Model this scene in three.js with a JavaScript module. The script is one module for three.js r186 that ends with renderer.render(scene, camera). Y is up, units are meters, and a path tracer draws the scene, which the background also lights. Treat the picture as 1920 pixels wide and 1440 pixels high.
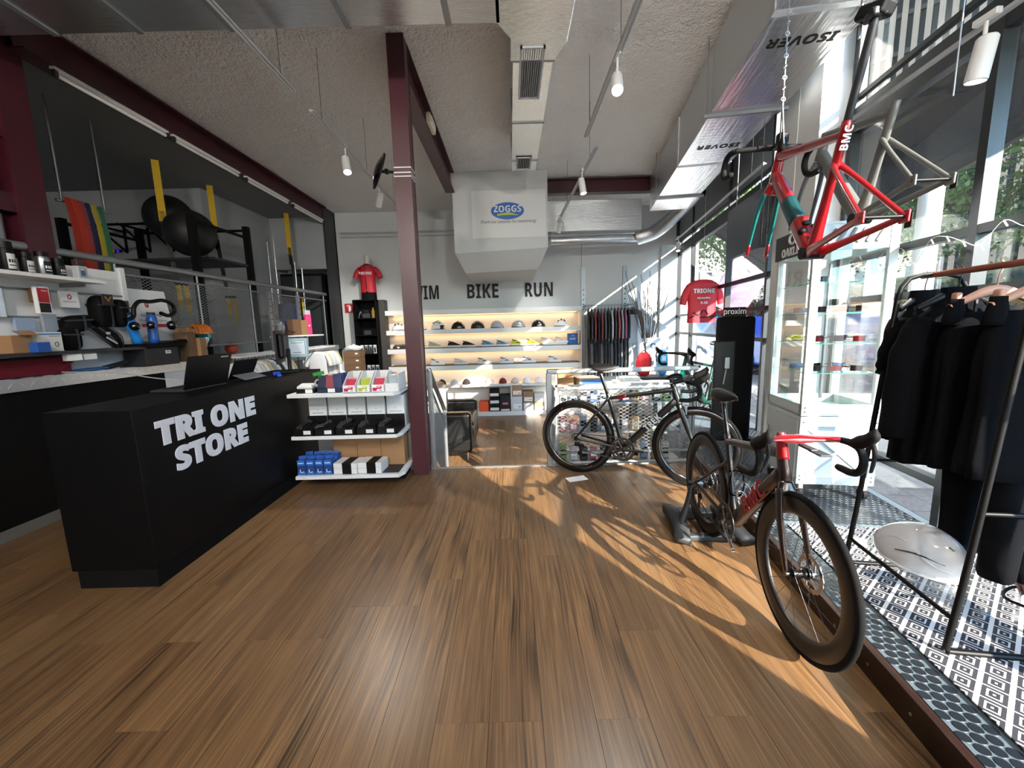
import * as THREE from 'three';
import { mergeGeometries } from 'three/addons/utils/BufferGeometryUtils.js';
import { RoundedBoxGeometry } from 'three/addons/geometries/RoundedBoxGeometry.js';
import { TextGeometry } from 'three/addons/geometries/TextGeometry.js';
import { FontLoader } from 'three/addons/loaders/FontLoader.js';
import { Sky } from 'three/addons/objects/Sky.js';
import { ImprovedNoise } from 'three/addons/math/ImprovedNoise.js';
import { RectAreaLightUniformsLib } from 'three/addons/lights/RectAreaLightUniformsLib.js';

// ---------- camera, sky, sun, exposure ----------
const scene = new THREE.Scene();
const renderer = new THREE.WebGLRenderer({ antialias: true });
renderer.toneMapping = THREE.LinearToneMapping;
renderer.toneMappingExposure = 1.4;
renderer.shadowMap.enabled = true;
RectAreaLightUniformsLib.init();
const R = Math.PI / 180;
const camera = new THREE.PerspectiveCamera(2 * Math.atan(720 / 750) / R, 4 / 3, 0.05, 300);
camera.position.set(0, 1.35, 0);
camera.rotation.set(-8.2 * R, 0, -1.5 * R, 'XYZ');
scene.add(camera);
const SUN = new THREE.Vector3(0.457, 0.407, 0.79).normalize();
const sky = new Sky();
sky.scale.setScalar(1000);
sky.material.uniforms.turbidity.value = 2.2;
sky.material.uniforms.rayleigh.value = 1.2;
sky.material.uniforms.mieCoefficient.value = 0.004;
sky.material.uniforms.mieDirectionalG.value = 0.8;
sky.material.uniforms.sunPosition.value.copy(SUN);
sky.name = 'sky';
scene.add(sky);
scene.environmentIntensity = 1.1;
const sun = new THREE.DirectionalLight(new THREE.Color(1.0, 0.90, 0.76), 19);
sun.name = 'sun';
sun.position.copy(SUN).multiplyScalar(40);
sun.castShadow = true;
sun.shadow.mapSize.set(4096, 4096);
Object.assign(sun.shadow.camera, { left: -16, right: 16, top: 16, bottom: -16, near: 1, far: 90 });
sun.shadow.bias = -0.0005;
scene.add(sun, sun.target);

// ---------- helpers ----------
const font = await new FontLoader().loadAsync('fonts/droid/droid_sans_bold.typeface.json');
const fontR = await new FontLoader().loadAsync('fonts/droid/droid_sans_regular.typeface.json');
const noise = new ImprovedNoise();
const V = (x, y, z) => new THREE.Vector3(x, y, z);
function rngOf(s) { return () => { s = (s + 0x6d2b79f5) | 0; let t = Math.imul(s ^ (s >>> 15), 1 | s); t = (t + Math.imul(t ^ (t >>> 7), 61 | t)) ^ t; return ((t ^ (t >>> 14)) >>> 0) / 4294967296; }; }
const rnd = rngOf(7);
const TH = 9.54 * R, GO = V(2.066, 0, 0);
// the shop window stands at an angle: x out through the glass, -z along it towards the back of the shop
const WL = (x, y, z) => V(GO.x + x * Math.cos(TH) - z * Math.sin(TH), y, x * Math.sin(TH) + z * Math.cos(TH));
const C = 3.7, LOW = -0.48, ZB = -8.5;

function prep(g) {
  if (g.index) g = g.toNonIndexed();
  for (const k of Object.keys(g.attributes)) if (!['position', 'normal', 'uv'].includes(k)) g.deleteAttribute(k);
  if (!g.attributes.normal) g.computeVertexNormals();
  if (!g.attributes.uv) g.setAttribute('uv', new THREE.BufferAttribute(new Float32Array(g.attributes.position.count * 2), 2));
  g.morphAttributes = {}; g.groups = [];
  return g;
}
const mg = (l) => { l = [l].flat(9).filter(Boolean); return l.length === 1 ? l[0] : mergeGeometries(l.map(prep)); };
function place(g, x = 0, y = 0, z = 0, rx = 0, ry = 0, rz = 0) {
  if (rx || ry || rz) g.applyMatrix4(new THREE.Matrix4().makeRotationFromEuler(new THREE.Euler(rx, ry, rz)));
  return g.translate(x, y, z);
}
const box = (w, h, d, ...p) => place(new THREE.BoxGeometry(w, h, d), ...p);
// box given by its limits
const lim = (x0, x1, y0, y1, z0, z1) => box(Math.abs(x1 - x0), Math.abs(y1 - y0), Math.abs(z1 - z0), (x0 + x1) / 2, (y0 + y1) / 2, (z0 + z1) / 2);
const rbox = (w, h, d, r, ...p) => place(new RoundedBoxGeometry(w, h, d, 2, Math.min(r, w / 2.01, h / 2.01, d / 2.01)), ...p);
const cyl = (r1, r2, h, seg = 16, ...p) => place(new THREE.CylinderGeometry(r1, r2, h, seg), ...p);
const sph = (r, ws = 16, hs = 12, ...p) => place(new THREE.SphereGeometry(r, ws, hs), ...p);
function rod(a, b, r, r2 = r, seg = 8) {
  const d = b.clone().sub(a), L = d.length();
  const g = new THREE.CylinderGeometry(r2, r, L, seg);
  g.applyQuaternion(new THREE.Quaternion().setFromUnitVectors(V(0, 1, 0), d.normalize()));
  return g.translate((a.x + b.x) / 2, (a.y + b.y) / 2, (a.z + b.z) / 2);
}
const A3 = (p) => (p.isVector3 ? p : V(...p));
const tube = (pts, r, seg = 24, rs = 8, closed = false, tension = 0.5) => new THREE.TubeGeometry(new THREE.CatmullRomCurve3(pts.map(A3), closed, 'catmullrom', tension), seg, r, rs, closed);
const poly = (pts, r, rs = 8) => { const v = pts.map(A3), l = []; for (let i = 0; i + 1 < v.length; i++) { l.push(rod(v[i], v[i + 1], r, r, rs)); if (i) l.push(sph(r, rs, 6, v[i].x, v[i].y, v[i].z)); } return mg(l); };
const lathe = (pts, seg = 24) => new THREE.LatheGeometry(pts.map(([x, y]) => new THREE.Vector2(x, y)), seg);
function ext(pts, depth, bevel = 0, holes = []) {
  const s = new THREE.Shape(pts.map(([x, y]) => new THREE.Vector2(x, y)));
  for (const h of holes) s.holes.push(new THREE.Path(h.map(([x, y]) => new THREE.Vector2(x, y))));
  return new THREE.ExtrudeGeometry(s, { depth, bevelEnabled: bevel > 0, bevelThickness: bevel, bevelSize: bevel, bevelSegments: 2, curveSegments: 8 });
}
// a loft along a path: stations [point, radius up, radius sideways]; `side` is the sideways axis
function sweep(st, { seg = 20, rs = 12, side = V(0, 0, 1), pow = 2, cap = true, fold = null } = {}) {
  const cur = new THREE.CatmullRomCurve3(st.map((s) => A3(s[0])), false, 'catmullrom', 0.5), n = st.length - 1;
  const pos = [], uv = [], idx = [];
  for (let i = 0; i <= seg; i++) {
    const t = i / seg, f = t * n, k = Math.min(n - 1, Math.floor(f)), q = f - k, e = q * q * (3 - 2 * q);
    const a = st[k][1] + (st[k + 1][1] - st[k][1]) * e, b = (st[k][2] ?? st[k][1]) + ((st[k + 1][2] ?? st[k + 1][1]) - (st[k][2] ?? st[k][1])) * e;
    const p = cur.getPoint(t), tan = cur.getTangent(t).normalize();
    const s = side.clone().sub(tan.clone().multiplyScalar(side.dot(tan))).normalize(), u = s.clone().cross(tan).normalize();
    for (let j = 0; j <= rs; j++) {
      const w = j / rs * Math.PI * 2, c = Math.cos(w), d = Math.sin(w);
      const m = fold ? fold(t, w) : 1;
      const cc = Math.sign(c) * Math.abs(c) ** (2 / pow) * m, dd = Math.sign(d) * Math.abs(d) ** (2 / pow) * m;
      pos.push(p.x + u.x * a * cc + s.x * b * dd, p.y + u.y * a * cc + s.y * b * dd, p.z + u.z * a * cc + s.z * b * dd); uv.push(j / rs, t);
    }
  }
  for (let i = 0; i < seg; i++) for (let j = 0; j < rs; j++) { const a = i * (rs + 1) + j, b = a + rs + 1; idx.push(a, b, a + 1, b, b + 1, a + 1); }
  if (cap) for (const i of [0, seg]) {
    const p = cur.getPoint(i / seg), c = pos.length / 3; pos.push(p.x, p.y, p.z); uv.push(0.5, i ? 1 : 0);
    for (let j = 0; j < rs; j++) { const a = i * (rs + 1) + j; i ? idx.push(c, a + 1, a) : idx.push(c, a, a + 1); }
  }
  const g = new THREE.BufferGeometry();
  g.setAttribute('position', new THREE.Float32BufferAttribute(pos, 3)); g.setAttribute('uv', new THREE.Float32BufferAttribute(uv, 2)); g.setIndex(idx);
  g.computeVertexNormals();
  return g;
}
// a deformed sphere: f(unit vector) -> point
function blob(f, ws = 32, hs = 20) {
  const g = new THREE.SphereGeometry(1, ws, hs), p = g.attributes.position, v = V(0, 0, 0);
  for (let i = 0; i < p.count; i++) { v.fromBufferAttribute(p, i); const q = f(v.clone()); p.setXYZ(i, q.x, q.y, q.z); }
  g.computeVertexNormals();
  return g;
}

// ---------- names ----------
const taken = new Map();
function numbered(n) { const k = taken.get(n) ?? 0; taken.set(n, k + 1); return k ? n + '_' + String(k).padStart(3, '0') : n; }
function tag(o, label, category, group) { o.userData.label = label; if (category) o.userData.category = category; if (group) o.userData.group = group; return o; }
function thing(name, label, category, pos = [0, 0, 0], turn = 0, group) {
  const o = new THREE.Group(); o.name = numbered(name); scene.add(o);
  if (pos.isVector3) o.position.copy(pos); else o.position.set(...pos);
  o.rotation.y = turn;
  return tag(o, label, category, group);
}
function part(parent, name, geo, mat, label) {
  const m = new THREE.Mesh(Array.isArray(geo) ? mg(geo) : geo, mat); m.name = name; parent.add(m);
  if (label) m.userData.label = label;
  return m;
}
function solo(name, geo, mat, label, category, group, pos, turn) {
  const m = new THREE.Mesh(Array.isArray(geo) ? mg(geo) : geo, mat); m.name = numbered(name); scene.add(m);
  if (pos) { if (pos.isVector3) m.position.copy(pos); else m.position.set(...pos); }
  if (turn) m.rotation.y = turn;
  return tag(m, label, category, group);
}
function copyOf(o, pos, turn, label) {
  const c = o.clone(); c.name = numbered(o.name.replace(/_\d{3}$/, '')); scene.add(c); c.userData = { ...o.userData };
  if (pos.isVector3) c.position.copy(pos); else c.position.set(...pos);
  if (turn !== undefined) c.rotation.y = turn;
  if (label) c.userData.label = label;
  return c;
}
function struct(name, geo, mat, label, parent = scene) {
  const m = new THREE.Mesh(Array.isArray(geo) ? mg(geo) : geo, mat); m.name = parent === scene ? numbered(name) : name; parent.add(m);
  if (parent === scene) m.userData.kind = 'structure';
  if (label) m.userData.label = label;
  return m;
}

// ---------- materials ----------
const std = (color, roughness = 0.6, metalness = 0, more = {}) => new THREE.MeshStandardMaterial({ color, roughness, metalness, ...more });
const phy = (color, roughness, more) => new THREE.MeshPhysicalMaterial({ color, roughness, ...more });
function dataTex(w, h, f, srgb = true, repeat) {
  const d = new Uint8Array(w * h * 4);
  for (let y = 0; y < h; y++) for (let x = 0; x < w; x++) { const c = f(x / w, y / h, x, y), o = (y * w + x) * 4; d[o] = c[0]; d[o + 1] = c[1]; d[o + 2] = c[2]; d[o + 3] = 255; }
  const t = new THREE.DataTexture(d, w, h); t.wrapS = t.wrapT = THREE.RepeatWrapping; t.magFilter = THREE.LinearFilter; t.minFilter = THREE.LinearMipmapLinearFilter; t.generateMipmaps = true;
  if (srgb) t.colorSpace = THREE.SRGBColorSpace;
  if (repeat) t.repeat.set(...repeat);
  t.needsUpdate = true;
  return t;
}
// noise that repeats over the unit square
function tileNoise(u, v, fu, fv, s) {
  const n = (a, b) => noise.noise(a * fu + s, b * fv + s * 1.7, s * 3.1);
  return (n(u, v) * (1 - u) + n(u - 1, v) * u) * (1 - v) + (n(u, v - 1) * (1 - u) + n(u - 1, v - 1) * u) * v;
}
const clamp = (x, a = 0, b = 255) => Math.min(b, Math.max(a, x));
function canvasTex(w, h, draw, srgb = true) {
  const c = document.createElement('canvas'); c.width = w; c.height = h;
  draw(c.getContext('2d'), w, h);
  const t = new THREE.CanvasTexture(c); t.colorSpace = srgb ? THREE.SRGBColorSpace : THREE.NoColorSpace; t.anisotropy = 8;
  return t;
}
// a flat print
function printMat(w, h, draw, rough = 0.6) { return std(0xffffff, rough, 0, { map: canvasTex(w, h, draw) }); }
const plane = (w, h, ...p) => place(new THREE.PlaneGeometry(w, h), ...p);
function text3(s, size, depth = 0.002, f = font, bold = 0) {
  const g = new TextGeometry(s, { font: f, size, depth, curveSegments: 5, bevelEnabled: bold > 0, bevelThickness: 0.0005, bevelSize: bold, bevelSegments: 1 });
  g.computeBoundingBox(); const b = g.boundingBox;
  return g.translate(-(b.min.x + b.max.x) / 2, -(b.min.y + b.max.y) / 2, 0);
}

const woodTex = dataTex(1024, 1024, (u, v) => {
  const w = tileNoise(u, v, 3, 1, 1) * 0.05, uu = u + w;
  const g1 = tileNoise(uu, v, 34, 2.2, 2), g2 = tileNoise(uu, v, 120, 4, 3), g3 = tileNoise(u, v, 260, 10, 4), big = tileNoise(u, v, 4, 1.2, 5);
  let t = 0.57 + g1 * 0.3 + g2 * 0.38 + g3 * 0.34 + big * 0.18; t -= Math.max(0, g1 * g2 * 2.2 - 0.1) * 1.6;
  const kn = tileNoise(uu, v, 7, 2.4, 9); if (kn > 0.36) t -= (kn - 0.36) * 2.4;
  t = clamp(t, 0, 1.15);
  return [clamp(60 + t * 94), clamp(45 + t * 75), clamp(30 + t * 53)];
});
const woodBump = dataTex(512, 512, (u, v) => { const t = 128 + tileNoise(u, v, 60, 3, 3) * 90 + tileNoise(u, v, 130, 6, 4) * 60; return [t, t, t].map((x) => clamp(x)); }, false);
const plasterBump = dataTex(1024, 1024, (u, v) => {
  let t = 0; for (const [f, a, s] of [[7, 0.5, 1], [17, 0.55, 2], [40, 0.5, 3], [85, 0.3, 4]]) t += Math.abs(tileNoise(u, v, f, f, s)) * a;
  t = clamp(40 + t * 330); return [t, t, t];
}, false);
const wallBump = dataTex(256, 256, (u, v) => { const t = clamp(128 + tileNoise(u, v, 40, 40, 6) * 80 + tileNoise(u, v, 90, 90, 8) * 60); return [t, t, t]; }, false);
const foilBump = dataTex(512, 512, (u, v) => {
  let t = 128 + tileNoise(u, v, 6, 6, 11) * 60 + tileNoise(u, v, 15, 15, 12) * 50 + Math.sin(v * Math.PI * 2 * 64) * 10 + tileNoise(u, v, 60, 60, 15) * 14; t = clamp(t); return [t, t, t];
}, false);
const clothBump = dataTex(256, 256, (u, v) => { const t = clamp(128 + Math.sin(u * 402) * 30 + Math.sin(v * 402) * 30 + tileNoise(u, v, 8, 8, 3) * 60); return [t, t, t]; }, false);
const concreteTex = dataTex(512, 512, (u, v) => { const t = 150 + tileNoise(u, v, 5, 5, 21) * 34 + tileNoise(u, v, 24, 24, 22) * 24 + tileNoise(u, v, 110, 110, 23) * 26; return [clamp(t), clamp(t), clamp(t + 2)]; });
const rep = (t, x, y) => { const c = t.clone(); c.repeat.set(x, y); c.needsUpdate = true; return c; };

const M = {
  white: std(0xe4e4e2, 0.55), wall: std(0xcdd0d0, 0.85, 0, { bumpMap: rep(wallBump, 6, 4), bumpScale: 0.002 }),
  black: phy(0x060607, 0.5, { specularIntensity: 0.5 }), blackMat: phy(0x060607, 0.8, { specularIntensity: 0.35 }), rubber: phy(0x080809, 0.75, { specularIntensity: 0.5 }), darkGrey: std(0x2a2c2f, 0.55), midGrey: std(0x6c7074, 0.5), lightGrey: std(0xb4b7ba, 0.5),
  counter: phy(0x050506, 0.5, { specularIntensity: 0.35 }), red: phy(0x860912, 0.28, { clearcoat: 1, clearcoatRoughness: 0.08 }), maroon: std(0x3c0b18, 0.4), steel: std(0xb8bbbe, 0.32, 1), chrome: std(0xd8dadc, 0.12, 1),
  alu: std(0x9fa3a6, 0.42, 0.85), galv: std(0x8d9194, 0.5, 0.6), mullion: std(0x2c2f31, 0.45, 0.4), carbon: phy(0x060607, 0.32, { clearcoat: 0.7, clearcoatRoughness: 0.15 }),
  carbonMat: phy(0x0a0a0b, 0.42, { specularIntensity: 0.6 }), tire: phy(0x070707, 0.85, { specularIntensity: 0.4 }), teal: phy(0x1d9f96, 0.3, { clearcoat: 1, clearcoatRoughness: 0.1 }), green: phy(0x0f3d30, 0.3, { clearcoat: 1, clearcoatRoughness: 0.1 }),
  glass: phy(0xffffff, 0.02, { transmission: 1, thickness: 0, ior: 1.5 }), glassGreen: phy(0xd4f2ea, 0.02, { transmission: 1, thickness: 0, ior: 1.5 }), glassEdge: phy(0x5fc9b4, 0.15, { transmission: 0.6, thickness: 0 }),
  card: std(0x96704c, 0.85), cardDark: std(0x6d5138, 0.85), foil: std(0xd2d5d8, 0.26, 1, { bumpMap: rep(foilBump, 2, 2), bumpScale: 0.006 }), 
  cloth: phy(0x05060a, 0.95, { bumpMap: rep(clothBump, 4, 4), bumpScale: 0.0006, specularIntensity: 0.25 }), yellow: std(0xc9a512, 0.7), blue: std(0x1c4f9c, 0.5), skin: std(0xd9d6d0, 0.6),
  ceiling: std(0xf0eeeb, 0.95, 0, { bumpMap: rep(plasterBump, 2, 2), bumpScale: 0.022 }), gymWall: std(0xa2a6a8, 0.9), gymFloor: std(0x1a1b1d, 0.8), gymCeil: std(0x76787a, 0.9),
  paper: std(0xe8e8e6, 0.8), leather: phy(0x0c0c0d, 0.38, { clearcoat: 0.2 }), orange: std(0xd2481a, 0.6), pink: std(0xd83a78, 0.6), plastic: phy(0xeef4f6, 0.1, { transmission: 0.85, thickness: 0 }),
  aisle: std(0x47402f, 0.7), yarn: std(0x8a6a2a, 0.9),
};
const WOOD = [0xf6f4f2, 0xefeae6, 0xe6dfda, 0xfaf4ee].map((c) => phy(c, 0.34, { map: woodTex, bumpMap: woodBump, bumpScale: 0.0006, specularIntensity: 0.8 }));
// ---------- the room ----------
const plankGeo = [];
for (let k = 0; k < 8; k++) {
  const g = new THREE.BoxGeometry(0.1836, 0.012, 1.1985), p = g.attributes.position, n = g.attributes.normal, uv = g.attributes.uv;
  for (let i = 0; i < p.count; i++) uv.setXY(i, p.getX(i) / 1.0 + k * 0.37 + (Math.abs(n.getX(i)) > 0.5 ? p.getY(i) : 0), p.getZ(i) / 1.6 + k * 0.231);
  plankGeo.push(g);
}
function layPlanks(parent, x0, x1, z0, z1, y) {
  const rr = rngOf(31);
  let row = 0;
  for (let x = x0 + 0.0925; x < x1 - 0.05; x += 0.185, row++) {
    let z = z0, first = [1.2, 0.4, 0.8, 1.0, 0.6][Math.floor(rr() * 5)];
    while (z > z1 + 0.02) {
      const L = Math.min(first, z - z1); first = 1.2;
      const m = part(parent, 'plank', plankGeo[Math.floor(rr() * 8)], WOOD[Math.floor(rr() * 4)]);
      m.scale.z = (L - 0.0005) / 1.1985; m.position.set(x, y - 0.006, z - L / 2);
      z -= L;
    }
  }
}
const subfloor = std(0x4a3322, 0.9);
const floor = struct('floor', lim(-3.44, 1.9, -0.3, -0.011, 3.6, -3.74), subfloor, 'brown wood-look plank floor of the shop');
layPlanks(floor, -3.44, 1.9, 3.6, -3.74, 0);
const floor2 = struct('floor', lim(-3.5, 3.4, LOW - 0.2, LOW - 0.011, -4.35, ZB), subfloor, 'lower brown plank floor in front of the shoe shelves');
layPlanks(floor2, -3.5, 3.4, -4.35, ZB, LOW);
const stepGroup = thing('step_flight', 'short flight of wooden steps down to the lower floor', 'steps');
for (let k = 1; k <= 2; k++) part(stepGroup, 'tread', lim(-0.78, 0.34, -0.16 * k - 0.14, -0.16 * k, -3.74 - 0.3 * (k - 1), -3.74 - 0.3 * k), WOOD[k]);
struct('trim_1', lim(-0.8, 1.9, -0.02, 0.006, -3.73, -3.765), M.alu, 'aluminium edge strip along the end of the upper floor');
struct('wall_step', [lim(-3.44, -0.78, LOW, -0.02, -3.74, -3.9), lim(0.34, 1.9, LOW, -0.02, -3.74, -3.9)], M.white, 'low riser wall between the two floors');
const ceil = struct('ceiling', place(new THREE.PlaneGeometry(8.2, 12.6, 200, 300), 0.1, C, -2.4, Math.PI / 2, 0, 0), M.ceiling, 'rough sprayed plaster ceiling');
{ const p = ceil.geometry.attributes.position, n = (x, z, f, s) => noise.noise(x * f + s, z * f, s);
  for (let i = 0; i < p.count; i++) { const z = p.getZ(i), x = Math.min(p.getX(i), GO.x - Math.tan(TH) * z + 0.05); p.setX(i, x); p.setY(i, C + n(x, z, 1.2, 1) * 0.012 + n(x, z, 6, 2) * 0.009 + Math.abs(n(x, z, 17, 3)) * 0.011); }
  ceil.geometry.computeVertexNormals();
  const uv = ceil.geometry.attributes.uv; for (let i = 0; i < uv.count; i++) uv.setXY(i, p.getX(i) / 2.4, p.getZ(i) / 2.4); }
{ const s = ext([[-8.2, -3.9], [GO.x - 3.9 * Math.sin(TH) + 0.25, -3.9], [GO.x + 8.8 * Math.sin(TH) + 0.2, 8.9], [-8.2, 8.9]], 0.24); s.rotateX(-Math.PI / 2); struct('ceiling', s.translate(0, C + 0.06, 0), M.white, 'floor slab above the shop'); }
struct('wall_back', lim(-3.52, 3.9, LOW - 0.2, C + 0.06, ZB, ZB - 0.2), M.wall, 'pale grey back wall behind the shelves');
struct('wall_rear', lim(-8.2, 2.4, -0.3, C + 0.06, 3.6, 3.8), M.wall, 'plain wall behind the photographer');
// gym side
struct('wall_left', lim(-8.2, -8.0, 0, C, 3.6, -8.7), M.gymWall, 'far grey wall of the gym');
struct('floor', lim(-8.0, -3.56, 0.7, 0.98, 3.6, -8.7), M.gymFloor, 'raised dark rubber floor of the gym');
struct('ceiling', lim(-8.0, -3.62, 3.5, 3.7, 3.6, -8.85), M.gymCeil, 'flat grey ceiling of the gym');
struct('wall_gym', [lim(-8.0, -4.55, 0.98, 3.5, -6.3, -6.5), lim(-4.75, -4.55, 0.98, 3.5, -6.5, -8.5)], M.gymWall, 'grey gym wall with a pillar corner');
struct('wall_gym', [lim(-4.55, -3.52, 2.55, 3.5, -8.0, -8.2), lim(-4.75, -3.52, 0.98, 3.6, -8.6, -8.8), lim(-3.6, -3.5, 0.5, 3.7, -8.45, -8.8)], M.gymWall, 'grey lintel wall above the dark gym store');
struct('trim_2', lim(-3.53, -3.5, 0.98, C, -8.0, -8.5), M.darkGrey, 'dark reveal at the end of the gym opening');
struct('trim_3', [rod(V(-3.4, 3.30, -8.46), V(-0.8, 3.30, -8.46), 0.018), rod(V(-3.4, 3.22, -8.465), V(-0.8, 3.22, -8.465), 0.012), box(0.08, 0.12, 0.05, -1.98, 3.34, -8.47)], M.lightGrey, 'pale conduit pipes along the top of the back wall');
struct('trim_4', lim(1.49, 1.5, LOW, 3.0, ZB + 0.003, ZB), M.midGrey, 'narrow vertical joint in the back wall beside the suits');
// black parapet under the gym railing, white beyond
const parapet = struct('wall_parapet', lim(-3.56, -3.44, -0.3, 1.06, 3.6, -3.95), M.blackMat, 'black half wall under the gym railing');
part(parapet, 'plinth', lim(-3.44, -3.425, 0, 0.075, 3.6, -3.74), M.galv, 'grey skirting along the foot');
struct('wall_parapet', lim(-3.56, -3.44, LOW, 1.06, -3.95, -8.0), M.white, 'white half wall under the gym railing');
// checker plate capping
{ const cap = thing('checker_plate_capping', 'shiny diamond tread plate capping on the half wall', 'capping');
  part(cap, 'plate', [lim(-3.75, -3.425, 1.06, 1.075, 3.6, -8.0), lim(-3.428, -3.422, 0.99, 1.075, 3.6, -8.0)], std(0xd0d2d4, 0.34, 0.6));
  const up = ext([[-0.028, 0], [0, 0.006], [0.028, 0], [0, -0.006]], 0.0035), l = [];
  up.translate(0, 0, -0.001);
  for (let k = 0; k < 92; k++) {
    const z = -2.0 - k * 0.065;
    for (let r = 0; r < 5; r++) { const g = up.clone(); g.rotateX(-Math.PI / 2); g.rotateY(((k + r) % 2 ? 1 : -1) * Math.PI / 4); l.push(g.translate(-3.46 - r * 0.062, 1.075, z)); }
    const g = up.clone(); g.rotateZ((k % 2 ? 1 : -1) * Math.PI / 4); g.rotateY(Math.PI / 2); l.push(g.translate(-3.422, 1.035, z));
  }
  const st = part(cap, 'tread_pattern', l, std(0xe2e4e6, 0.3, 0.6)); st.userData.kind = 'stuff';
}
// steelwork
function iBeam(name, label, a, b, h, w) {
  const L = a.distanceTo(b), t = thing(name, label, 'steel beam', a, 0);
  t.rotation.y = Math.atan2(-(b.x - a.x), -(b.z - a.z));
  part(t, 'web', lim(-0.006, 0.006, -h + 0.012, -0.012, 0, -L), M.maroon);
  part(t, 'flange', lim(-w / 2, w / 2, -0.014, 0, 0, -L), M.maroon);
  part(t, 'flange', lim(-w / 2, w / 2, -h, -h + 0.014, 0, -L), M.maroon);
  return t;
}
{ const c = thing('steel_column', 'dark red steel column beside the accessory shelves', 'column', [-0.87, 0, -3.65]);
  part(c, 'shaft', [lim(-0.07, 0.07, 0, C, 0.075, 0.062), lim(-0.07, 0.07, 0, C, -0.075, -0.062), lim(-0.07, -0.06, 0, C, 0.065, -0.065), lim(0.055, 0.065, 0, C, 0.065, -0.065)], M.maroon);
  part(c, 'cable_tie', [0, 0.03, 0.07].map((y) => box(0.148, 0.008, 0.158, 0, 2.62 + y, 0)), M.white, 'white cable ties'); }
iBeam('steel_beam', 'dark red steel beam running from the column to the plenum', V(-0.87, C, -3.73), V(-0.87, C, -6.5), 0.3, 0.14);
iBeam('steel_beam', 'long dark red steel beam above the gym opening', V(-3.52, C - 0.02, -3.2), V(-3.52, C - 0.02, -8.0), 0.26, 0.16);
iBeam('steel_beam', 'short dark red steel beam behind the plenum box', V(0.66, C - 0.02, -6.9), V(2.4, C - 0.02, -6.9), 0.22, 0.14);
{ const c = thing('steel_column', 'dark red latticed double column by the gym railing', 'column', [-3.66, 0.98, -3.15]);
  part(c, 'shaft', [lim(-0.08, 0.08, 0, C - 0.98, 0.03, -0.12), lim(0.06, 0.09, 0, C - 0.98, 0.05, -0.14)], M.maroon);
  part(c, 'shaft', lim(-0.08, 0.08, 0, C - 0.98, 0.38, 0.24), M.maroon);
  for (let k = 0; k < 5; k++) part(c, 'batten', lim(-0.06, 0.06, 0.25 + k * 0.52, 0.38 + k * 0.52, 0.03, 0.24), M.maroon);
  part(c, 'infill_strip', lim(-0.03, -0.01, 0, C - 1, 0.1, 0.17), M.lightGrey, 'grey strip between the shafts'); }
// plenum box
{ const p = thing('plenum_box', 'large white boxed air plenum hanging before the back wall', 'air plenum', [-0.11, 0, 0]);
  const front = -6.5, hw = 0.73;
  const body = new THREE.BufferGeometry();
  const pts = [[-hw, C, front], [hw, C, front], [hw, 2.56, front], [-hw, 2.50, front], [-hw + 0.12, 2.24, front - 0.35], [hw - 0.15, 2.28, front - 0.35], [hw - 0.15, 2.28, ZB], [-hw + 0.12, 2.24, ZB], [-hw, C, ZB], [hw, C, ZB], [hw, 2.56, ZB], [-hw, 2.50, ZB]];
  const f = [[0, 3, 2, 1], [3, 4, 5, 2], [4, 7, 6, 5], [0, 8, 11, 3], [3, 11, 7, 4], [1, 2, 10, 9], [2, 5, 6, 10]], pos = [];
  for (const q of f) for (const i of [0, 1, 2, 0, 2, 3]) pos.push(...pts[q[i]]);
  body.setAttribute('position', new THREE.Float32BufferAttribute(pos, 3)); body.computeVertexNormals();
  part(p, 'casing', body, std(0xc9cbcb, 0.7));
  const sign = part(p, 'access_panel', lim(-0.44, 0.70, 2.72, 3.42, front, front + 0.006), std(0xdcdedd, 0.5), 'flat access panel with a blue oval badge');
  part(sign, 'badge', place(new THREE.CylinderGeometry(1, 1, 0.008, 40), 0, 0, 0, Math.PI / 2, 0, 0).scale(0.255, 0.125, 1).translate(0.11, 3.115, front + 0.01), std(0x1b5fae, 0.35), 'blue oval badge');
  part(sign, 'lettering', text3('ZOGGS', 0.095, 0.004).translate(0.11, 3.145, front + 0.013), M.white);
  part(sign, 'swoosh', sweep([[[-0.05, 3.055, front + 0.015], 0.014, 0.002], [[0.12, 3.07, front + 0.015], 0.02, 0.002], [[0.27, 3.05, front + 0.015], 0.004, 0.002]], { seg: 10, rs: 6 }), std(0xb5c832, 0.5), 'yellow-green swoosh');
  part(sign, 'slogan', text3('Share our passion for swimming!', 0.042, 0.002, fontR).translate(0.12, 2.955, front + 0.007), std(0x333333, 0.7));
}
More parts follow.
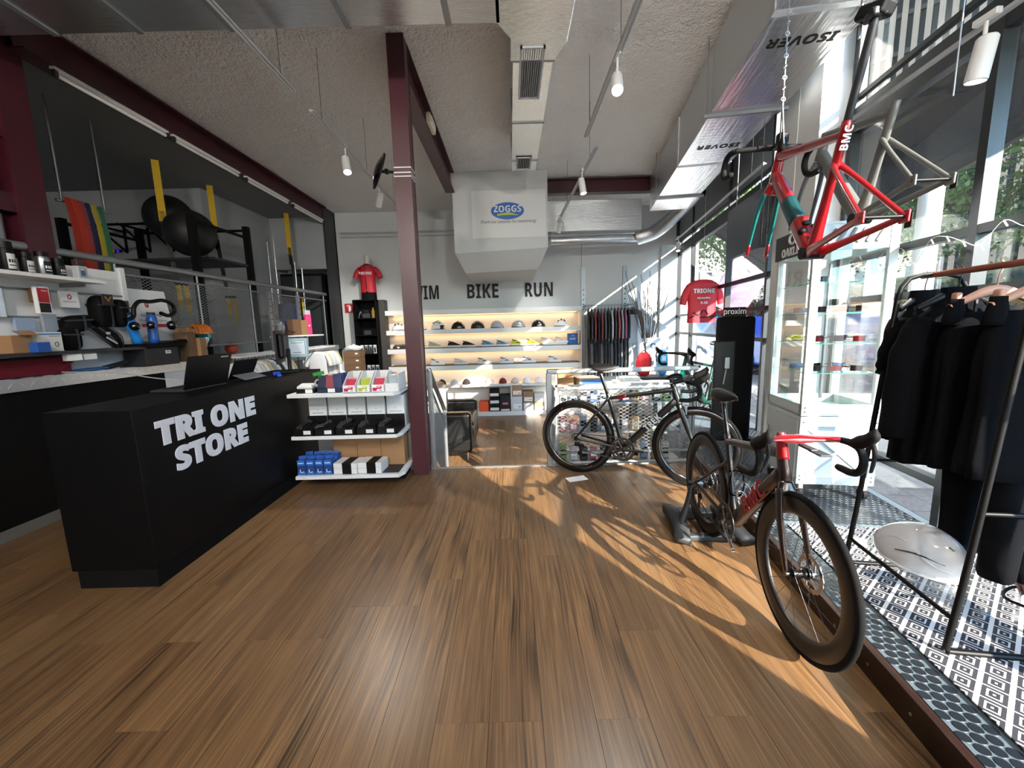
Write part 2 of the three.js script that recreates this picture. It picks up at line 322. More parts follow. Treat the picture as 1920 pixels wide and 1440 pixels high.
// ducts
function ductText(parent, s, size, x, y, z, ry) { const g = text3(s, size, 0.001, font); g.rotateX(Math.PI / 2); g.rotateY(ry); part(parent, 'print', g.translate(x, y, z), M.black, 'black printed insulation name'); }
{ const d = thing('air_duct', 'foil-clad cross duct under the ceiling with two grilles', 'duct');
  part(d, 'run', [lim(-3.44, -0.02, 3.3, 3.62, -2.2, -2.9)], M.foil);
  part(d, 'elbow', (() => { const g = ext([[-0.04, -2.2], [0.44, -2.2], [0.44, -3.1], [0.38, -3.28], [0.06, -3.28], [0.06, -3.05], [-0.04, -2.9]], 0.3, 0.01); g.rotateX(Math.PI / 2); g.scale(1, 1, 1); return g.translate(0, 3.61, 0); })(), M.foil);
  // after the turn, z of the profile is the shape's y
  part(d, 'run', lim(0.07, 0.37, 3.31, 3.6, -3.2, -5.42), M.foil);
  for (const x of [-0.35, -1.0, -1.75, -2.35, -2.9]) part(d, 'flange_seam', lim(x - 0.02, x + 0.02, 3.292, 3.63, -2.19, -2.91), M.galv);
  for (const z of [-3.28, -4.2, -5.1]) part(d, 'flange_seam', lim(0.06, 0.38, 3.303, 3.61, z, z - 0.03), M.galv);
  for (const [z0, z1, n] of [[-3.13, -3.78, 9], [-5.0, -5.35, 7]]) {
    const gr = part(d, 'grille', [lim(0.12, 0.135, 3.29, 3.305, z0, z1), lim(0.285, 0.30, 3.29, 3.305, z0, z1), lim(0.12, 0.3, 3.29, 3.305, z0, z0 - 0.015), lim(0.12, 0.3, 3.29, 3.305, z1, z1 + 0.015)], M.lightGrey, 'grey ceiling grille');
    part(gr, 'opening', lim(0.135, 0.285, 3.303, 3.307, z0, z1), M.blackMat);
    for (let k = 0; k < n; k++) part(gr, 'blade', box(0.003, 0.014, Math.abs(z1 - z0) - 0.02, 0.145 + k * 0.13 / (n - 1), 3.298, (z0 + z1) / 2, 0, 0, 0.5), M.lightGrey);
  }
  ductText(d, 'ISOVER', 0.06, -0.72, 3.297, -2.35, Math.PI);
}
{ const d = thing('air_duct', 'wide reflective foil duct running along above the shop window', 'duct', GO, -TH);
  part(d, 'run', lim(-0.92, -0.36, 3.1, 3.62, 1.5, -6.6), M.foil);
  for (const z of [-1.2, -3.6, -5.9]) part(d, 'hanger_bar', [lim(-0.97, -0.31, 3.075, 3.1, z, z - 0.03), rod(V(-0.95, 3.08, z - 0.015), V(-0.95, C, z - 0.015), 0.004), rod(V(-0.33, 3.08, z - 0.015), V(-0.33, C, z - 0.015), 0.004)], M.galv);
  for (const z of [-2.45, -4.75]) part(d, 'flange_seam', lim(-0.925, -0.355, 3.096, 3.62, z, z - 0.05), M.foil);
  ductText(d, 'ISOVER', 0.085, -0.64, 3.098, -2.75, Math.PI); ductText(d, 'ISOVER', 0.085, -0.64, 3.098, -4.3, Math.PI);
}
{ const d = thing('air_duct', 'grey branch duct with pipe crossing before the back wall', 'duct');
  part(d, 'run', lim(0.66, 2.3, 2.95, 3.45, -7.2, -7.7), M.foil);
  part(d, 'pipe', [rod(V(0.7, 2.84, -7.45), V(2.35, 2.86, -7.45), 0.07, 0.07, 20)], M.foil, 'round foil-wrapped pipe below');
  part(d, 'elbow', tube([[2.3, 2.86, -7.45], [2.6, 2.95, -7.3], [2.85, 3.2, -6.9], [2.95, 3.35, -6.5]], 0.13, 14, 14), M.foil);
  part(d, 'pipe_end', cyl(0.085, 0.085, 0.12, 20, 0.7, 2.84, -7.45, 0, 0, Math.PI / 2), M.galv);
}
// shop window
const bays = [[-0.47, 0.6, 0], [0.6, 1.74, 0], [1.74, 2.17, 0], [2.17, 3.25, 0], [3.25, 4.5, 1], [4.5, 5.73, 1], [5.73, 7.52, 1], [7.52, 8.6, 1]];
bays.forEach(([a, b, kind], i) => {
  const w = new THREE.Group(); w.name = 'window_' + (i + 1); w.userData = { kind: 'structure', label: 'shop window bay with dark frame ' + ['just ahead of the side wall', 'beside the near end of the clothes rack', 'narrow, behind the clothes rack', 'between the rack and the pillar', 'behind the white pillar', 'behind the glass showcase', 'beside the hanging red jersey', 'at the back corner'][i] };
  w.position.copy(GO); w.rotation.y = -TH; scene.add(w);
  const y0 = i > 3 ? -0.4 : 0.02, fr = [lim(-0.035, 0.035, y0, C, -a + 0.025, -a - 0.025)];
  if (i === 7) fr.push(lim(-0.06, 0.06, y0, C, -b + 0.05, -b - 0.1));
  const ys = kind ? [y0, 1.13, 1.48, 1.84, 2.78, C] : [y0, 0.40, 1.475, 1.78, 2.78, C];
  ys.forEach((y, k) => { const h = k === 4 ? 0.17 : k === 0 ? 0.08 : 0.045; fr.push(lim(-0.03, 0.03, y - h / 2 + (k ? 0 : h / 2), y + h / 2 + (k ? 0 : h / 2), -a, -b)); });
  fr.push(lim(-0.02, 0.02, 2.93, 2.96, -a, -b));
  part(w, 'frame', fr, M.mullion);
  for (let k = 0; k + 1 < ys.length; k++) { const far = a >= 4.5 && k === 4; part(w, 'pane', lim(-0.004, 0.004, ys[k] + 0.02, far ? 2.945 : ys[k + 1] - 0.02, -a - 0.02, -b + 0.02), M.glass); if (far) part(w, 'spandrel_panel', lim(-0.012, 0.012, 2.945, C - 0.02, -a - 0.02, -b + 0.02), M.midGrey, 'opaque grey spandrel panel'); }
});
struct('wall_right', lim(-0.08, 0.03, -0.1, C, 0.5, 3.9).rotateY(-TH).translate(GO.x, 0, GO.z), M.wall, 'white side wall beside the photographer');
struct('wall_right', lim(0, 0.2, C - 0.12, C + 0.2, 3.95, -8.7).rotateY(-TH).translate(GO.x, 0, GO.z), M.white, 'white bulkhead above the shop window');
{ const g = lim(-0.22, 0.02, 0.1, C, -3.3, -3.95); struct('wall_pillar', [g, lim(-0.225, -0.22, 0.1, C, -3.62, -3.65)].map((x) => x.rotateY(-TH).translate(GO.x, 0, GO.z)), M.white, 'white boxed pillar beside the shop window'); }
{ const g = lim(-0.35, -0.03, LOW, 2.9, -8.5, -8.58); struct('wall_pillar', g.rotateY(-TH).translate(GO.x - 0.02, 0, GO.z), M.lightGrey, 'grey pillar where window meets back wall'); }
// display platform along the window
const rubberTop = std(0x55626a, 0.55), studMat = std(0x161c22, 0.45);
{ const p = new THREE.Group(); p.name = 'floor_platform'; p.userData = { kind: 'structure', label: 'low display platform along the window with round-stud rubber flooring' }; p.position.copy(GO); p.rotation.y = -TH; scene.add(p);
  part(p, 'deck', lim(-0.93, 0.08, LOW, 0.1, 3.6, -8.45), rubberTop);
  const ed = part(p, 'edge_board', rbox(0.03, 0.115, 5.5, 0.004, -0.945, 0.05, -0.9), phy(0x6d4a30, 0.5, { map: rep(woodTex, 0.05, 2) }), 'brown wooden edge board');
  for (let k = 0; k < 22; k++) part(ed, 'screw', cyl(0.006, 0.006, 0.004, 8, -0.96, 0.05, 1.0 - k * 0.2, 0, 0, Math.PI / 2), M.steel);
  part(p, 'edge_trim', lim(-0.932, -0.925, 0.1, 0.106, 3.5, -3.7), M.black);
  const stud = cyl(0.0172, 0.0182, 0.0016, 16), rest = [], near = [];
  for (let z = -0.2; z > -4.6; z -= 0.0345) { const r = Math.round(z / 0.0345) % 2; for (let x = -0.905 + (r ? 0.02 : 0); x < 0.02; x += 0.04) {
    const onRug = z > -2.24 && x > -0.80; if (onRug) continue;
    (x < -0.78 && z > -2.6 && near.length < 290 ? near : rest).push([x, z]); } }
  for (const [x, z] of near) { const m = part(p, 'stud', stud, studMat); m.position.set(x, 0.1008, z); }
  const im = new THREE.InstancedMesh(stud, studMat, rest.length), mt = new THREE.Matrix4(); rest.forEach(([x, z], i) => im.setMatrixAt(i, mt.makeTranslation(x, 0.1008, z)));
  im.name = 'stud_field'; im.userData.kind = 'stuff'; p.add(im);
}
// rug
{ const t = canvasTex(256, 256, (c, w, h) => { c.fillStyle = '#dcdcda'; c.fillRect(0, 0, w, h);
    const r = (x0, y0, x1, y1, col) => { c.fillStyle = col; c.fillRect(x0, y0, x1 - x0, y1 - y0); };
    r(24, 10, 232, 246, '#2c2d35'); r(64, 50, 192, 206, '#cfcfcd'); r(84, 70, 172, 186, '#24252d'); r(116, 112, 140, 144, '#cfcfcd'); });
  t.wrapS = t.wrapT = THREE.RepeatWrapping;
  const g = rbox(0.79, 0.006, 3.2, 0.002, 0, 0, 0), p = g.attributes.position, uv = g.attributes.uv, a = 44 * R;
  for (let i = 0; i < p.count; i++) { const x = p.getX(i), z = p.getZ(i); uv.setXY(i, (x * Math.cos(a) + z * Math.sin(a)) / 0.071, (x * Math.sin(a) - z * Math.cos(a)) / 0.071); }
  solo('rug', g, std(0xffffff, 0.85, 0, { map: t }), 'black and white geometric rug on the window platform', 'rug', null, WL(-0.385, 0.109, -0.6), -TH);
}
// ---------- bicycles ----------
// local frame: x forwards, y up, z to the rider's right (drive side); wheels touch y = 0
const L2 = (a, b, t) => [a[0] + (b[0] - a[0]) * t, a[1] + (b[1] - a[1]) * t];
function wheelParts(parent, name, x, o, front) {
  const R0 = 0.339, ri = o.rimInner, hub = V(x, 0.339, 0);
  const rimG = lathe([[ri, -0.006], [ri + 0.012, -0.011], [(ri + 0.32) / 2, -0.0145], [0.314, -0.0125], [0.318, -0.008], [0.318, 0.008], [0.314, 0.0125], [(ri + 0.32) / 2, 0.0145], [ri + 0.012, 0.011], [ri, 0.006], [ri, -0.006]], 72);
  rimG.rotateX(Math.PI / 2);
  const w = part(parent, name, rimG, o.rimMat); w.position.copy(hub);
  part(w, 'tire', new THREE.TorusGeometry(R0 - 0.0135, 0.0135, 12, 72), M.tire);
  part(w, 'hub', [cyl(0.016, 0.016, 0.075, 14, 0, 0, 0, Math.PI / 2), cyl(0.024, 0.024, 0.006, 14, 0, 0, 0.03, Math.PI / 2), cyl(0.024, 0.024, 0.006, 14, 0, 0, -0.03, Math.PI / 2), cyl(0.008, 0.008, front ? 0.105 : 0.14, 10, 0, 0, 0, Math.PI / 2)], M.carbonMat);
  const n = o.spokes ?? 20, sg = cyl(0.0011, 0.0011, 1, 5);
  for (let k = 0; k < n; k++) {
    const a = k / n * Math.PI * 2, s = k % 2 ? 1 : -1, lean = (k % 4 < 2 ? 1 : -1) * 0.9;
    const p0 = V(Math.cos(a + lean) * 0.022, Math.sin(a + lean) * 0.022, s * 0.03), p1 = V(Math.cos(a) * (ri + 0.004), Math.sin(a) * (ri + 0.004), 0);
    const m = part(w, 'spoke', sg, M.steelSpoke); m.position.copy(p0).add(p1).multiplyScalar(0.5); m.scale.y = p0.distanceTo(p1);
    m.quaternion.setFromUnitVectors(V(0, 1, 0), p1.clone().sub(p0).normalize());
  }
  if (o.disc) {
    const rot = [];
    const rg = new THREE.RingGeometry(0.062, 0.08, 40); const ro = ext([...Array(36)].map((_, i) => [Math.cos(i * 10 * R) * (i % 2 ? 0.081 : 0.078), Math.sin(i * 10 * R) * (i % 2 ? 0.081 : 0.078)]), 0.002, 0, [[...Array(24)].map((_, i) => [Math.cos(i * 15 * R) * 0.062, Math.sin(i * 15 * R) * 0.062])]);
    rot.push(ro); for (let k = 0; k < 6; k++) rot.push(box(0.045, 0.009, 0.002, Math.cos(k * 60 * R) * 0.042, Math.sin(k * 60 * R) * 0.042, 0.001, 0, 0, k * 60 * R + 0.5));
    rot.push(cyl(0.022, 0.022, 0.008, 20, 0, 0, 0.002, Math.PI / 2));
    part(w, 'brake_rotor', mg(rot).translate(0, 0, -0.045), M.steel, 'drilled steel brake rotor');
  }
  if (o.rimMark) for (const a of [0.5, 3.6]) { const g = ext([[-0.012, -0.007], [0.004, -0.007], [0.012, 0.007], [-0.004, 0.007]], 0.001); g.translate(0, (ri + 0.315) / 2, 0.0138); g.rotateZ(a); part(w, 'rim_mark', g, o.rimMark, 'small red rim mark'); }
  if (!front) {
    const cs = []; for (let k = 0; k < 8; k++) cs.push(cyl(0.05 - k * 0.0035, 0.05 - k * 0.0035, 0.002, 28, 0, 0, 0.036 + k * 0.0036, Math.PI / 2));
    part(w, 'cassette', cs, M.steel, 'grey sprocket cassette');
  }
  return w;
}
M.steelSpoke = std(0x3a3c3f, 0.35, 0.8);
function barGeo(s, w = 0.205) {
  return sweep([[[0.012, 0.0, s * w * 0.9], 0.014, 0.014], [[0.04, -0.004, s * w], 0.015, 0.015], [[0.085, -0.018, s * (w + 0.004)], 0.015, 0.015], [[0.105, -0.06, s * (w + 0.006)], 0.0155], [[0.09, -0.105, s * (w + 0.009)], 0.0155], [[0.045, -0.13, s * (w + 0.012)], 0.0155], [[-0.02, -0.134, s * (w + 0.014)], 0.0155], [[-0.04, -0.133, s * (w + 0.014)], 0.013]], { seg: 34, rs: 10, side: V(0, 0, 1) });
}
function cockpit(t, o, c) { // c: bar centre
  const w = o.barW ?? 0.205;
  const top = [sweep([[[c[0] + 0.01, c[1], -w * 0.92], 0.013, 0.013], [[c[0], c[1] + 0.002, -w * 0.5], o.aero ? 0.012 : 0.0155, o.aero ? 0.03 : 0.0155], [[c[0], c[1] + 0.002, 0], 0.02, 0.03], [[c[0], c[1] + 0.002, w * 0.5], o.aero ? 0.009 : 0.0155, o.aero ? 0.026 : 0.0155], [[c[0] + 0.01, c[1], w * 0.92], 0.013, 0.013]], { seg: 24, rs: 12, side: V(1, 0, 0) })];
  const b = part(t, 'handlebar', top, o.barMat ?? M.carbonMat, o.barLabel);
  for (const s of [-1, 1]) {
    part(b, 'bar_tape', barGeo(s, w).translate(c[0], c[1], 0), M.rubber);
    const z = s * (w + 0.003);
    part(b, 'hood', sweep([[[c[0] + 0.055, c[1] - 0.002, z], 0.022, 0.018], [[c[0] + 0.085, c[1] + 0.012, z], 0.027, 0.021], [[c[0] + 0.12, c[1] + 0.03, z], 0.026, 0.02], [[c[0] + 0.145, c[1] + 0.055, z], 0.023, 0.019], [[c[0] + 0.15, c[1] + 0.082, z], 0.006, 0.006]], { seg: 18, rs: 12 }), M.rubber);
    part(b, 'brake_lever', sweep([[[c[0] + 0.135, c[1] + 0.032, z], 0.012, 0.008], [[c[0] + 0.155, c[1] - 0.005, z], 0.009, 0.008], [[c[0] + 0.15, c[1] - 0.05, z + s * 0.004], 0.006, 0.008], [[c[0] + 0.135, c[1] - 0.095, z + s * 0.01], 0.005, 0.007]], { seg: 12, rs: 8 }), M.leverMat);
  }
  return b;
}
M.leverMat = std(0x3a3b3d, 0.3, 0.7);
function saddleGeo(x, y) {
  const g = blob((v) => {
    const t = (v.x + 1) / 2, w = 0.068 * (1 - t) ** 0.8 * Math.min(1, 0.35 + 3 * (1 - Math.abs(v.x))) + 0.017; // wide at the rear (-x)
    let yy = v.y > 0 ? v.y * 0.022 : v.y * 0.02; yy -= Math.abs(v.z) ** 2 * 0.028 * (v.y > 0 ? 1 : 1.3); yy += 0.012 * (1 - t) ** 2;
    return V(x + v.x * 0.135 + 0.02, y + yy, v.z * w);
  }, 32, 18);
  return g;
}
function roadBike(o) {
  const t = thing('road_bicycle', o.label, 'bicycle', o.pos, o.turn);
  if (o.scale) t.scale.setScalar(o.scale);
  const BB = [0.41, 0.275], RH = [0, 0.339], FH = [0.985, 0.339], ST = [0.272, 0.745], HT = [0.80, 0.835], HB = [0.842, 0.695], k = o.fat ?? 1;
  const P = (p, z = 0) => [p[0], p[1], z];
  const F = [];
  const dt0 = L2(HT, HB, 0.78), tt0 = L2(HT, HB, 0.2), st1 = L2(BB, ST, 0.92);
  F.push(sweep([[P(L2(BB, dt0, 0.02)), 0.03 * k, 0.027 * k], [P(L2(BB, dt0, 0.5)), 0.03 * k, 0.025 * k], [P(L2(BB, dt0, 0.98)), 0.028 * k, 0.023 * k]], { seg: 12, rs: 16, pow: 2.6 }));
  F.push(sweep([[P(st1), 0.015 * k, 0.014], [P(L2(st1, tt0, 0.5)), 0.017 * k, 0.016], [P(tt0), 0.021 * k, 0.019]], { seg: 10, rs: 14, pow: 2.6 }));
  F.push(sweep([[P(BB), 0.024 * k, 0.022], [P(L2(BB, ST, 0.45)), 0.018 * k, 0.014], [P(ST), 0.019 * k, 0.0145]], { seg: 12, rs: 14 }));
  F.push(sweep([[P([HT[0] - 0.006, HT[1] + 0.022]), 0.021, 0.02], [P(L2(HT, HB, 0.3)), 0.024 * k, 0.021], [P(L2(HT, HB, 0.75)), 0.028 * k, 0.024], [P([HB[0] + 0.004, HB[1] - 0.012]), 0.028, 0.026]], { seg: 12, rs: 16 }));
  F.push(cyl(0.024, 0.024, 0.075, 18, BB[0], BB[1], 0, Math.PI / 2));
  const ssTop = L2(BB, ST, o.dropStay ? 0.68 : 0.93);
  for (const s of [-1, 1]) {
    F.push(sweep([[P(L2(BB, RH, 0.03), s * 0.022), 0.018, 0.011], [P(L2(BB, RH, 0.35), s * 0.038), 0.012, 0.009], [P(L2(BB, RH, 0.97), s * 0.062), 0.011, 0.007]], { seg: 12, rs: 10 }));
    F.push(sweep([[P(ssTop, s * 0.012), 0.011, 0.009], [P(L2(ssTop, RH, 0.3), s * 0.028), 0.009, 0.008], [P(L2(ssTop, RH, 0.97), s * 0.062), 0.0085, 0.007]], { seg: 12, rs: 10 }));
    F.push(rbox(0.035, 0.04, 0.008, 0.004, RH[0] + 0.003, RH[1] - 0.002, s * 0.064));
  }
  const frame = part(t, 'frame', F, o.frameMat);
  if (o.headMat) part(frame, 'head_tube_panel', sweep([[P([HT[0] - 0.006, HT[1] + 0.024]), 0.0225, 0.0215], [P(L2(HT, HB, 0.1)), 0.0245 * k, 0.0222], [P(L2(HT, HB, 0.38)), 0.0262 * k, 0.0232]], { seg: 8, rs: 16 }), o.headMat, 'bright red upper head tube');
  const dir = Math.atan2(dt0[1] - BB[1], dt0[0] - BB[0]);
  if (o.dtText) for (const s of [-1, 1]) {
    const g = text3(o.dtText, o.dtSize ?? 0.042, 0.0015, font, 0.001); if (s < 0) g.rotateY(Math.PI);
    g.rotateZ(dir); const c = L2(BB, dt0, 0.56); part(frame, 'down_tube_lettering', g.translate(c[0], c[1], s * (0.026 * k)), o.dtMat);
  }
  if (o.ttText) for (const s of [-1, 1]) part(frame, 'top_tube_patch', sweep([[P(L2(st1, tt0, 0.15)), 0.0175 * k, 0.0165], [P(L2(st1, tt0, 0.28)), 0.0178 * k, 0.0168]], { seg: 4, rs: 14, pow: 2.6 }), M.red, 'red top tube patch');
  // fork
  const fk = [sweep([[P([HB[0] + 0.002, HB[1] - 0.005]), 0.027, 0.027], [P([HB[0] + 0.018, HB[1] - 0.045]), 0.025, 0.04], [P([HB[0] + 0.026, HB[1] - 0.06]), 0.012, 0.045]], { seg: 8, rs: 16 })];
  for (const s of [-1, 1]) fk.push(sweep([[P([HB[0] + 0.014, HB[1] - 0.035], s * 0.032), 0.024, 0.012], [P([0.895, 0.56], s * 0.045), 0.02, 0.011], [P([0.945, 0.43], s * 0.05), 0.015, 0.01], [P([FH[0], FH[1] - 0.008], s * 0.052), 0.011, 0.008]], { seg: 16, rs: 12 }), cyl(0.012, 0.012, 0.012, 12, FH[0], FH[1], s * 0.054, Math.PI / 2));
  const fork = part(t, 'fork', fk, o.forkMat ?? o.frameMat);
  if (o.disc) part(fork, 'brake_caliper', rbox(0.03, 0.06, 0.022, 0.008, 0.93, 0.40, -0.058), M.carbonMat); else part(fork, 'brake_caliper', [rbox(0.03, 0.035, 0.05, 0.008, HB[0] + 0.055, HB[1] - 0.03, 0), rbox(0.016, 0.05, 0.012, 0.004, HB[0] + 0.06, HB[1] - 0.062, 0.022), rbox(0.016, 0.05, 0.012, 0.004, HB[0] + 0.06, HB[1] - 0.062, -0.022)], M.steel);
  wheelParts(t, 'rear_wheel', RH[0], o, false); wheelParts(t, 'front_wheel', FH[0], o, true);
  // seat
  const sd = Math.atan2(ST[1] - BB[1], ST[0] - BB[0]), top = [BB[0] + Math.cos(sd) * (o.sad ?? 0.70), BB[1] + Math.sin(sd) * (o.sad ?? 0.70)];
  part(t, 'seat_post', [sweep([[P(L2(BB, ST, 0.97)), 0.0165, 0.0128], [P([top[0], top[1] - 0.04]), 0.0165, 0.0128]], { seg: 4, rs: 14 }), rbox(0.05, 0.02, 0.032, 0.006, top[0], top[1] - 0.03, 0)], o.postMat ?? M.carbon);
  const sa = part(t, 'saddle', saddleGeo(top[0] + 0.005, top[1] + 0.018), M.leather);
  part(sa, 'saddle_rails', [-1, 1].map((s) => tube([[top[0] - 0.1, top[1] + 0.008, s * 0.03], [top[0] - 0.05, top[1] - 0.018, s * 0.022], [top[0] + 0.05, top[1] - 0.018, s * 0.022], [top[0] + 0.11, top[1] + 0.008, s * 0.014]], 0.0035, 14, 6)), M.steel);
  // stem and bars
  const bc = [0.895, 0.895];
  const stem = part(t, 'stem', [sweep([[P([HT[0] - 0.006, HT[1] + 0.03]), 0.02, 0.021], [P([0.83, 0.876]), 0.02, 0.019], [P([bc[0], bc[1]]), 0.018, 0.02]], { seg: 8, rs: 12 }), cyl(0.017, 0.02, 0.03, 14, HT[0] - 0.012, HT[1] + 0.045, 0, 0, 0, 0.25)], o.stemMat ?? M.carbonMat);
  cockpit(t, o, bc);
  if (o.mount) part(stem, 'computer_mount', [rbox(0.085, 0.012, 0.03, 0.005, bc[0] + 0.06, bc[1] - 0.018, -0.012), rbox(0.075, 0.008, 0.045, 0.004, bc[0] + 0.12, bc[1] - 0.022, -0.02)], M.darkGrey, 'grey computer mount');
  // drivetrain
  const ring = (r, n, z, th = 0.003) => { const pts = []; for (let i = 0; i < n * 2; i++) { const a = i / (n * 2) * Math.PI * 2, q = i % 2 ? r + 0.004 : r; pts.push([Math.cos(a) * q, Math.sin(a) * q]); } return ext(pts, th, 0, [[...Array(40)].map((_, i) => [Math.cos(i * 9 * R) * (r - 0.016), Math.sin(i * 9 * R) * (r - 0.016)])]).translate(BB[0], BB[1], z); };
  const crank = part(t, 'crankset', [ring(0.1, 50, 0.048), ring(0.074, 36, 0.04), ...[0, 1, 2, 3].map((i) => sweep([[P([BB[0], BB[1]], 0.053), 0.012, 0.006], [P([BB[0] + Math.cos(0.5 + i * 1.571) * 0.088, BB[1] + Math.sin(0.5 + i * 1.571) * 0.088], 0.05), 0.008, 0.004]], { seg: 4, rs: 8 })), cyl(0.02, 0.02, 0.02, 16, BB[0], BB[1], 0.055, Math.PI / 2)], o.crankMat ?? std(0x4a4440, 0.35, 0.7));
  const ca = o.crankAngle ?? 0.05;
  for (const s of [1, -1]) part(crank, 'crank_arm', [sweep([[P(BB, s * 0.063), 0.016, 0.008], [P([BB[0] + s * Math.cos(ca) * 0.09, BB[1] + s * Math.sin(ca) * 0.09], s * 0.067), 0.012, 0.007], [P([BB[0] + s * Math.cos(ca) * 0.172, BB[1] + s * Math.sin(ca) * 0.172], s * 0.072), 0.013, 0.007]], { seg: 8, rs: 10 }), cyl(0.012, 0.012, 0.014, 12, BB[0] + s * Math.cos(ca) * 0.172, BB[1] + s * Math.sin(ca) * 0.172, s * 0.073, Math.PI / 2)], o.armMat ?? M.leverMat);
  const ch = []; for (let i = 0; i <= 12; i++) { const a = Math.PI / 2 - i / 12 * Math.PI; ch.push([BB[0] + Math.cos(a) * 0.103, BB[1] + Math.sin(a) * 0.103, 0.049]); }
  ch.push([0.06, 0.225, 0.05], [0.035, 0.2, 0.05], [0.055, 0.25, 0.05], [0.06, 0.29, 0.05], [0.02, 0.29, 0.05], [-0.035, 0.335, 0.05], [0, 0.379, 0.05], [0.2, 0.379, 0.05]);
  part(t, 'chain', tube(ch, 0.004, 90, 5, true, 0.3), M.leverMat);
  part(t, 'rear_derailleur', [rbox(0.045, 0.035, 0.03, 0.008, 0.018, 0.29, 0.078), rbox(0.018, 0.1, 0.006, 0.003, 0.045, 0.235, 0.056, 0, 0, 0.25), cyl(0.02, 0.02, 0.005, 14, 0.035, 0.2, 0.05, Math.PI / 2), cyl(0.02, 0.02, 0.005, 14, 0.058, 0.27, 0.05, Math.PI / 2)], M.carbonMat);
  if (!o.disc) part(t, 'rear_brake', [rbox(0.03, 0.035, 0.05, 0.008, ssTop[0] - 0.075, ssTop[1] - 0.045, 0), rbox(0.016, 0.05, 0.012, 0.004, ssTop[0] - 0.09, ssTop[1] - 0.07, 0.022), rbox(0.016, 0.05, 0.012, 0.004, ssTop[0] - 0.09, ssTop[1] - 0.07, -0.022)], M.steel);
  if (o.cages) for (const [c, a] of [[L2(BB, dt0, 0.42), dir], [L2(BB, ST, 0.5), sd]]) {
    const g = []; for (const s of [-1, 1]) g.push(tube([[-0.08, 0.0, s * 0.012], [-0.085, 0.03, s * 0.03], [-0.03, 0.05, s * 0.04], [0.03, 0.065, s * 0.03], [0.045, 0.03, s * 0.018], [0.04, 0.0, s * 0.01]], 0.0035, 20, 6)); g.push(tube([[-0.085, 0.03, -0.03], [-0.088, 0.07, 0], [-0.085, 0.03, 0.03]], 0.0035, 10, 6));
    const m = mg(g); if (a > 1.3) m.scale(1, -1, 1); m.rotateZ(a); m.translate(c[0] + (a > 1.3 ? 0.015 : -0.02), c[1] + (a > 1.3 ? 0 : 0.03), 0); part(t, 'bottle_cage', m, M.chrome, 'steel bottle cage');
  }
  return t;
}
const bronze = phy(0x1c1110, 0.32, { clearcoat: 0.8, clearcoatRoughness: 0.15 });
roadBike({
  label: 'bronze and red racing bike with deep wheels held in a grey rear stand', pos: [1.222, 0.0, -2.44], turn: -1.651, scale: 0.965, fat: 1.25, rimInner: 0.245, rimMat: phy(0x08080a, 0.4, { clearcoat: 0.4, clearcoatRoughness: 0.3 }), spokes: 20, disc: true,
  frameMat: bronze, headMat: M.red, forkMat: bronze, dtText: 'BMC', dtSize: 0.085, dtMat: std(0x8c1c22, 0.4), aero: true, barMat: M.red, barLabel: 'red integrated aero bar', stemMat: M.red, mount: true, cages: true, dropStay: true, crankAngle: -0.5, sad: 0.71, armMat: M.chrome, barW: 0.19,
});
roadBike({
  label: 'matt black racing bike standing side-on before the mesh railing', pos: [0.585, 0, -3.55], turn: -0.435, rimInner: 0.268, rimMat: phy(0x070708, 0.2, { clearcoat: 0.9, clearcoatRoughness: 0.12 }), spokes: 18,
  frameMat: M.carbon, dtText: 'TREK', dtSize: 0.05, dtMat: std(0xb9bcc0, 0.4), ttText: true, rimMark: std(0x7a2020, 0.5), crankAngle: 0.02, sad: 0.72,
});
roadBike({
  label: 'dark green and turquoise racing bike behind the mesh railing', pos: [2.69, 0.1, -4.976], turn: -2.612, rimInner: 0.285, rimMat: M.carbon, spokes: 20, disc: true, frameMat: M.green, forkMat: M.teal, headMat: null, crankAngle: 0.4, sad: 0.73, dropStay: true, barMat: M.carbonMat,
});
// rear stand of the near bike
{ const t = thing('bike_stand', 'grey folding rear-wheel bike stand on the wooden floor', 'bike stand', [1.222, 0, -2.44], -1.651); t.scale.setScalar(0.965);
  const g = std(0x2c2f32, 0.55);
  for (const s of [-1, 1]) {
    part(t, 'upright', sweep([[[0.02, 0.05, s * 0.16], 0.03, 0.02], [[0.01, 0.2, s * 0.115], 0.022, 0.014], [[0, 0.339, s * 0.088], 0.018, 0.01]], { seg: 10, rs: 8, pow: 4 }), g);
    part(t, 'foot', sweep([[[-0.24, 0.045, s * 0.17], 0.035, 0.035], [[-0.1, 0.06, s * 0.165], 0.045, 0.04], [[0.05, 0.045, s * 0.165], 0.04, 0.05], [[0.19, 0.03, s * 0.20], 0.025, 0.05]], { seg: 12, rs: 8, pow: 5, side: V(0, 0, 1) }), g);
    part(t, 'knob', cyl(0.02, 0.02, 0.03, 14, 0, 0.339, s * 0.1, Math.PI / 2), M.black);
  }
  part(t, 'cross_bar', rbox(0.09, 0.05, 0.33, 0.012, -0.2, 0.03, 0), g); part(t, 'cross_bar', rbox(0.06, 0.04, 0.33, 0.012, 0.12, 0.022, 0), g);
}
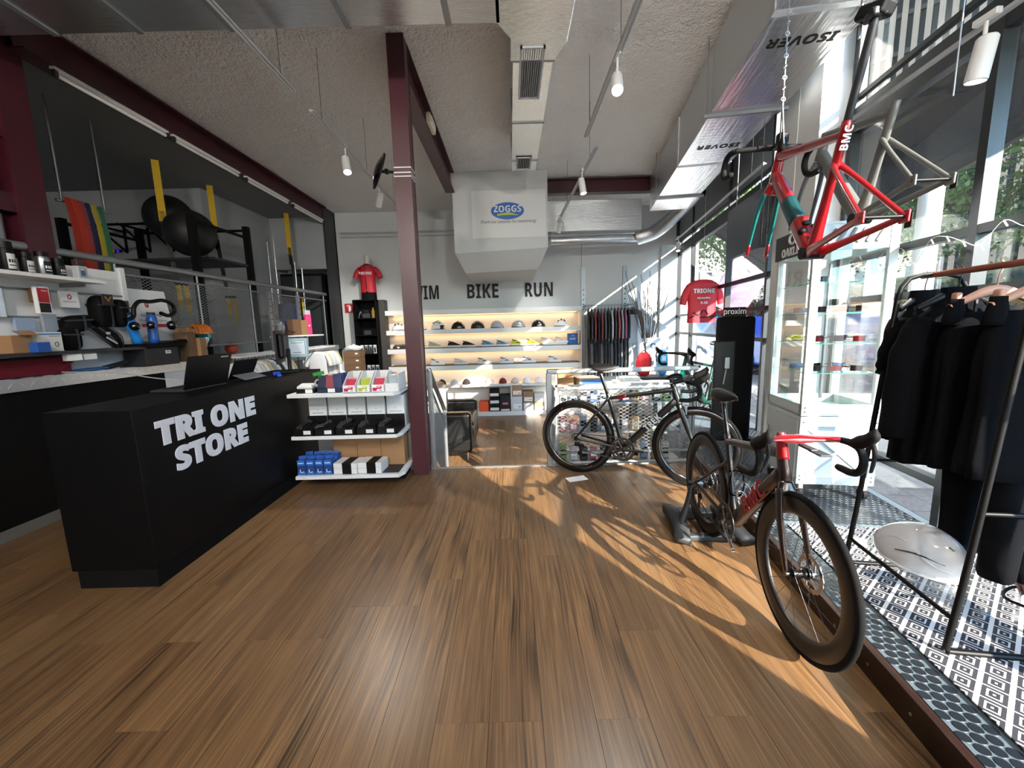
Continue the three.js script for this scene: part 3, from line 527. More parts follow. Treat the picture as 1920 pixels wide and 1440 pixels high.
// ---------- counter ----------
struct('floor', lim(-3.44, -0.95, LOW, -0.002, -3.741, -4.5), subfloor, 'end of the upper floor behind the counter');
{ const t = thing('sales_counter', 'black box-shaped sales counter with big white lettering', 'counter', [-2.17, 0, -2.0]);
  part(t, 'body', [rbox(0.46, 0.975 - 0.1, 2.05, 0.004, 0, 0.5375, -1.025)], M.counter);
  part(t, 'plinth', lim(-0.2, 0.228, 0, 0.105, -0.002, -2.03), M.blackMat);
  for (const [s, y, z0, z1] of [['TRI ONE', 0.742, 0.115, 0.965], ['STORE', 0.566, 0.215, 0.85]]) {
    const g = text3(s, 0.185, 0.003, font, 0.011); g.computeBoundingBox(); const w = g.boundingBox.max.x - g.boundingBox.min.x, h = g.boundingBox.max.y - g.boundingBox.min.y;
    g.scale((z1 - z0) / w, 0.145 / h, 1); g.rotateY(Math.PI / 2); part(t, 'lettering', g.translate(0.2305, y + 0.075, -(z0 + z1) / 2), std(0xe9ecf2, 0.55), 'white lettering'); }
}
{ const t = thing('laptop', 'open black laptop on the sales counter', 'laptop', [-2.265, 0.976, -2.8], Math.PI * 0.5 - 0.06);
  part(t, 'base', rbox(0.38, 0.016, 0.24, 0.005, 0, 0.008, 0), M.darkGrey);
  part(t, 'keyboard', lim(-0.14, 0.14, 0.016, 0.018, -0.07, 0.02), M.black);
  const l = part(t, 'screen_lid', rbox(0.38, 0.23, 0.008, 0.003, 0, 0.115, 0), M.black); l.position.set(0, 0.012, 0.115); l.rotation.x = 0.28;
  part(l, 'maker_badge', [0, 1, 2, 3].map((k) => lim(0.09 + k * 0.018, 0.102 + k * 0.018, 0.204, 0.214, 0.004, 0.0048)), M.lightGrey, 'small pale badge');
}
{ const t = thing('tablet', 'dark tablet on a folding stand behind the laptop', 'tablet', [-2.26, 0.976, -3.27], Math.PI * 0.5 - 0.05);
  const s = part(t, 'screen', rbox(0.27, 0.17, 0.009, 0.004, 0, 0.085, 0), M.black); s.rotation.x = 0.45; s.position.set(0, 0.01, 0.03);
  part(t, 'kickstand', rbox(0.25, 0.006, 0.11, 0.002, 0, 0.028, 0.115, 0.35), M.midGrey, 'grey folding stand');
}
{ const t = thing('computer_monitor', 'black monitor seen from the side on the counter', 'monitor', [-2.16, 0.976, -3.78], 1.95);
  part(t, 'housing', [rbox(0.46, 0.30, 0.02, 0.006, 0, 0.24, -0.012), rbox(0.36, 0.22, 0.05, 0.02, 0, 0.25, 0.02)], M.black);
  part(t, 'neck', [rbox(0.06, 0.2, 0.03, 0.006, 0, 0.12, 0.055)], M.black); part(t, 'foot', rbox(0.24, 0.014, 0.18, 0.006, 0, 0.008, 0.04), M.black);
}
{ const t = thing('table_sign', 'small framed notice on a thin stand by the monitor', 'sign', [-2.12, 0.976, -3.98], 0.5);
  part(t, 'stand', [rod(V(0, 0, 0), V(0, 0.14, 0), 0.004), cyl(0.05, 0.05, 0.006, 20, 0, 0.003, 0)], M.black);
  part(t, 'frame', rbox(0.2, 0.19, 0.012, 0.004, 0, 0.22, 0), std(0x9fc4cf, 0.4), 'pale blue frame');
  part(t, 'notice', plane(0.165, 0.155, 0, 0.22, 0.0068), printMat(128, 128, (c) => { c.fillStyle = '#e9f1f2'; c.fillRect(0, 0, 128, 128); c.strokeStyle = '#1f3a40'; c.lineWidth = 3; c.strokeRect(7, 7, 114, 114); c.fillStyle = '#8a8f92'; c.fillRect(24, 22, 80, 5); c.fillRect(34, 100, 60, 6); }));
}
{ const t = thing('card_stamp', 'blue handheld card tool lying on the counter edge', 'tool', [-2.03, 0.976, -3.46], 0.7);
  part(t, 'body', rbox(0.035, 0.022, 0.12, 0.008, 0, 0.012, 0, 0.1), std(0x1d4fc4, 0.4)); part(t, 'head', rbox(0.055, 0.03, 0.04, 0.01, 0, 0.016, -0.06), std(0x1d4fc4, 0.4)); }
{ const t = thing('cash_drawer_tray', 'small pale tray with cables behind the laptop', 'tray', [-2.34, 0.976, -3.06]);
  part(t, 'tray', [rbox(0.12, 0.03, 0.2, 0.006, 0, 0.016, 0)], M.lightGrey); part(t, 'cable', tube([[0, 0.03, 0.1], [-0.3, 0.06, 0.1], [-0.7, 0.1, 0.0], [-1.05, 0.12, 0.05]], 0.004, 24, 6), M.lightGrey, 'grey cable'); }
// ---------- accessory shelves beside the column ----------
const SH = thing('accessory_shelf_unit', 'white three-tier accessory shelf unit beside the red column', 'shelf', [0, 0, 0]);
const shelfShape = (y) => { const g = ext([[-1.87, -3.28], [-0.99, -3.28], [-0.955, -3.36], [-0.955, -3.72], [-1.87, -3.72]].map(([x, z]) => [x, -z]), 0.026, 0.002); g.rotateX(-Math.PI / 2); return g.translate(0, y - 0.028, 0); };
for (const y of [0.125, 0.475, 0.835]) { const s = part(SH, 'shelf', shelfShape(y), M.white); if (y < 0.2) part(s, 'mat', lim(-1.86, -1.0, y, y + 0.002, -3.32, -3.7), M.darkGrey, 'dark liner'); }
part(SH, 'back_panel', lim(-1.87, -0.95, 0.0, 0.86, -3.72, -3.735), std(0xb9bcbe, 0.6));
part(SH, 'plinth', lim(-1.85, -1.0, 0, 0.1, -3.5, -3.72), M.blackMat);
function labelCard(parent, x, y, z, w = 0.06, h = 0.032) { part(parent, 'price_card', lim(x - w / 2, x + w / 2, y - h / 2, y + h / 2, z, z + 0.002), M.paper, 'white price card'); }
// open white bins with coloured fronts
[[-1.36, 0xb8123a, 'crimson'], [-1.24, 0xa8b422, 'lime green'], [-1.12, 0xb8123a, 'crimson and grey']].forEach(([x, col, nm], i) => {
  const t = thing('product_bin', 'open white display bin with a ' + nm + ' front ' + ['next to the navy packets', 'between two other bins', 'next to the white packets'][i], 'bin', [x, 0.836, -3.42]);
  const side = ext([[-0.12, 0], [0.12, 0], [0.12, 0.06], [-0.02, 0.16], [-0.12, 0.16]].map(([z, y]) => [-z, y]), 0.003); side.rotateY(Math.PI / 2);
  part(t, 'tray', [side.clone().translate(-0.052, 0, 0), side.clone().translate(0.049, 0, 0), lim(-0.05, 0.05, 0, 0.003, -0.12, 0.12), lim(-0.05, 0.05, 0, 0.16, -0.12, -0.117), lim(-0.05, 0.05, 0, 0.062, 0.117, 0.12)], M.white);
  part(t, 'front_print', plane(0.096, 0.055, 0, 0.032, 0.1212), printMat(96, 56, (c) => { c.fillStyle = '#f0f0ee'; c.fillRect(0, 0, 96, 56); c.fillStyle = '#' + col.toString(16).padStart(6, '0'); c.fillRect(6, 22, 34, 28); c.fillRect(40, 8, 40, 26); c.fillStyle = '#fff'; c.fillRect(44, 12, 30, 4); c.fillRect(44, 19, 22, 3); c.fillStyle = '#444'; c.fillRect(58, 42, 24, 5); }));
  for (let k = 0; k < 3; k++) part(t, 'sachet', rbox(0.08, 0.1, 0.016, 0.006, 0, 0.06, 0.06 - k * 0.035, -0.2), k % 2 ? M.lightGrey : std(col, 0.5));
});
{ const t = thing('product_bin', 'open white bin of clear-wrapped white packets next to the column', 'bin', [-1.0, 0.836, -3.43]);
  part(t, 'tray', [lim(-0.06, 0.05, 0, 0.07, 0.12, 0.123), lim(-0.06, 0.05, 0, 0.003, -0.12, 0.12), lim(0.047, 0.05, 0, 0.15, -0.12, 0.1), lim(-0.06, -0.057, 0, 0.1, -0.12, 0.12)], M.white);
  for (let k = 0; k < 4; k++) { const p = part(t, 'packet', rbox(0.09, 0.12, 0.02, 0.008, -0.005, 0.075, 0.08 - k * 0.045, -0.25, 0, 0.06 * (k - 1.5)), M.plastic); part(p, 'insert', rbox(0.06, 0.07, 0.006, 0.002, -0.005, 0.07, 0.08 - k * 0.045, -0.25), k % 2 ? M.white : M.lightGrey); } }
// left part of the top shelf
{ const t = thing('display_tray', 'black and white tray holding a green mini pump', 'tray', [-1.74, 0.836, -3.4]);
  part(t, 'tray', [rbox(0.16, 0.035, 0.14, 0.004, 0, 0.018, 0)], M.black); part(t, 'lid', rbox(0.13, 0.03, 0.1, 0.01, -0.02, 0.05, 0.0, 0.2), M.white); labelCard(t, 0.03, 0.018, 0.071);
  part(t, 'pump', [rbox(0.09, 0.03, 0.03, 0.006, 0.08, 0.155, -0.02, 0, 0, 0.2), rbox(0.03, 0.06, 0.02, 0.006, 0.09, 0.12, -0.02)], std(0x2f8a3a, 0.5), 'green mini pump'); part(t, 'hose', new THREE.TorusGeometry(0.03, 0.008, 8, 20).translate(0.085, 0.075, 0.0), M.lightGrey); part(t, 'bracket', rbox(0.05, 0.11, 0.05, 0.006, 0.085, 0.08, -0.05), M.black); }
{ const t = thing('display_tray', 'dark tray stuffed with navy and red nutrition packets', 'tray', [-1.54, 0.836, -3.42]);
  part(t, 'tray', rbox(0.2, 0.04, 0.18, 0.004, 0, 0.02, 0), std(0x14213d, 0.5)); labelCard(t, 0.02, 0.02, 0.092);
  const cs = [0x14213d, 0x7d1626, 0x1d2b55, 0x16181c, 0xc6c8cc, 0x243a7a]; for (let k = 0; k < 12; k++) part(t, 'packet', rbox(0.07, 0.1 + (k % 3) * 0.02, 0.014, 0.005, -0.065 + (k % 3) * 0.065, 0.085, 0.06 - Math.floor(k / 3) * 0.042, -0.22, 0.1 * (k % 2), 0.12 * ((k % 3) - 1)), std(cs[k % 6], 0.45)); }
// middle shelf: five white cartons behind, five black bins in front
{ const names = ['at the counter end of the row', 'second from the counter end', 'in the middle of the row', 'second from the column end', 'at the column end of the row'];
  for (let k = 0; k < 5; k++) {
    const x = -1.765 + k * 0.176;
    const t = thing('white_carton', 'plain white carton with fine grey print, ' + names[k], 'carton', [x, 0.476, -3.63], 0, 'white cartons on the middle shelf');
    part(t, 'box', rbox(0.158, 0.29, 0.14, 0.002, 0, 0.146, 0), M.white); part(t, 'print', plane(0.14, 0.1, 0, 0.15, 0.0712), printMat(140, 100, (c) => { c.fillStyle = '#e6e6e4'; c.fillRect(0, 0, 140, 100); c.fillStyle = '#8b8f92'; for (let k = 0; k < 12; k++) c.fillRect(20 + k * 8.5, 54, 6, 8); c.fillRect(64, 26, 12, 6); }));
    const b = thing('accessory_bin', 'black bin of small black parts with price card, ' + names[k], 'bin', [x - 0.005, 0.476, -3.42], 0, 'black bins on the middle shelf');
    part(b, 'bin', [lim(-0.085, 0.085, 0, 0.004, -0.13, 0.13), lim(-0.085, 0.085, 0, 0.062, 0.126, 0.13), lim(-0.085, 0.085, 0, 0.12, -0.13, -0.126), lim(-0.085, -0.081, 0, 0.07, -0.13, 0.13), lim(0.081, 0.085, 0, 0.07, -0.13, 0.13)], M.black); labelCard(b, 0.03, 0.03, 0.131);
    for (let j = 0; j < 7; j++) part(b, 'part_pack', rbox(0.05 + rnd() * 0.03, 0.02, 0.06, 0.006, -0.05 + (j % 3) * 0.05, 0.06 + rnd() * 0.02, 0.09 - Math.floor(j / 3) * 0.07, rnd() * 0.4, rnd(), rnd() * 0.5), j % 3 ? M.blackMat : M.darkGrey);
  } }
// bottom shelf
for (let k = 0; k < 3; k++) solo('brown_carton', [rbox(0.212, 0.27, 0.16, 0.003, 0, 0.136, 0), lim(-0.106, 0.106, 0.27, 0.272, -0.002, 0.002)], M.card, ['closed brown carton behind the white boxes, at the blue packs', 'closed brown carton in the middle of three on the bottom shelf', 'closed brown carton beside the red column on the bottom shelf'][k], 'carton', 'brown cartons on the bottom shelf', [-1.53 + k * 0.215, 0.128, -3.6]);
{ const bl = printMat(64, 128, (c) => { c.fillStyle = '#2563b8'; c.fillRect(0, 0, 64, 128); c.fillStyle = '#cfe0f2'; c.fillRect(8, 18, 48, 9); c.fillStyle = '#15346e'; c.fillRect(0, 44, 64, 60); c.strokeStyle = '#eef4fa'; c.lineWidth = 6; c.beginPath(); c.arc(36, 92, 16, 0.5, 4); c.stroke(); });
  for (let k = 0; k < 8; k++) {
    const t = thing('bottle_pack', (k < 4 ? 'blue hanging pack in the front row on the bottom shelf' : 'blue hanging pack in the rear row on the bottom shelf'), 'pack', [-1.83 + (k % 4) * 0.076, 0.128, k < 4 ? -3.35 : -3.47], 0, k < 4 ? 'front row of blue packs' : 'rear row of blue packs');
    part(t, 'box', rbox(0.068, 0.13, 0.085, 0.004, 0, 0.065, 0), M.blue); part(t, 'print', plane(0.064, 0.122, 0, 0.065, 0.0432), bl); part(t, 'hang_tab', [rbox(0.06, 0.03, 0.004, 0.002, -0.002, 0.145, 0, 0, 0.3)], M.blue);
  } }
for (let k = 0; k < 4; k++) { const t = thing('white_gift_box', (k % 2 ? 'flat white box with black band, ' : 'flat white box with black band, ') + (k < 2 ? 'in the stack beside the blue packs, ' : 'in the stack before the cartons, ') + (k % 2 ? 'upper' : 'lower'), 'box', [-1.45 + (k > 1 ? 0.21 : 0), 0.128 + (k % 2) * 0.048, -3.39], -0.05);
  part(t, 'box', rbox(0.205, 0.046, 0.17, 0.003, 0, 0.024, 0), M.white); part(t, 'band', lim(-0.025, 0.055, 0.0005, 0.0478, -0.0855, 0.0855), M.black, 'black band'); }
// ---------- product wall on the gym side ----------
{ const t = thing('product_display_wall', 'white slotted display panel fixed over the half wall', 'panel', [-3.5, 0, 0]);
  part(t, 'board', lim(-0.012, 0.0, 1.09, 1.92, -2.0, -3.72), M.white); part(t, 'edge_post', lim(-0.02, 0.02, 1.09, 1.96, -3.7, -3.74), M.white);
  part(t, 'slot_rail', [lim(0, 0.006, 1.50, 1.515, -2.0, -3.7), lim(0, 0.006, 1.70, 1.715, -2.0, -3.7)], M.galv);
  const s = part(t, 'shelf', lim(0, 0.27, 1.77, 1.795, -2.0, -3.3), M.white); part(s, 'bracket', [lim(0, 0.2, 1.74, 1.77, -2.4, -2.41), lim(0, 0.2, 1.74, 1.77, -3.2, -3.21)], M.galv);
  const s2 = part(t, 'shelf', lim(0, 0.24, 1.235, 1.255, -2.0, -3.6), M.darkGrey, 'dark lower shelf'); }
// bottles on the white shelf
{ const lab = (bg, txt, fg) => printMat(128, 96, (c) => { c.fillStyle = bg; c.fillRect(0, 0, 128, 96); c.fillStyle = fg; for (let k = 0; k < txt.length; k++) c.fillRect(8 + k * 18, 36, 12, 20); c.fillRect(8, 70, 70, 6); });
  const bt = [[-2.52, 0.042, 0.22, '#e9e9e9', 'GU', '#111'], [-2.66, 0.04, 0.2, '#1b1b1d', 'HIGH', '#fff'], [-2.78, 0.04, 0.2, '#d8d8d4', 'IMMUNO', '#111'], [-2.89, 0.036, 0.15, '#c9c9c6', 'BCAA', '#222'], [-2.99, 0.041, 0.17, '#141416', 'PRO', '#fff'], [-3.09, 0.036, 0.14, '#1a1b1d', 'ISO', '#ddd']];
  const how = ['tall white tub at the near end of the white shelf', 'black tub with white print beside the tall white tub', 'black-capped tub with vertical white label', 'short tub with grey shoulder label', 'silver-topped black tub in the row', 'small plain black tub beside the boxed bottle'];
  bt.forEach(([z, r, h, bg, tx, fg], i) => { const t = thing('supplement_tub', how[i], 'tub', [-3.36, 1.796, z], Math.PI / 2 + 0.6);
    part(t, 'jar', lathe([[0, 0], [r, 0], [r, h * 0.7], [r * 0.86, h * 0.78], [r * 0.86, h * 0.8]], 24), i === 0 ? M.white : i === 4 ? M.steel : M.black); part(t, 'lid', cyl(r * 0.92, r * 0.92, h * 0.2, 24, 0, h * 0.9, 0), M.black);
    part(t, 'label', place(new THREE.CylinderGeometry(r * 1.01, r * 1.01, h * 0.5, 24, 1, true, -1.2, 2.4), 0, h * 0.36, 0), lab(bg, tx, fg)); });
  const b = thing('boxed_bottle', 'small boxed bottle at the end of the white shelf', 'box', [-3.32, 1.796, -3.2], Math.PI / 2); part(b, 'box', rbox(0.07, 0.1, 0.05, 0.003, 0, 0.05, 0), M.lightGrey); part(b, 'lid', rbox(0.068, 0.05, 0.045, 0.008, 0, 0.125, 0), std(0x3a2320, 0.5), 'dark brown cap'); part(b, 'picture', plane(0.05, 0.07, 0, 0.05, 0.0257), printMat(48, 64, (c) => { c.fillStyle = '#8d97a0'; c.fillRect(0, 0, 48, 64); c.fillStyle = '#40566a'; c.fillRect(8, 18, 30, 34); c.fillStyle = '#dfe6ea'; c.fillRect(10, 8, 18, 6); }));
}
// hanging goods: [name, label, y top, z, w, h, d, material, x]
const redP = printMat(64, 96, (c) => { c.fillStyle = '#e8dfdc'; c.fillRect(0, 0, 64, 96); c.fillStyle = '#9c1522'; c.fillRect(4, 4, 56, 52); c.fillStyle = '#0c0c0e'; c.fillRect(4, 58, 56, 34); c.fillStyle = '#e8c8c8'; c.fillRect(24, 12, 30, 3); });
const compP = printMat(128, 96, (c) => { c.fillStyle = '#dcdedd'; c.fillRect(0, 0, 128, 96); c.strokeStyle = '#b01f2c'; c.lineWidth = 8; c.beginPath(); c.arc(62, 32, 12, 0, 7); c.stroke(); c.fillStyle = '#4a4d50'; c.font = '14px sans-serif'; c.fillText('COMPRESSPORT', 6, 66); });
const gP = printMat(128, 96, (c) => { c.fillStyle = '#e2e0d8'; c.fillRect(0, 0, 128, 96); c.fillStyle = '#3a7fb5'; c.fillRect(4, 6, 120, 7); c.fillStyle = '#8b8f92'; c.fillRect(60, 18, 60, 4); c.strokeStyle = '#3a3d40'; c.lineWidth = 4; c.beginPath(); c.arc(96, 62, 11, 0.3, 6); c.stroke(); c.beginPath(); c.moveTo(96, 62); c.lineTo(108, 62); c.stroke(); });
function hang(name, label, cat, y, z, w, h, d, mat, pr, x = -3.49) {
  const t = thing(name, label, cat, [x, y, z], Math.PI / 2 + 0.06 * Math.sin(z * 40));
  part(t, 'body', rbox(w, h, d, 0.004, 0, -h / 2, d / 2 + 0.01), mat);
  if (pr) part(t, 'print', plane(w - 0.004, h - 0.004, 0, -h / 2, d + 0.0106), pr);
  part(t, 'hook', [rod(V(0, 0.01, 0), V(0, 0.01, d + 0.02), 0.002)], M.steel);
  return t;
}
hang('hanging_pack', 'silver foil drink pouch hanging under the white shelf', 'pouch', 1.70, -2.74, 0.1, 0.2, 0.04, std(0xb9c4c8, 0.25, 0.8));
hang('hanging_pack', 'red and black boxed energy pack hanging under the white shelf', 'pack', 1.715, -2.92, 0.085, 0.19, 0.03, M.white, redP, -3.36);
hang('hanging_pack', 'tan and white card pack behind the red pack', 'pack', 1.715, -3.02, 0.1, 0.1, 0.05, M.card);
hang('hanging_pack', 'white square pack with a red ring emblem', 'pack', 1.705, -3.16, 0.125, 0.125, 0.02, M.white, compP, -3.42);
hang('hanging_pack', 'pale blue transparent pack low on the panel', 'pack', 1.5, -2.9, 0.12, 0.15, 0.02, std(0x8fa0b8, 0.3));
hang('hanging_pack', 'grey-blue transparent pack beside the red pack', 'pack', 1.53, -3.06, 0.1, 0.16, 0.02, std(0x9aa4b0, 0.3));
function pouch(label, y, z, w, h, d, x, turn, mat = M.blackMat, tilt = 0) {
  const t = thing('saddle_bag', label, 'bag', [x, y, z], turn);
  const b = part(t, 'bag', blob((v) => V(Math.sign(v.x) * Math.abs(v.x) ** 0.6 * w / 2, Math.sign(v.y) * Math.abs(v.y) ** 0.55 * h / 2 + v.x * tilt, Math.sign(v.z) * Math.abs(v.z) ** 0.7 * d / 2 * (1 - 0.25 * v.x)), 20, 14), mat);
  part(b, 'strap', [box(w * 0.9, 0.012, d * 1.02, 0, h * 0.2, 0, 0, 0, tilt * 3), box(0.014, h * 0.9, d * 1.01, w * 0.15, 0, 0)], M.darkGrey); return t;
}
pouch('black padded saddle bag hanging beside the ring-emblem pack', 1.46, -3.2, 0.19, 0.13, 0.1, -3.42, Math.PI / 2 - 0.2, M.blackMat, 0.02);
pouch('tall black hydration pack hanging from the panel', 1.56, -3.42, 0.16, 0.27, 0.12, -3.42, Math.PI / 2);
pouch('rounded black pannier beside the hydration pack', 1.55, -3.55, 0.13, 0.24, 0.14, -3.41, Math.PI / 2 + 0.2);
pouch('pair of slim black tube bags above the dark shelf', 1.34, -3.12, 0.15, 0.17, 0.08, -3.4, Math.PI / 2);
{ const t = thing('hydration_sample', 'black pack card with a small brass lacing detail', 'pack', [-3.34, 1.7, -3.4], Math.PI / 2); part(t, 'card', rbox(0.09, 0.09, 0.01, 0.003, 0, -0.045, 0), std(0x2a1a18, 0.6)); part(t, 'lacing', [box(0.05, 0.006, 0.004, 0.01, -0.04, 0.007, 0, 0, 0.9), box(0.05, 0.006, 0.004, -0.01, -0.04, 0.007, 0, 0, -0.9)], M.yarn); }
{ const t = thing('multi_tool_rack', 'tangle of black straps and buckles over the dark shelf', 'straps', [-3.38, 1.34, -3.36], Math.PI / 2);
  for (let k = 0; k < 7; k++) part(t, 'strap', tube([[-0.12 + k * 0.03, 0.09, 0], [-0.08 + k * 0.03, 0.02, 0.04], [-0.02 + k * 0.02, -0.04, 0.05], [0.05 + k * 0.012, -0.085, 0.02]], 0.009, 12, 6), k % 3 ? M.blackMat : M.darkGrey); part(t, 'buckle', [rbox(0.03, 0.02, 0.01, 0.003, -0.02, 0.04, 0.06), rbox(0.1, 0.014, 0.008, 0.003, 0.0, -0.02, 0.062, 0, 0, -0.6)], M.lightGrey); }
{ const t = thing('boxed_sensor', 'cream box with blue stripe and round emblem', 'box', [-3.36, 1.256, -2.9], Math.PI / 2 + 0.1); part(t, 'box', rbox(0.17, 0.14, 0.1, 0.003, 0, 0.07, 0), std(0xdcd9cf, 0.7)); part(t, 'print', plane(0.166, 0.136, 0, 0.07, 0.0507), gP); }
solo('small_carton', [rbox(0.12, 0.12, 0.1, 0.003, 0, 0.06, 0), box(0.11, 0.002, 0.06, 0.02, 0.135, 0.06, 0.5)], M.card, 'open brown carton beside the cream sensor box', 'carton', null, [-3.34, 1.256, -2.72], Math.PI / 2);
solo('small_carton', rbox(0.08, 0.07, 0.06, 0.003, 0, 0.035, 0), M.blue, 'little blue box in front of the open carton', 'carton', null, [-3.26, 1.256, -2.79], Math.PI / 2);
solo('small_carton', rbox(0.09, 0.05, 0.05, 0.002, 0, 0.025, 0), M.paper, 'small white box hanging below the dark shelf', 'carton', null, [-3.3, 1.18, -3.02], Math.PI / 2 - 0.2);
solo('small_carton', rbox(0.09, 0.045, 0.05, 0.002, 0, 0.0225, 0), M.white, 'small white box with blue end below the shelf', 'carton', null, [-3.3, 1.18, -3.13], Math.PI / 2 - 0.1);
// aero bars with blue bottles
{ const t = thing('aero_bottle_system', 'blue-striped drink system with black curved bars on a stand', 'bottle set', [-3.36, 1.076, -3.74], Math.PI / 2);
  for (const [x, tilt, m] of [[-0.1, 0.25, std(0x1c7fd0, 0.3)], [0.06, -0.03, std(0x2b5fb0, 0.3)]]) { const b = part(t, 'bottle', lathe([[0, 0], [0.035, 0.005], [0.04, 0.05], [0.036, 0.11], [0.042, 0.17], [0.04, 0.24], [0.03, 0.27], [0, 0.272]], 20), m, 'translucent blue bottle'); b.position.set(x, 0.2, 0); b.rotation.z = tilt; part(b, 'cap', cyl(0.032, 0.032, 0.02, 18, 0, 0.28, 0), M.darkGrey); }
  part(t, 'bar', [tube([[-0.3, 0.41, 0.1], [-0.22, 0.44, 0.1], [-0.2, 0.52, 0.1], [-0.14, 0.575, 0.1], [-0.03, 0.58, 0.1], [0.1, 0.6, 0.1], [0.2, 0.57, 0.1], [0.22, 0.5, 0.1], [0.15, 0.46, 0.1], [0.06, 0.48, 0.1]], 0.017, 50, 10)], M.black, 'curved black handlebar');
  part(t, 'pad', [sph(0.04, 14, 10, -0.2, 0.36, 0.08), sph(0.036, 14, 10, -0.06, 0.37, 0.1), sph(0.045, 14, 10, 0.19, 0.37, 0.08)], phy(0x0c0c0d, 0.2, { clearcoat: 1 }), 'glossy black elbow pads');
  part(t, 'base', [rbox(0.5, 0.05, 0.16, 0.015, 0.05, 0.18, 0.02), rbox(0.2, 0.04, 0.08, 0.015, 0.26, 0.2, 0.04, 0, 0, 0.15)], M.blackMat); part(t, 'carton', rbox(0.36, 0.16, 0.2, 0.004, 0.02, 0.08, 0), std(0x14161c, 0.6), 'black carton with label'); part(t, 'label', plane(0.06, 0.03, 0.08, 0.12, 0.1012), printMat(64, 32, (c) => { c.fillStyle = '#d8d8d8'; c.fillRect(0, 0, 64, 32); c.fillStyle = '#555'; c.fillRect(14, 12, 36, 8); })); }
solo('grey_carton', rbox(0.3, 0.155, 0.12, 0.004, 0, 0.078, 0), M.darkGrey, 'dark grey carton lying before the poster board', 'carton', null, [-3.46, 1.076, -3.98], Math.PI / 2);
solo('magnetic_tray', rbox(0.1, 0.02, 0.3, 0.006, 0, 0.01, 0), std(0x1f6fb0, 0.5), 'flat blue folder lying on the tread plate', 'folder', null, [-3.5, 1.08, -3.3], 0.15);
solo('wire_bundle', [tube([[0, 0, 0], [0.06, 0.04, -0.2], [0.03, 0.02, -0.4]], 0.02, 14, 6), tube([[0.05, 0.0, -0.35], [0.05, 0.02, -0.5], [0.03, 0.0, -0.7]], 0.008, 12, 6)], M.darkGrey, 'grey wrapped cable bundle lying on the tread plate', 'cable', null, [-3.5, 1.085, -3.42]);
solo('marker_pen', rod(V(0, 0.006, 0), V(0.03, 0.006, -0.24), 0.006), std(0x1d66c4, 0.4), 'long blue pen lying on the tread plate', 'pen', null, [-3.46, 1.08, -3.86]);
// red bench boxes behind the shelf near the frame edge
{ const t = thing('crimson_crate', 'crimson fabric crate behind the tread plate', 'crate', [-3.52, 1.08, -2.75], Math.PI / 2); part(t, 'crate', rbox(0.8, 0.13, 0.12, 0.01, 0, 0.065, 0), std(0x7a0f26, 0.7)); part(t, 'rim', rbox(0.82, 0.016, 0.13, 0.006, 0, 0.132, 0), std(0x2a0a12, 0.7)); part(t, 'strap', tube([[0.3, 0.03, 0.065], [0.38, 0.08, 0.07], [0.44, 0.12, 0.065]], 0.012, 12, 6), std(0x8c1a32, 0.6)); }
// poster board
{ const t = thing('poster_board', 'white poster with red emblem and red bar leaning on the railing', 'poster', [-3.52, 1.3, -4.03], Math.PI / 2); t.rotation.order = 'YXZ'; t.rotation.x = -0.12;
  part(t, 'board', lim(-0.22, 0.22, 0, 0.5, -0.004, 0.0), M.paper);
  part(t, 'print', plane(0.436, 0.496, 0, 0.25, 0.001), printMat(436, 496, (c) => { c.fillStyle = '#e0e1e0'; c.fillRect(0, 0, 436, 496); c.strokeStyle = '#d0d2d2'; c.lineWidth = 5; c.beginPath(); c.arc(200, 210, 110, Math.PI, 0); c.stroke();
    c.fillStyle = '#a03038'; c.beginPath(); c.moveTo(172, 120); c.lineTo(216, 120); c.lineTo(216, 160); c.lineTo(194, 176); c.lineTo(172, 160); c.fill(); c.fillRect(180, 106, 28, 12); c.fillStyle = '#e0e1e0'; c.fillRect(184, 132, 20, 5); c.fillRect(191, 126, 6, 30);
    c.strokeStyle = '#3a3d40'; c.lineWidth = 6; c.lineCap = 'round'; const st = (p) => { c.beginPath(); p.forEach(([x, y], i) => (i ? c.lineTo(x, y) : c.moveTo(x, y))); c.stroke(); };
    st([[330, 236], [330, 252], [318, 252], [318, 262]]); st([[312, 248], [312, 226]]); st([[306, 250], [286, 250], [276, 236], [290, 234], [296, 250]]); st([[262, 222], [262, 250], [250, 262]]);
    st([[226, 222], [226, 250]]); st([[214, 222], [214, 250], [196, 250], [196, 240]]); st([[188, 250], [172, 250], [172, 238], [182, 236]]); st([[164, 244], [156, 262]]); st([[148, 244], [148, 252], [112, 252], [112, 240]]); c.fillRect(127, 262, 6, 6); c.fillRect(262, 264, 6, 6); c.fillRect(330, 268, 6, 6);
    c.fillStyle = '#4a4d50'; c.font = '34px sans-serif'; c.fillText('Champion du Maroc', 70, 310); c.fillStyle = '#b8283c'; c.fillRect(84, 330, 270, 34); c.fillStyle = '#c2c4c4'; c.beginPath(); c.moveTo(40, 470); c.lineTo(230, 380); c.lineTo(420, 440); c.lineTo(420, 496); c.lineTo(40, 496); c.fill(); }));
}
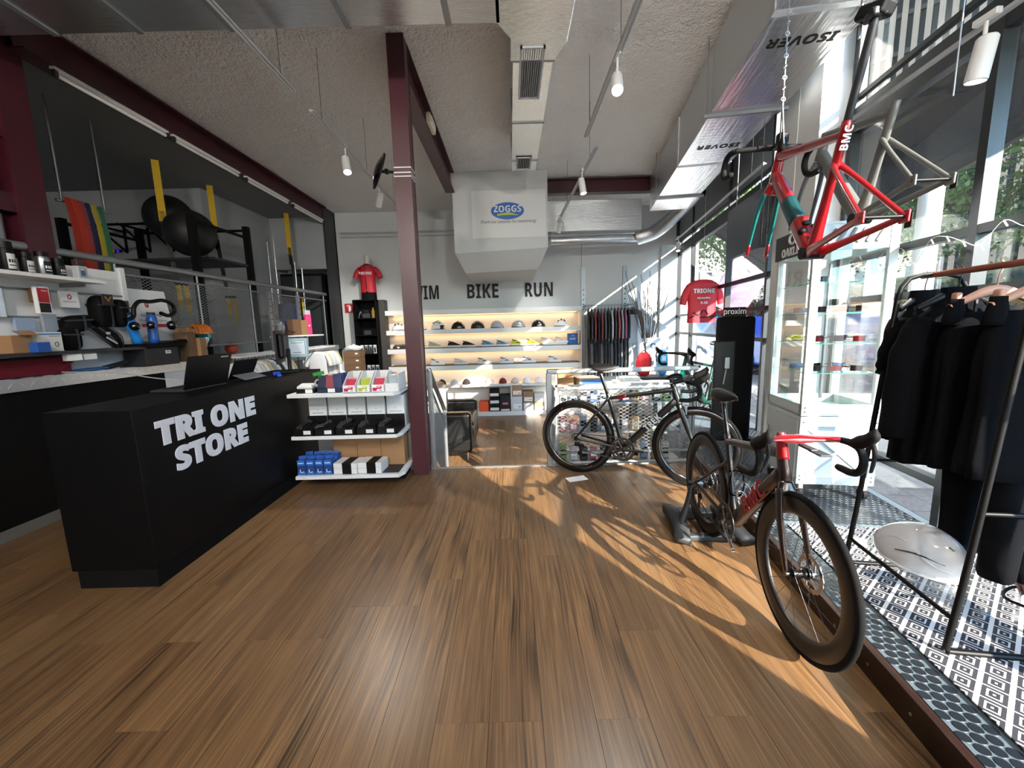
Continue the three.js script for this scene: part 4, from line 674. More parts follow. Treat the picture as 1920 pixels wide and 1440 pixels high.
// helmet bust and its cartons
{ const t = thing('mannequin_head', 'white mannequin head wearing an orange helmet and mirrored glasses', 'mannequin', [-3.46, 1.076, -4.5], -0.35);
  part(t, 'head', [blob((v) => { const n = v.x > 0.75 && Math.abs(v.z) < 0.35 && v.y < 0.15 && v.y > -0.35 ? 0.014 : 0; return V(v.x * (0.095 - (v.y < -0.3 ? 0.012 : 0)) + n, 0.235 + v.y * 0.125, v.z * 0.075 * (v.y < -0.4 ? 0.8 : 1)); }, 28, 20), sweep([[[-0.01, 0.0, 0], 0.09, 0.085], [[-0.015, 0.06, 0], 0.055, 0.052], [[-0.005, 0.15, 0], 0.055, 0.05]], { seg: 10, rs: 14, side: V(0, 0, 1) })], M.skin);
  part(t, 'helmet', [0, 1, 2, 3, 4, 5, 6].map((k) => { const z = -0.078 + k * 0.026, w = Math.sqrt(1 - (z / 0.1) ** 2); return tube([[0.13 * w, 0.285, z * 1.05], [0.09 * w, 0.345, z * 0.9], [0, 0.375, z * 0.8], [-0.09 * w, 0.345, z * 0.9], [-0.135 * w, 0.28, z]], 0.0125, 20, 8); }).concat([tube([[0.13, 0.288, 0], [0.09, 0.288, 0.075], [0, 0.285, 0.098], [-0.1, 0.28, 0.07], [-0.135, 0.28, 0], [-0.1, 0.28, -0.07], [0, 0.285, -0.098], [0.09, 0.288, -0.075]], 0.012, 48, 8, true)]), std(0xc96a1e, 0.45), 'orange vented helmet');
  part(t, 'glasses', [place(new THREE.CylinderGeometry(0.099, 0.093, 0.045, 24, 1, true, 0.35, 2.45), 0.008, 0.255, 0)], phy(0x1a8a9a, 0.08, { metalness: 0.8, side: THREE.DoubleSide, iridescence: 0.6 }), 'mirrored turquoise lens'); part(t, 'chin_strap', tube([[0.02, 0.27, 0.09], [0.04, 0.16, 0.06], [0.06, 0.11, 0], [0.04, 0.16, -0.06], [0.02, 0.27, -0.09]], 0.006, 24, 6), M.black); }
solo('brown_carton', rbox(0.13, 0.3, 0.13, 0.003, 0, 0.15, 0), M.cardDark, 'tall dark brown carton by the mannequin head', 'carton', null, [-3.39, 1.076, -4.2], 0.1);
solo('brown_carton', rbox(0.1, 0.24, 0.12, 0.003, 0, 0.12, 0), M.card, 'light brown carton touching the mannequin head', 'carton', null, [-3.36, 1.076, -4.33], 0.2);
solo('brown_carton', rbox(0.13, 0.045, 0.1, 0.003, 0, 0.0225, 0), M.card, 'flat brown carton lying on top of the tall carton', 'carton', null, [-3.39, 1.377, -4.2], 0.3);
// ---------- gym behind the railing ----------
function meshPanel(W, H, w, h, t = 0.0034) { // expanded metal in the xy plane
  const l = [], a = Math.atan2(h / 2, w / 2), L = Math.hypot(w / 2, h / 2);
  for (let y = 0; y < H; y += h) for (let x = 0; x < W; x += w / 2) { const up = Math.round(x / (w / 2)) % 2; for (const s of [1, -1]) l.push(box(L, t, t * 1.6, x + w / 4, y + h / 4 * (s > 0 ? 1 : 3), 0, 0, 0, (up ? -1 : 1) * s * a)); }
  return mg(l);
}
{ const t = thing('gym_railing', 'long grey tubular railing with mesh panels along the gym', 'railing', [-3.6, 0, 0], Math.PI / 2);
  // local x runs to the back of the shop
  part(t, 'handrail', [rod(V(1.0, 2.02, 0), V(8.0, 2.06, 0), 0.03, 0.03, 14)], M.galv); part(t, 'mid_rail', rod(V(1.0, 1.91, 0), V(8.0, 1.94, 0), 0.012), M.galv); part(t, 'bottom_rail', rod(V(1.0, 1.2, 0), V(6.0, 1.22, 0), 0.012), M.galv);
  for (const x of [1.6, 3.78, 4.75, 5.7, 7.9]) part(t, 'post', rod(V(x, 0.98, 0), V(x, 2.03, 0), 0.012), M.galv);
  part(t, 'mesh_panel', meshPanel(2.12, 0.69, 0.06, 0.03).translate(3.8, 1.22, 0), M.galv); part(t, 'mesh_panel', meshPanel(0.95, 0.69, 0.06, 0.03).translate(5.95, 1.22, 0), M.galv);
  for (const x of [5.92, 6.72]) { const u = part(t, 'slotted_upright', lim(x - 0.03, x + 0.03, 1.08, 1.95, 0.1, 0.13), M.alu, 'perforated aluminium upright'); for (let k = 0; k < 7; k++) part(u, 'slot', lim(x - 0.015, x + 0.018, 1.25 + k * 0.095, 1.262 + k * 0.095, 0.13, 0.131), M.black); }
  part(t, 'shelf', lim(6.0, 7.3, 1.275, 1.3, 0.02, 0.22), M.white, 'white ledge on the uprights'); }
{ const tubes = [[-3.4, -4.44], [-4.5, -5.54], [-5.66, -6.7], [-6.82, -7.87]];
  tubes.forEach(([a, b], i) => { const t = thing('tube_light', 'unlit white batten tube under the gym beam, ' + ['by the double column', 'over the first yellow strap', 'over the second yellow strap', 'at the far end'][i], 'lamp', [-3.47, 3.37, 0]); part(t, 'batten', lim(-0.02, 0.02, 0.02, 0.05, a, b), M.white); part(t, 'tube', rod(V(0, 0, a - 0.02), V(0, 0, b + 0.02), 0.016), std(0xf2f2ee, 0.4)); part(t, 'end_cap', lim(-0.02, 0.02, -0.02, 0.03, a, a - 0.025), M.darkGrey); part(t, 'end_cap', lim(-0.02, 0.02, -0.02, 0.03, b, b + 0.025), M.darkGrey); }); }
{ const cols = [[0xb5301c, 'orange-red'], [0xc23a20, 'bright orange'], [0xa83a3e, 'dull red'], [0x1e1e44, 'navy'], [0xb7a52c, 'yellow'], [0x2f6a4e, 'green']];
  const hangar = thing('band_rack', 'short steel bar holding coloured resistance bands', 'rack', [-4.1, 0, 0]); part(hangar, 'bar', rod(V(0, 2.6, -3.85), V(0, 2.62, -4.35), 0.012), M.steel); part(hangar, 'bracket', [rod(V(0, 2.6, -3.9), V(0, 3.5, -3.9), 0.01), rod(V(0, 2.62, -4.3), V(0, 3.5, -4.3), 0.01)], M.steel);
  cols.forEach(([c, n], k) => { const z = -3.93 - k * 0.06, m = std(c, 0.7); const t = thing('resistance_band', n + ' rubber resistance band hanging on the gym bar', 'exercise band', [-4.1, 0, z], Math.PI / 2); for (let j = 0; j < (k < 2 ? 3 : 2); j++) part(t, 'loop', sweep([[[0 + j * 0.012 - 0.01, 2.64, 0.02], 0.018, 0.004], [[0.01 + j * 0.02, 2.3, 0.035], 0.02, 0.004], [[0.02 + j * 0.028, 1.6, 0.02], 0.02, 0.004], [[0.03 + j * 0.028, 1.15, 0.0], 0.02, 0.004]], { seg: 14, rs: 6, side: V(0, 0, 1) }), m); }); }
for (const [p, r, l] of [[[-4.62, 2.94, -5.75], 0.285, 'large black gym ball on top of the rack'], [[-4.02, 2.62, -5.3], 0.28, 'second black gym ball resting lower on the rack']]) { const t = thing('gym_ball', l, 'ball', p); part(t, 'ball', sph(r, 36, 24), std(0x141416, 0.55)); part(t, 'valve', cyl(0.012, 0.012, 0.006, 10, 0, r, 0), M.darkGrey); }
[[-4.3, -5.25, 3.48, 1.9, 'first yellow and black suspension strap hanging in the gym'], [-4.3, -6.15, 3.48, 1.8, 'second yellow and black suspension strap near the rack post'], [-4.0, -7.6, 3.48, 1.9, 'third yellow and black suspension strap by the steel poles']].forEach(([x, z, y0, y1, l]) => {
  const t = thing('suspension_strap', l, 'exercise strap', [x, 0, z], 0.6); part(t, 'anchor', [box(0.075, 0.72, 0.006, 0, y0 - 0.36, 0)], M.yellow); part(t, 'strap', [box(0.05, 0.3, 0.006, 0.0, y0 - 0.75, 0, 0, 0, 0.02), box(0.05, 0.7, 0.006, 0.03, y0 - 1.1, 0.0, 0, 0, 0.06)], M.black); part(t, 'loop', [box(0.05, 0.28, 0.006, 0.06, y1 - 0.05, 0), box(0.05, 0.34, 0.006, 0.14, y1 - 0.1, 0.02)], M.yellow); part(t, 'grip', [rod(V(0.02, y1 + 0.1, 0), V(0.16, y1 + 0.1, 0), 0.018)], M.rubber); });
{ const t = thing('power_rack', 'black steel gym rack with cross bars', 'gym rack', [0, 0.98, 0]);
  for (const [x, z] of [[-3.69, -5.9], [-5.2, -5.9], [-3.69, -4.9], [-5.2, -4.9]]) part(t, 'post', lim(x - 0.035, x + 0.035, 0, z < -5.5 ? 1.85 : 1.75, z - 0.035, z + 0.035), M.blackMat);
  part(t, 'cross_bar', [rod(V(-5.2, 1.8, -5.9), V(-3.69, 1.8, -5.9), 0.018), rod(V(-3.69, 1.7, -5.9), V(-3.69, 1.7, -4.9), 0.02), rod(V(-5.2, 1.7, -5.9), V(-5.2, 1.7, -4.9), 0.02)], M.blackMat); part(t, 'shelf', lim(-5.2, -3.69, 1.3, 1.33, -5.9, -5.2), M.darkGrey); }
{ const t = thing('wall_bracket', 'black triangular pull-up bracket on the gym wall', 'bracket', [-5.4, 2.6, -6.28]);
  for (const x of [-0.35, 0, 0.35]) part(t, 'arm', [rod(V(x, 0.3, 0), V(x - 0.02, 0.3, 0.45), 0.016), rod(V(x, 0, 0), V(x - 0.02, 0.3, 0.4), 0.014), rod(V(x, 0, 0), V(x, 0.35, 0), 0.016)], M.blackMat); part(t, 'bar', rod(V(-0.45, 0.3, 0.42), V(0.45, 0.3, 0.42), 0.018), M.blackMat); }
for (const [x, z, y1] of [[-4.07, -7.0, 2.87], [-3.96, -7.0, 3.04], [-3.9, -7.5, 2.6], [-3.78, -7.5, 2.5]]) solo('steel_pole', [rod(V(0, 0, 0), V(0.02, y1 - 0.98, 0), 0.014, 0.014, 12), sph(0.017, 10, 8, 0.02, y1 - 0.98, 0)], M.steel, 'upright polished barbell pole standing in the gym', 'pole', 'barbell poles in the gym', [x, 0.98, z]);
{ const t = thing('medicine_ball', 'small orange ball on the gym floor behind the mesh', 'ball', [-3.72, 1.16, -5.35]); part(t, 'ball', sph(0.075, 20, 14), std(0xc24a2a, 0.6)); part(t, 'valve', cyl(0.008, 0.008, 0.004, 8, 0, 0.075, 0), M.black); }
{ const t = thing('gym_cabinet', 'dark storage cabinet in the gym corner', 'cabinet', [-4.1, 0.98, -8.3]); part(t, 'body', [lim(-0.4, 0.42, 0, 1.5, -0.2, 0.2)], M.blackMat); part(t, 'door', lim(-0.38, -0.01, 0.05, 1.45, 0.2, 0.215), M.darkGrey); part(t, 'door', lim(0.01, 0.4, 0.05, 1.45, 0.2, 0.215), M.darkGrey); }
{ const t = thing('exercise_mat_roll', 'dark blue rolled gym mat standing behind the railing', 'mat', [-3.85, 0.98, -7.05]); part(t, 'roll', cyl(0.14, 0.14, 0.85, 24, 0, 0.425, 0), std(0x14295a, 0.7)); part(t, 'end_spiral', cyl(0.05, 0.05, 0.86, 16, 0, 0.425, 0), std(0x0d1c40, 0.7)); }
{ const t = thing('status_light', 'small red and blue indicator lamp on the gym wall', 'lamp', [-5.9, 2.62, -6.28]); part(t, 'casing', rbox(0.16, 0.03, 0.03, 0.008, 0, 0, 0.015), M.black); part(t, 'red_lens', sph(0.014, 10, 8, -0.03, 0, 0.032), std(0x330000, 0.4, 0, { emissive: 0xff1a10, emissiveIntensity: 1 })); part(t, 'blue_lens', sph(0.016, 10, 8, 0.04, 0, 0.032), std(0x000033, 0.4, 0, { emissive: 0x1020ff, emissiveIntensity: 1 })); }
// on the white ledge
solo('brown_carton', rbox(0.16, 0.24, 0.1, 0.003, 0, 0.12, 0), M.card, 'upright brown carton on the white ledge by the pink pack', 'carton', null, [-3.46, 1.301, -6.72], 1.4);
solo('brown_carton', rbox(0.16, 0.25, 0.1, 0.003, 0, 0.125, 0), M.cardDark, 'upright darker brown carton on the white ledge by the upright', 'carton', null, [-3.48, 1.301, -6.5], 1.4);
{ const t = thing('pink_pack', 'tall pink hanging pack on the white ledge', 'pack', [-3.46, 1.301, -6.93], 1.3); part(t, 'pack', rbox(0.12, 0.34, 0.05, 0.01, 0, 0.17, 0), M.pink); part(t, 'header', rbox(0.12, 0.08, 0.03, 0.006, 0, 0.37, 0), M.lightGrey); part(t, 'print', plane(0.07, 0.04, 0, 0.15, 0.0256), printMat(64, 40, (c) => { c.fillStyle = '#d83a78'; c.fillRect(0, 0, 64, 40); c.fillStyle = '#fff'; c.fillRect(12, 8, 40, 10); c.fillRect(18, 22, 28, 8); })); }
{ const t = thing('crumpled_wrap', 'crumpled clear plastic wrap on the ledge behind the monitor', 'plastic wrap', [-3.46, 1.301, -6.1]); part(t, 'wrap', blob((v) => { const n = 1 + 0.5 * noise.noise(v.x * 3, v.y * 3, v.z * 3); return V(v.x * 0.05 * n, 0.11 + v.y * 0.11 * n, v.z * 0.05 * n); }, 18, 14), M.plastic); part(t, 'tie', cyl(0.012, 0.012, 0.02, 8, 0, 0.2, 0), M.lightGrey); }
solo('red_cable', tube([[0, 0.02, 0.2], [0.03, 0.06, 0.05], [0.02, 0.05, -0.1], [0, 0.02, -0.25]], 0.012, 16, 8), std(0x4a1014, 0.6), 'dark red bent tube lying on the white ledge', 'tube', null, [-3.46, 1.302, -6.3]);
// white garments on the low rail under the ledge
{ const t = thing('clothes_rail', 'white wall rail with short white garments behind the counter', 'clothes rail', [0, 0, 0]); part(t, 'rail', [rod(V(-3.2, 1.07, -4.7), V(-3.2, 1.075, -7.3), 0.012)], M.white); part(t, 'arm', [rod(V(-3.44, 1.07, -4.75), V(-3.2, 1.07, -4.75), 0.012), rod(V(-3.44, 1.07, -5.6), V(-3.2, 1.07, -5.6), 0.012), rod(V(-3.44, 1.07, -7.25), V(-3.2, 1.07, -7.25), 0.012)], M.white); part(t, 'concrete_band', lim(-3.439, -3.42, 0.9, 1.06, -4.6, -7.0), std(0x9a9c9c, 0.9, 0, { map: concreteTex }), 'bare grey concrete band'); }
function hungGarment(label, pos, turn, w, h, d, mat, group, sleeve = 0.1, sm) {
  const t = thing('garment', label, 'garment', pos, turn, group);
  part(t, 'body', sweep([[[0, 0, 0], d * 0.3, w * 0.18], [[0, -0.03, 0], d * 0.5, w * 0.42], [[0, -0.08, 0], d * 0.5, w * 0.5], [[0, -h * 0.5, 0], d * 0.45, w * 0.46], [[0, -h, 0], d * 0.55, w * 0.5]], { seg: 14, rs: 16, side: V(0, 0, 1), fold: (u, a) => 1 + 0.05 * Math.sin(a * 5 + u * 4) }), mat);
  for (const s of [-1, 1]) part(t, 'sleeve', sweep([[[0, -0.05, s * w * 0.44], 0.03, 0.03], [[0, -0.05 - sleeve * 0.6, s * w * 0.58], 0.028, 0.035], [[0, -0.05 - sleeve, s * w * 0.62], 0.022, 0.03]], { seg: 8, rs: 8, side: V(0, 0, 1) }), sm ?? mat);
  part(t, 'hanger', [rod(V(0, -0.01, 0), V(0, 0.05, 0), 0.002), rod(V(0, 0, -w * 0.35), V(0, 0.0, w * 0.35), 0.004)], M.steel);
  return t;
}
{ for (let k = 0; k < 11; k++) hungGarment(['white', 'off-white', 'pale', 'tan', 'grey', 'light grey', 'black'][k % 7] + ' short garment in the row on the rail behind the monitor', [-3.2, 1.02, -4.75 - k * 0.075], Math.PI / 2 + 0.2, 0.34, 0.42, 0.05, std([0xdcdcda, 0xd2d0c8, 0xe2e2e0, 0xc8b48a, 0x9aa0a8, 0xcfcfcc, 0x2a2c30][k % 7], 0.9), 'striped garments behind the monitor', 0.18);
  for (let k = 0; k < 7; k++) hungGarment(['white', 'cream', 'bluish white', 'pale grey', 'ivory'][k % 5] + ' top at the far end of the white rail', [-3.2, 1.02, -6.62 - k * 0.07], Math.PI / 2 + 0.15, 0.3, 0.46, 0.05, std([0xdedede, 0xc8b48a, 0xc9d2e0, 0xbfc4cc, 0xd8d4c6][k % 5], 0.9), 'cream tops at the far end of the rail', 0.2); }
solo('grey_partition', rbox(0.04, 0.62, 0.5, 0.004, 0, 0.31, 0), M.darkGrey, 'dark grey panel standing under the white rail', 'panel', null, [-3.38, 0.28, -6.2]);
solo('support_block', rbox(0.3, 0.76, 0.5, 0.01, 0, 0.38, 0), M.blackMat, 'black storage block under the dark grey panel', 'storage box', null, [-3.28, LOW, -6.2]);
for (let k = 0; k < 5; k++) { const t = thing('shoe_carton', 'brown shoe carton with white label in the stack by the black tower, ' + ['bottom', 'second from bottom', 'third from bottom', 'fourth from bottom', 'topmost'][k], 'carton', [-2.84, 0.37 + k * 0.125 - 0.0, -7.25], 0.05 * (k % 2)); part(t, 'box', rbox(0.3, 0.122, 0.24, 0.003, 0, 0.061, 0), M.cardDark); part(t, 'label', lim(0.06, 0.11, 0.06, 0.085, 0.12, 0.1215), M.paper); }
solo('plinth_box', rbox(0.5, 0.37 - LOW, 0.4, 0.005, 0, (0.37 - LOW) / 2, 0), M.cardDark, 'large brown carton carrying the shoe carton stack', 'carton', null, [-2.84, LOW, -7.25]);
{ const t = thing('plastic_bag', 'crumpled white plastic bag on top of the shoe cartons', 'plastic bag', [-2.84, 0.996, -7.25]); part(t, 'bag', blob((v) => { const n = 1 + 0.35 * noise.noise(v.x * 2.6, v.y * 2.6, v.z * 2.6 + 4); return V(v.x * 0.15 * n, Math.max(0, 0.04 + v.y * 0.05 * n), v.z * 0.1 * n); }, 22, 14), phy(0xe8ebec, 0.35, { transmission: 0.2, thickness: 0 })); part(t, 'knot', blob((v) => V(v.x * 0.03, 0.09 + v.y * 0.025, v.z * 0.02), 8, 6), M.white); }
{ const t = thing('fire_extinguisher_sign', 'small red sign with white extinguisher symbol on the wall', 'sign', [-3.35, 1.81, ZB + 0.002]); part(t, 'plate', lim(-0.095, 0.095, -0.095, 0.095, 0, 0.004), std(0xa81420, 0.5)); part(t, 'symbol', [rbox(0.05, 0.11, 0.003, 0.001, 0.01, -0.015, 0.005), box(0.02, 0.02, 0.003, 0.01, 0.05, 0.005), box(0.06, 0.01, 0.003, -0.015, 0.062, 0.005), box(0.01, 0.04, 0.003, -0.042, 0.045, 0.005)], M.paper, 'white extinguisher symbol'); }
// ---------- black tower with torso ----------
{ const t = thing('display_tower', 'tall narrow black display tower beside the shoe shelves', 'display tower', [-2.82, LOW, -8.15]);
  part(t, 'carcass', [lim(-0.25, -0.235, 0, 2.42, -0.2, 0.2), lim(0.185, 0.2, 0, 2.42, -0.2, 0.2), lim(-0.25, 0.2, 2.4, 2.42, -0.2, 0.2), lim(-0.25, 0.2, 0, 2.42, -0.2, -0.18)], M.blackMat);
  part(t, 'side_panel', lim(0.2, 0.31, 0, 2.42, -0.2, 0.02), std(0x3a3836, 0.6), 'grey-brown side panel'); part(t, 'side_panel', lim(-0.2, 0.2, 0.0, 0.3, 0.1, 0.2), M.blackMat);
  for (const y of [0.95, 1.35, 1.72, 2.05]) { const s = part(t, 'shelf', lim(-0.235, 0.185, y, y + 0.015, -0.18, 0.19), M.blackMat); part(s, 'header_card', lim(-0.07, 0.07, y + 0.02, y + 0.1, 0.18, 0.186), M.darkGrey, 'dark grey header card'); }
  const pk = (x, y, l, k) => { const p = thing('small_accessory_pack', l, 'pack', [-2.82 + x, LOW + y, -7.99], 0, 'small packs in the black tower'); part(p, 'card', rbox(0.062, 0.17, 0.02, 0.003, 0, 0.085, 0), k % 3 ? M.midGrey : M.lightGrey); part(p, 'header', lim(-0.03, 0.03, 0.15, 0.168, 0.0102, 0.0112), M.paper); part(p, 'item', rbox(0.03, 0.09, 0.008, 0.004, 0, 0.07, 0.012), M.black); };
  for (let k = 0; k < 4; k++) pk(-0.14 + k * 0.085, 1.366, 'slim carded accessory on the upper shelf of the black tower', k);
  for (let k = 0; k < 3; k++) pk(-0.03 + k * 0.085, 0.966, 'slim carded accessory on the middle shelf of the black tower', k);
  for (let k = 0; k < 4; k++) pk(-0.12 + k * 0.085, 0.56, 'slim carded accessory on the lower shelf of the black tower', k);
  part(t, 'shelf', lim(-0.235, 0.185, 0.545, 0.56, -0.18, 0.19), M.blackMat);
  solo('spray_bottle', [lathe([[0, 0], [0.03, 0], [0.03, 0.14], [0.015, 0.17], [0.015, 0.2], [0, 0.2]], 16)], M.yarn, 'tan spray bottle on the top shelf of the black tower', 'bottle', null, [-2.70, LOW + 2.066, -8.02]);
  solo('black_device', [rbox(0.1, 0.16, 0.06, 0.01, 0, 0.08, 0), rbox(0.03, 0.1, 0.03, 0.008, -0.09, 0.05, 0, 0, 0, 0.4)], M.black, 'black clip device on the top shelf of the black tower', 'device', null, [-2.83, LOW + 2.066, -8.02]);
  solo('silver_clamp', [tube([[-0.04, 0, 0], [-0.02, 0.07, 0], [0.0, 0.13, 0.0], [0.02, 0.06, 0], [0.04, 0, 0]], 0.008, 18, 6)], M.steel, 'silver clamp on the top shelf of the black tower', 'clamp', null, [-2.95, LOW + 2.07, -8.02]);
}
function jerseyGeo(w, h, d) { return sweep([[[0, 0, 0], d * 0.75, w * 0.47], [[0, h * 0.35, 0], d * 0.8, w * 0.46], [[0, h * 0.72, 0], d, w * 0.5], [[0, h * 0.9, 0], d * 0.9, w * 0.48], [[0, h * 0.975, 0], d * 0.7, w * 0.34], [[0, h * 1.005, 0], d * 0.5, w * 0.16]], { seg: 24, rs: 24, side: V(1, 0, 0), pow: 2.4, cap: false }); }
const jerseyRed = std(0xb01426, 0.6), jerseyDk = std(0x3a0a14, 0.6);
{ const t = thing('torso_mannequin', 'white torso mannequin in a red jersey and black shorts on the tower', 'mannequin', [-2.78, LOW + 2.42, -8.1]);
  part(t, 'torso', [sweep([[[0, 0.0, 0], 0.1, 0.14], [[0, 0.15, 0], 0.095, 0.135], [[0, 0.4, 0], 0.095, 0.13], [[0, 0.58, 0], 0.1, 0.16], [[0, 0.66, 0], 0.06, 0.09], [[0, 0.72, 0], 0.045, 0.05], [[0, 0.85, 0.0], 0.045, 0.048]], { seg: 24, rs: 18, side: V(1, 0, 0) })], M.skin);
  part(t, 'jersey', jerseyGeo(0.31, 0.53, 0.135).translate(0, 0.14, 0), jerseyRed, 'red jersey'); for (const s of [-1, 1]) part(t, 'sleeve', sweep([[[s * 0.13, 0.6, 0], 0.055, 0.055], [[s * 0.2, 0.53, 0], 0.055, 0.05], [[s * 0.25, 0.42, 0.01], 0.05, 0.045]], { seg: 10, rs: 14, side: V(0, 0, 1), cap: false }), jerseyRed);
  part(t, 'shorts', sweep([[[0, 0.0, 0], 0.108, 0.15], [[0, 0.1, 0], 0.106, 0.148], [[0, 0.19, 0], 0.1, 0.138]], { seg: 6, rs: 18, side: V(1, 0, 0), cap: false }), M.blackMat, 'black shorts');
  part(t, 'collar', sweep([[[0, 0.625, 0], 0.1, 0.13], [[0, 0.66, 0], 0.075, 0.1], [[0, 0.69, 0], 0.055, 0.06]], { seg: 6, rs: 18, side: V(1, 0, 0), cap: false }), jerseyDk, 'dark patterned yoke');
  part(t, 'lettering', text3('TRIONE', 0.05, 0.004).translate(0, 0.50, 0.132), M.white); part(t, 'zip', lim(-0.003, 0.003, 0.2, 0.64, 0.1, 0.136), jerseyDk); }
// ---------- shoe and helmet shelves ----------
const led = std(0xfff0d8, 0.5, 0, { emissive: new THREE.Color(1, 0.62, 0.3), emissiveIntensity: 2 });
{ const t = thing('wall_shelf_unit', 'wide white wall shelf unit with warm strip lights', 'shelf unit', [0, 0, 0]);
  const z0 = ZB, z1 = -8.15, xl = -2.57, xr = 1.42;
  [1.72, 1.325, 0.945, 0.587, 0.183].forEach((y, i) => {
    const s = part(t, 'shelf', [lim(xl, xr, y - (i === 4 ? 0.05 : 0.095), y, z0, z1)], M.white);
    if (i === 2 || i === 3) part(s, 'mat', lim(xl + 0.1, xr - 0.02, y, y + 0.012, z0 + 0.02, z1 - 0.004), M.aisle, 'dark green-grey shelf mat');
    if (i < 4) {
      part(s, 'led_strip', lim(xl + 0.15, xr - 0.05, y - 0.104, y - 0.096, z0 + 0.06, z0 + 0.075), led, 'warm light strip');
      const l = new THREE.RectAreaLight(new THREE.Color(1, 0.6, 0.28), 15, xr - xl - 0.2, 0.02); l.position.set((xl + xr) / 2, y - 0.108, z0 + 0.0675); l.rotation.x = -Math.PI / 2; l.name = 'strip_light'; scene.add(l);
    }
  });
  part(t, 'side_panel', lim(xr, xr + 0.02, LOW, 1.72, z0, z1), M.white); part(t, 'side_panel', lim(xl - 0.02, xl, LOW, 1.62, z0, z0 + 0.25), std(0x6a625c, 0.6)); part(t, 'divider', lim(-0.03, -0.005, LOW, 0.14, z0, z1), M.white); part(t, 'base', lim(xl, xr, LOW, LOW + 0.09, z0, z1 + 0.02), M.white);
  part(t, 'back_panel', lim(xl, xr, LOW, 1.63, z0, z0 + 0.008), std(0xd9d6d0, 0.7)); }
{ const let3 = (s, x, W) => { const g = text3(s, 0.38, 0.02, font); g.computeBoundingBox(); const b = g.boundingBox; g.scale(W / (b.max.x - b.min.x), 0.285 / (b.max.y - b.min.y), 1); solo('wall_lettering', g, M.black, 'black condensed wall word ' + s + ' above the shelves', 'lettering', null, [x, 2.09, ZB + 0.001]); };
  let3('SWIM', -1.82, 0.7); let3('BIKE', -0.555, 0.65); let3('RUN', 0.61, 0.575); }
function helmet(label, x, y, z, turn, shell, vent, o = {}) {
  const t = thing('cycling_helmet', label, 'helmet', [x, y, z], turn, 'helmets on the lit shelf');
  const L = o.len ?? 0.14, W = 0.1, H = o.h ?? 0.15;
  const f = (k) => (v) => { const yy = v.y < -0.15 ? -0.15 : v.y; const tail = v.x < 0 ? 1 + 0.1 * v.x : 1; return V(v.x * L * k, (0.15 + yy) * H * 0.87 * tail * k, v.z * W * k * (1 - 0.12 * v.x)); };
  part(t, 'shell', blob(f(1), 32, 22), shell);
  const vs = []; for (const s of [-1, 0, 1]) for (let k = 0; k < 3; k++) { const a = -0.55 + k * 0.55, g = sph(0.5, 10, 8); g.scale(0.05, 0.02, 0.018); g.rotateZ(-a * 0.9); vs.push(g.translate(Math.sin(a) * L * 0.85, 0.012 + Math.cos(a) * H * 0.92 * Math.cos(s * 0.55), s * 0.55 * W * Math.cos(a * 0.5) * 1.4)); }
  part(t, 'vents', vs, vent); part(t, 'rim', tube([...Array(16)].map((_, i) => { const a = i / 16 * Math.PI * 2; return [Math.cos(a) * L * 0.98, 0.008, Math.sin(a) * W * 0.98]; }), 0.007, 40, 6, true), M.black);
  if (o.visor) part(t, 'visor', place(new THREE.CylinderGeometry(0.108, 0.104, 0.07, 24, 1, true, 0.5, 2.1), 0.028, 0.05, 0), phy(0x1a1420, 0.08, { side: THREE.DoubleSide, clearcoat: 1 }), 'dark visor');
  return t;
}
{ const W = std(0xe6e6e4, 0.35), K = phy(0x1b1513, 0.3, { clearcoat: 0.6 }), G = std(0xb9bec3, 0.35), K2 = phy(0x121214, 0.3, { clearcoat: 0.6 });
  helmet('white aero helmet with dark markings beside the red column', -2.28, 1.326, -8.26, 0.2, W, M.black); helmet('tan-visored white helmet half hidden by the column', -1.86, 1.326, -8.26, 0.2, W, M.card);
  helmet('white time-trial helmet with dark visor and emblem', -1.48, 1.326, -8.26, -0.2, W, M.darkGrey, { visor: true, h: 0.18 }); helmet('dark brown smooth helmet next to the visor helmet', -1.07, 1.326, -8.26, Math.PI, K, M.black);
  helmet('dark olive helmet with pale vents', -0.67, 1.326, -8.26, Math.PI, std(0x24231f, 0.4), M.lightGrey); helmet('pale grey helmet with white stripe', -0.27, 1.326, -8.26, Math.PI, G, M.white);
  helmet('silver-grey vented helmet beside the glossy black one', 0.16, 1.326, -8.26, Math.PI, std(0xa6acb2, 0.3, 0.4), M.lightGrey); helmet('glossy black helmet with silver vents', 0.57, 1.326, -8.26, Math.PI, K2, M.steel); helmet('white helmet with bold black slots at the shelf end', 1.03, 1.326, -8.26, Math.PI, W, M.black); }
const shoeSole = (() => { const p = []; for (let i = 0; i < 40; i++) { const a = i / 40 * Math.PI * 2, c = Math.cos(a), s = Math.sin(a); p.push([c * 0.142, s * (0.036 + 0.012 * c + (c > 0 ? 0.004 : 0)) + 0.006 * c * c]); } return p; })();
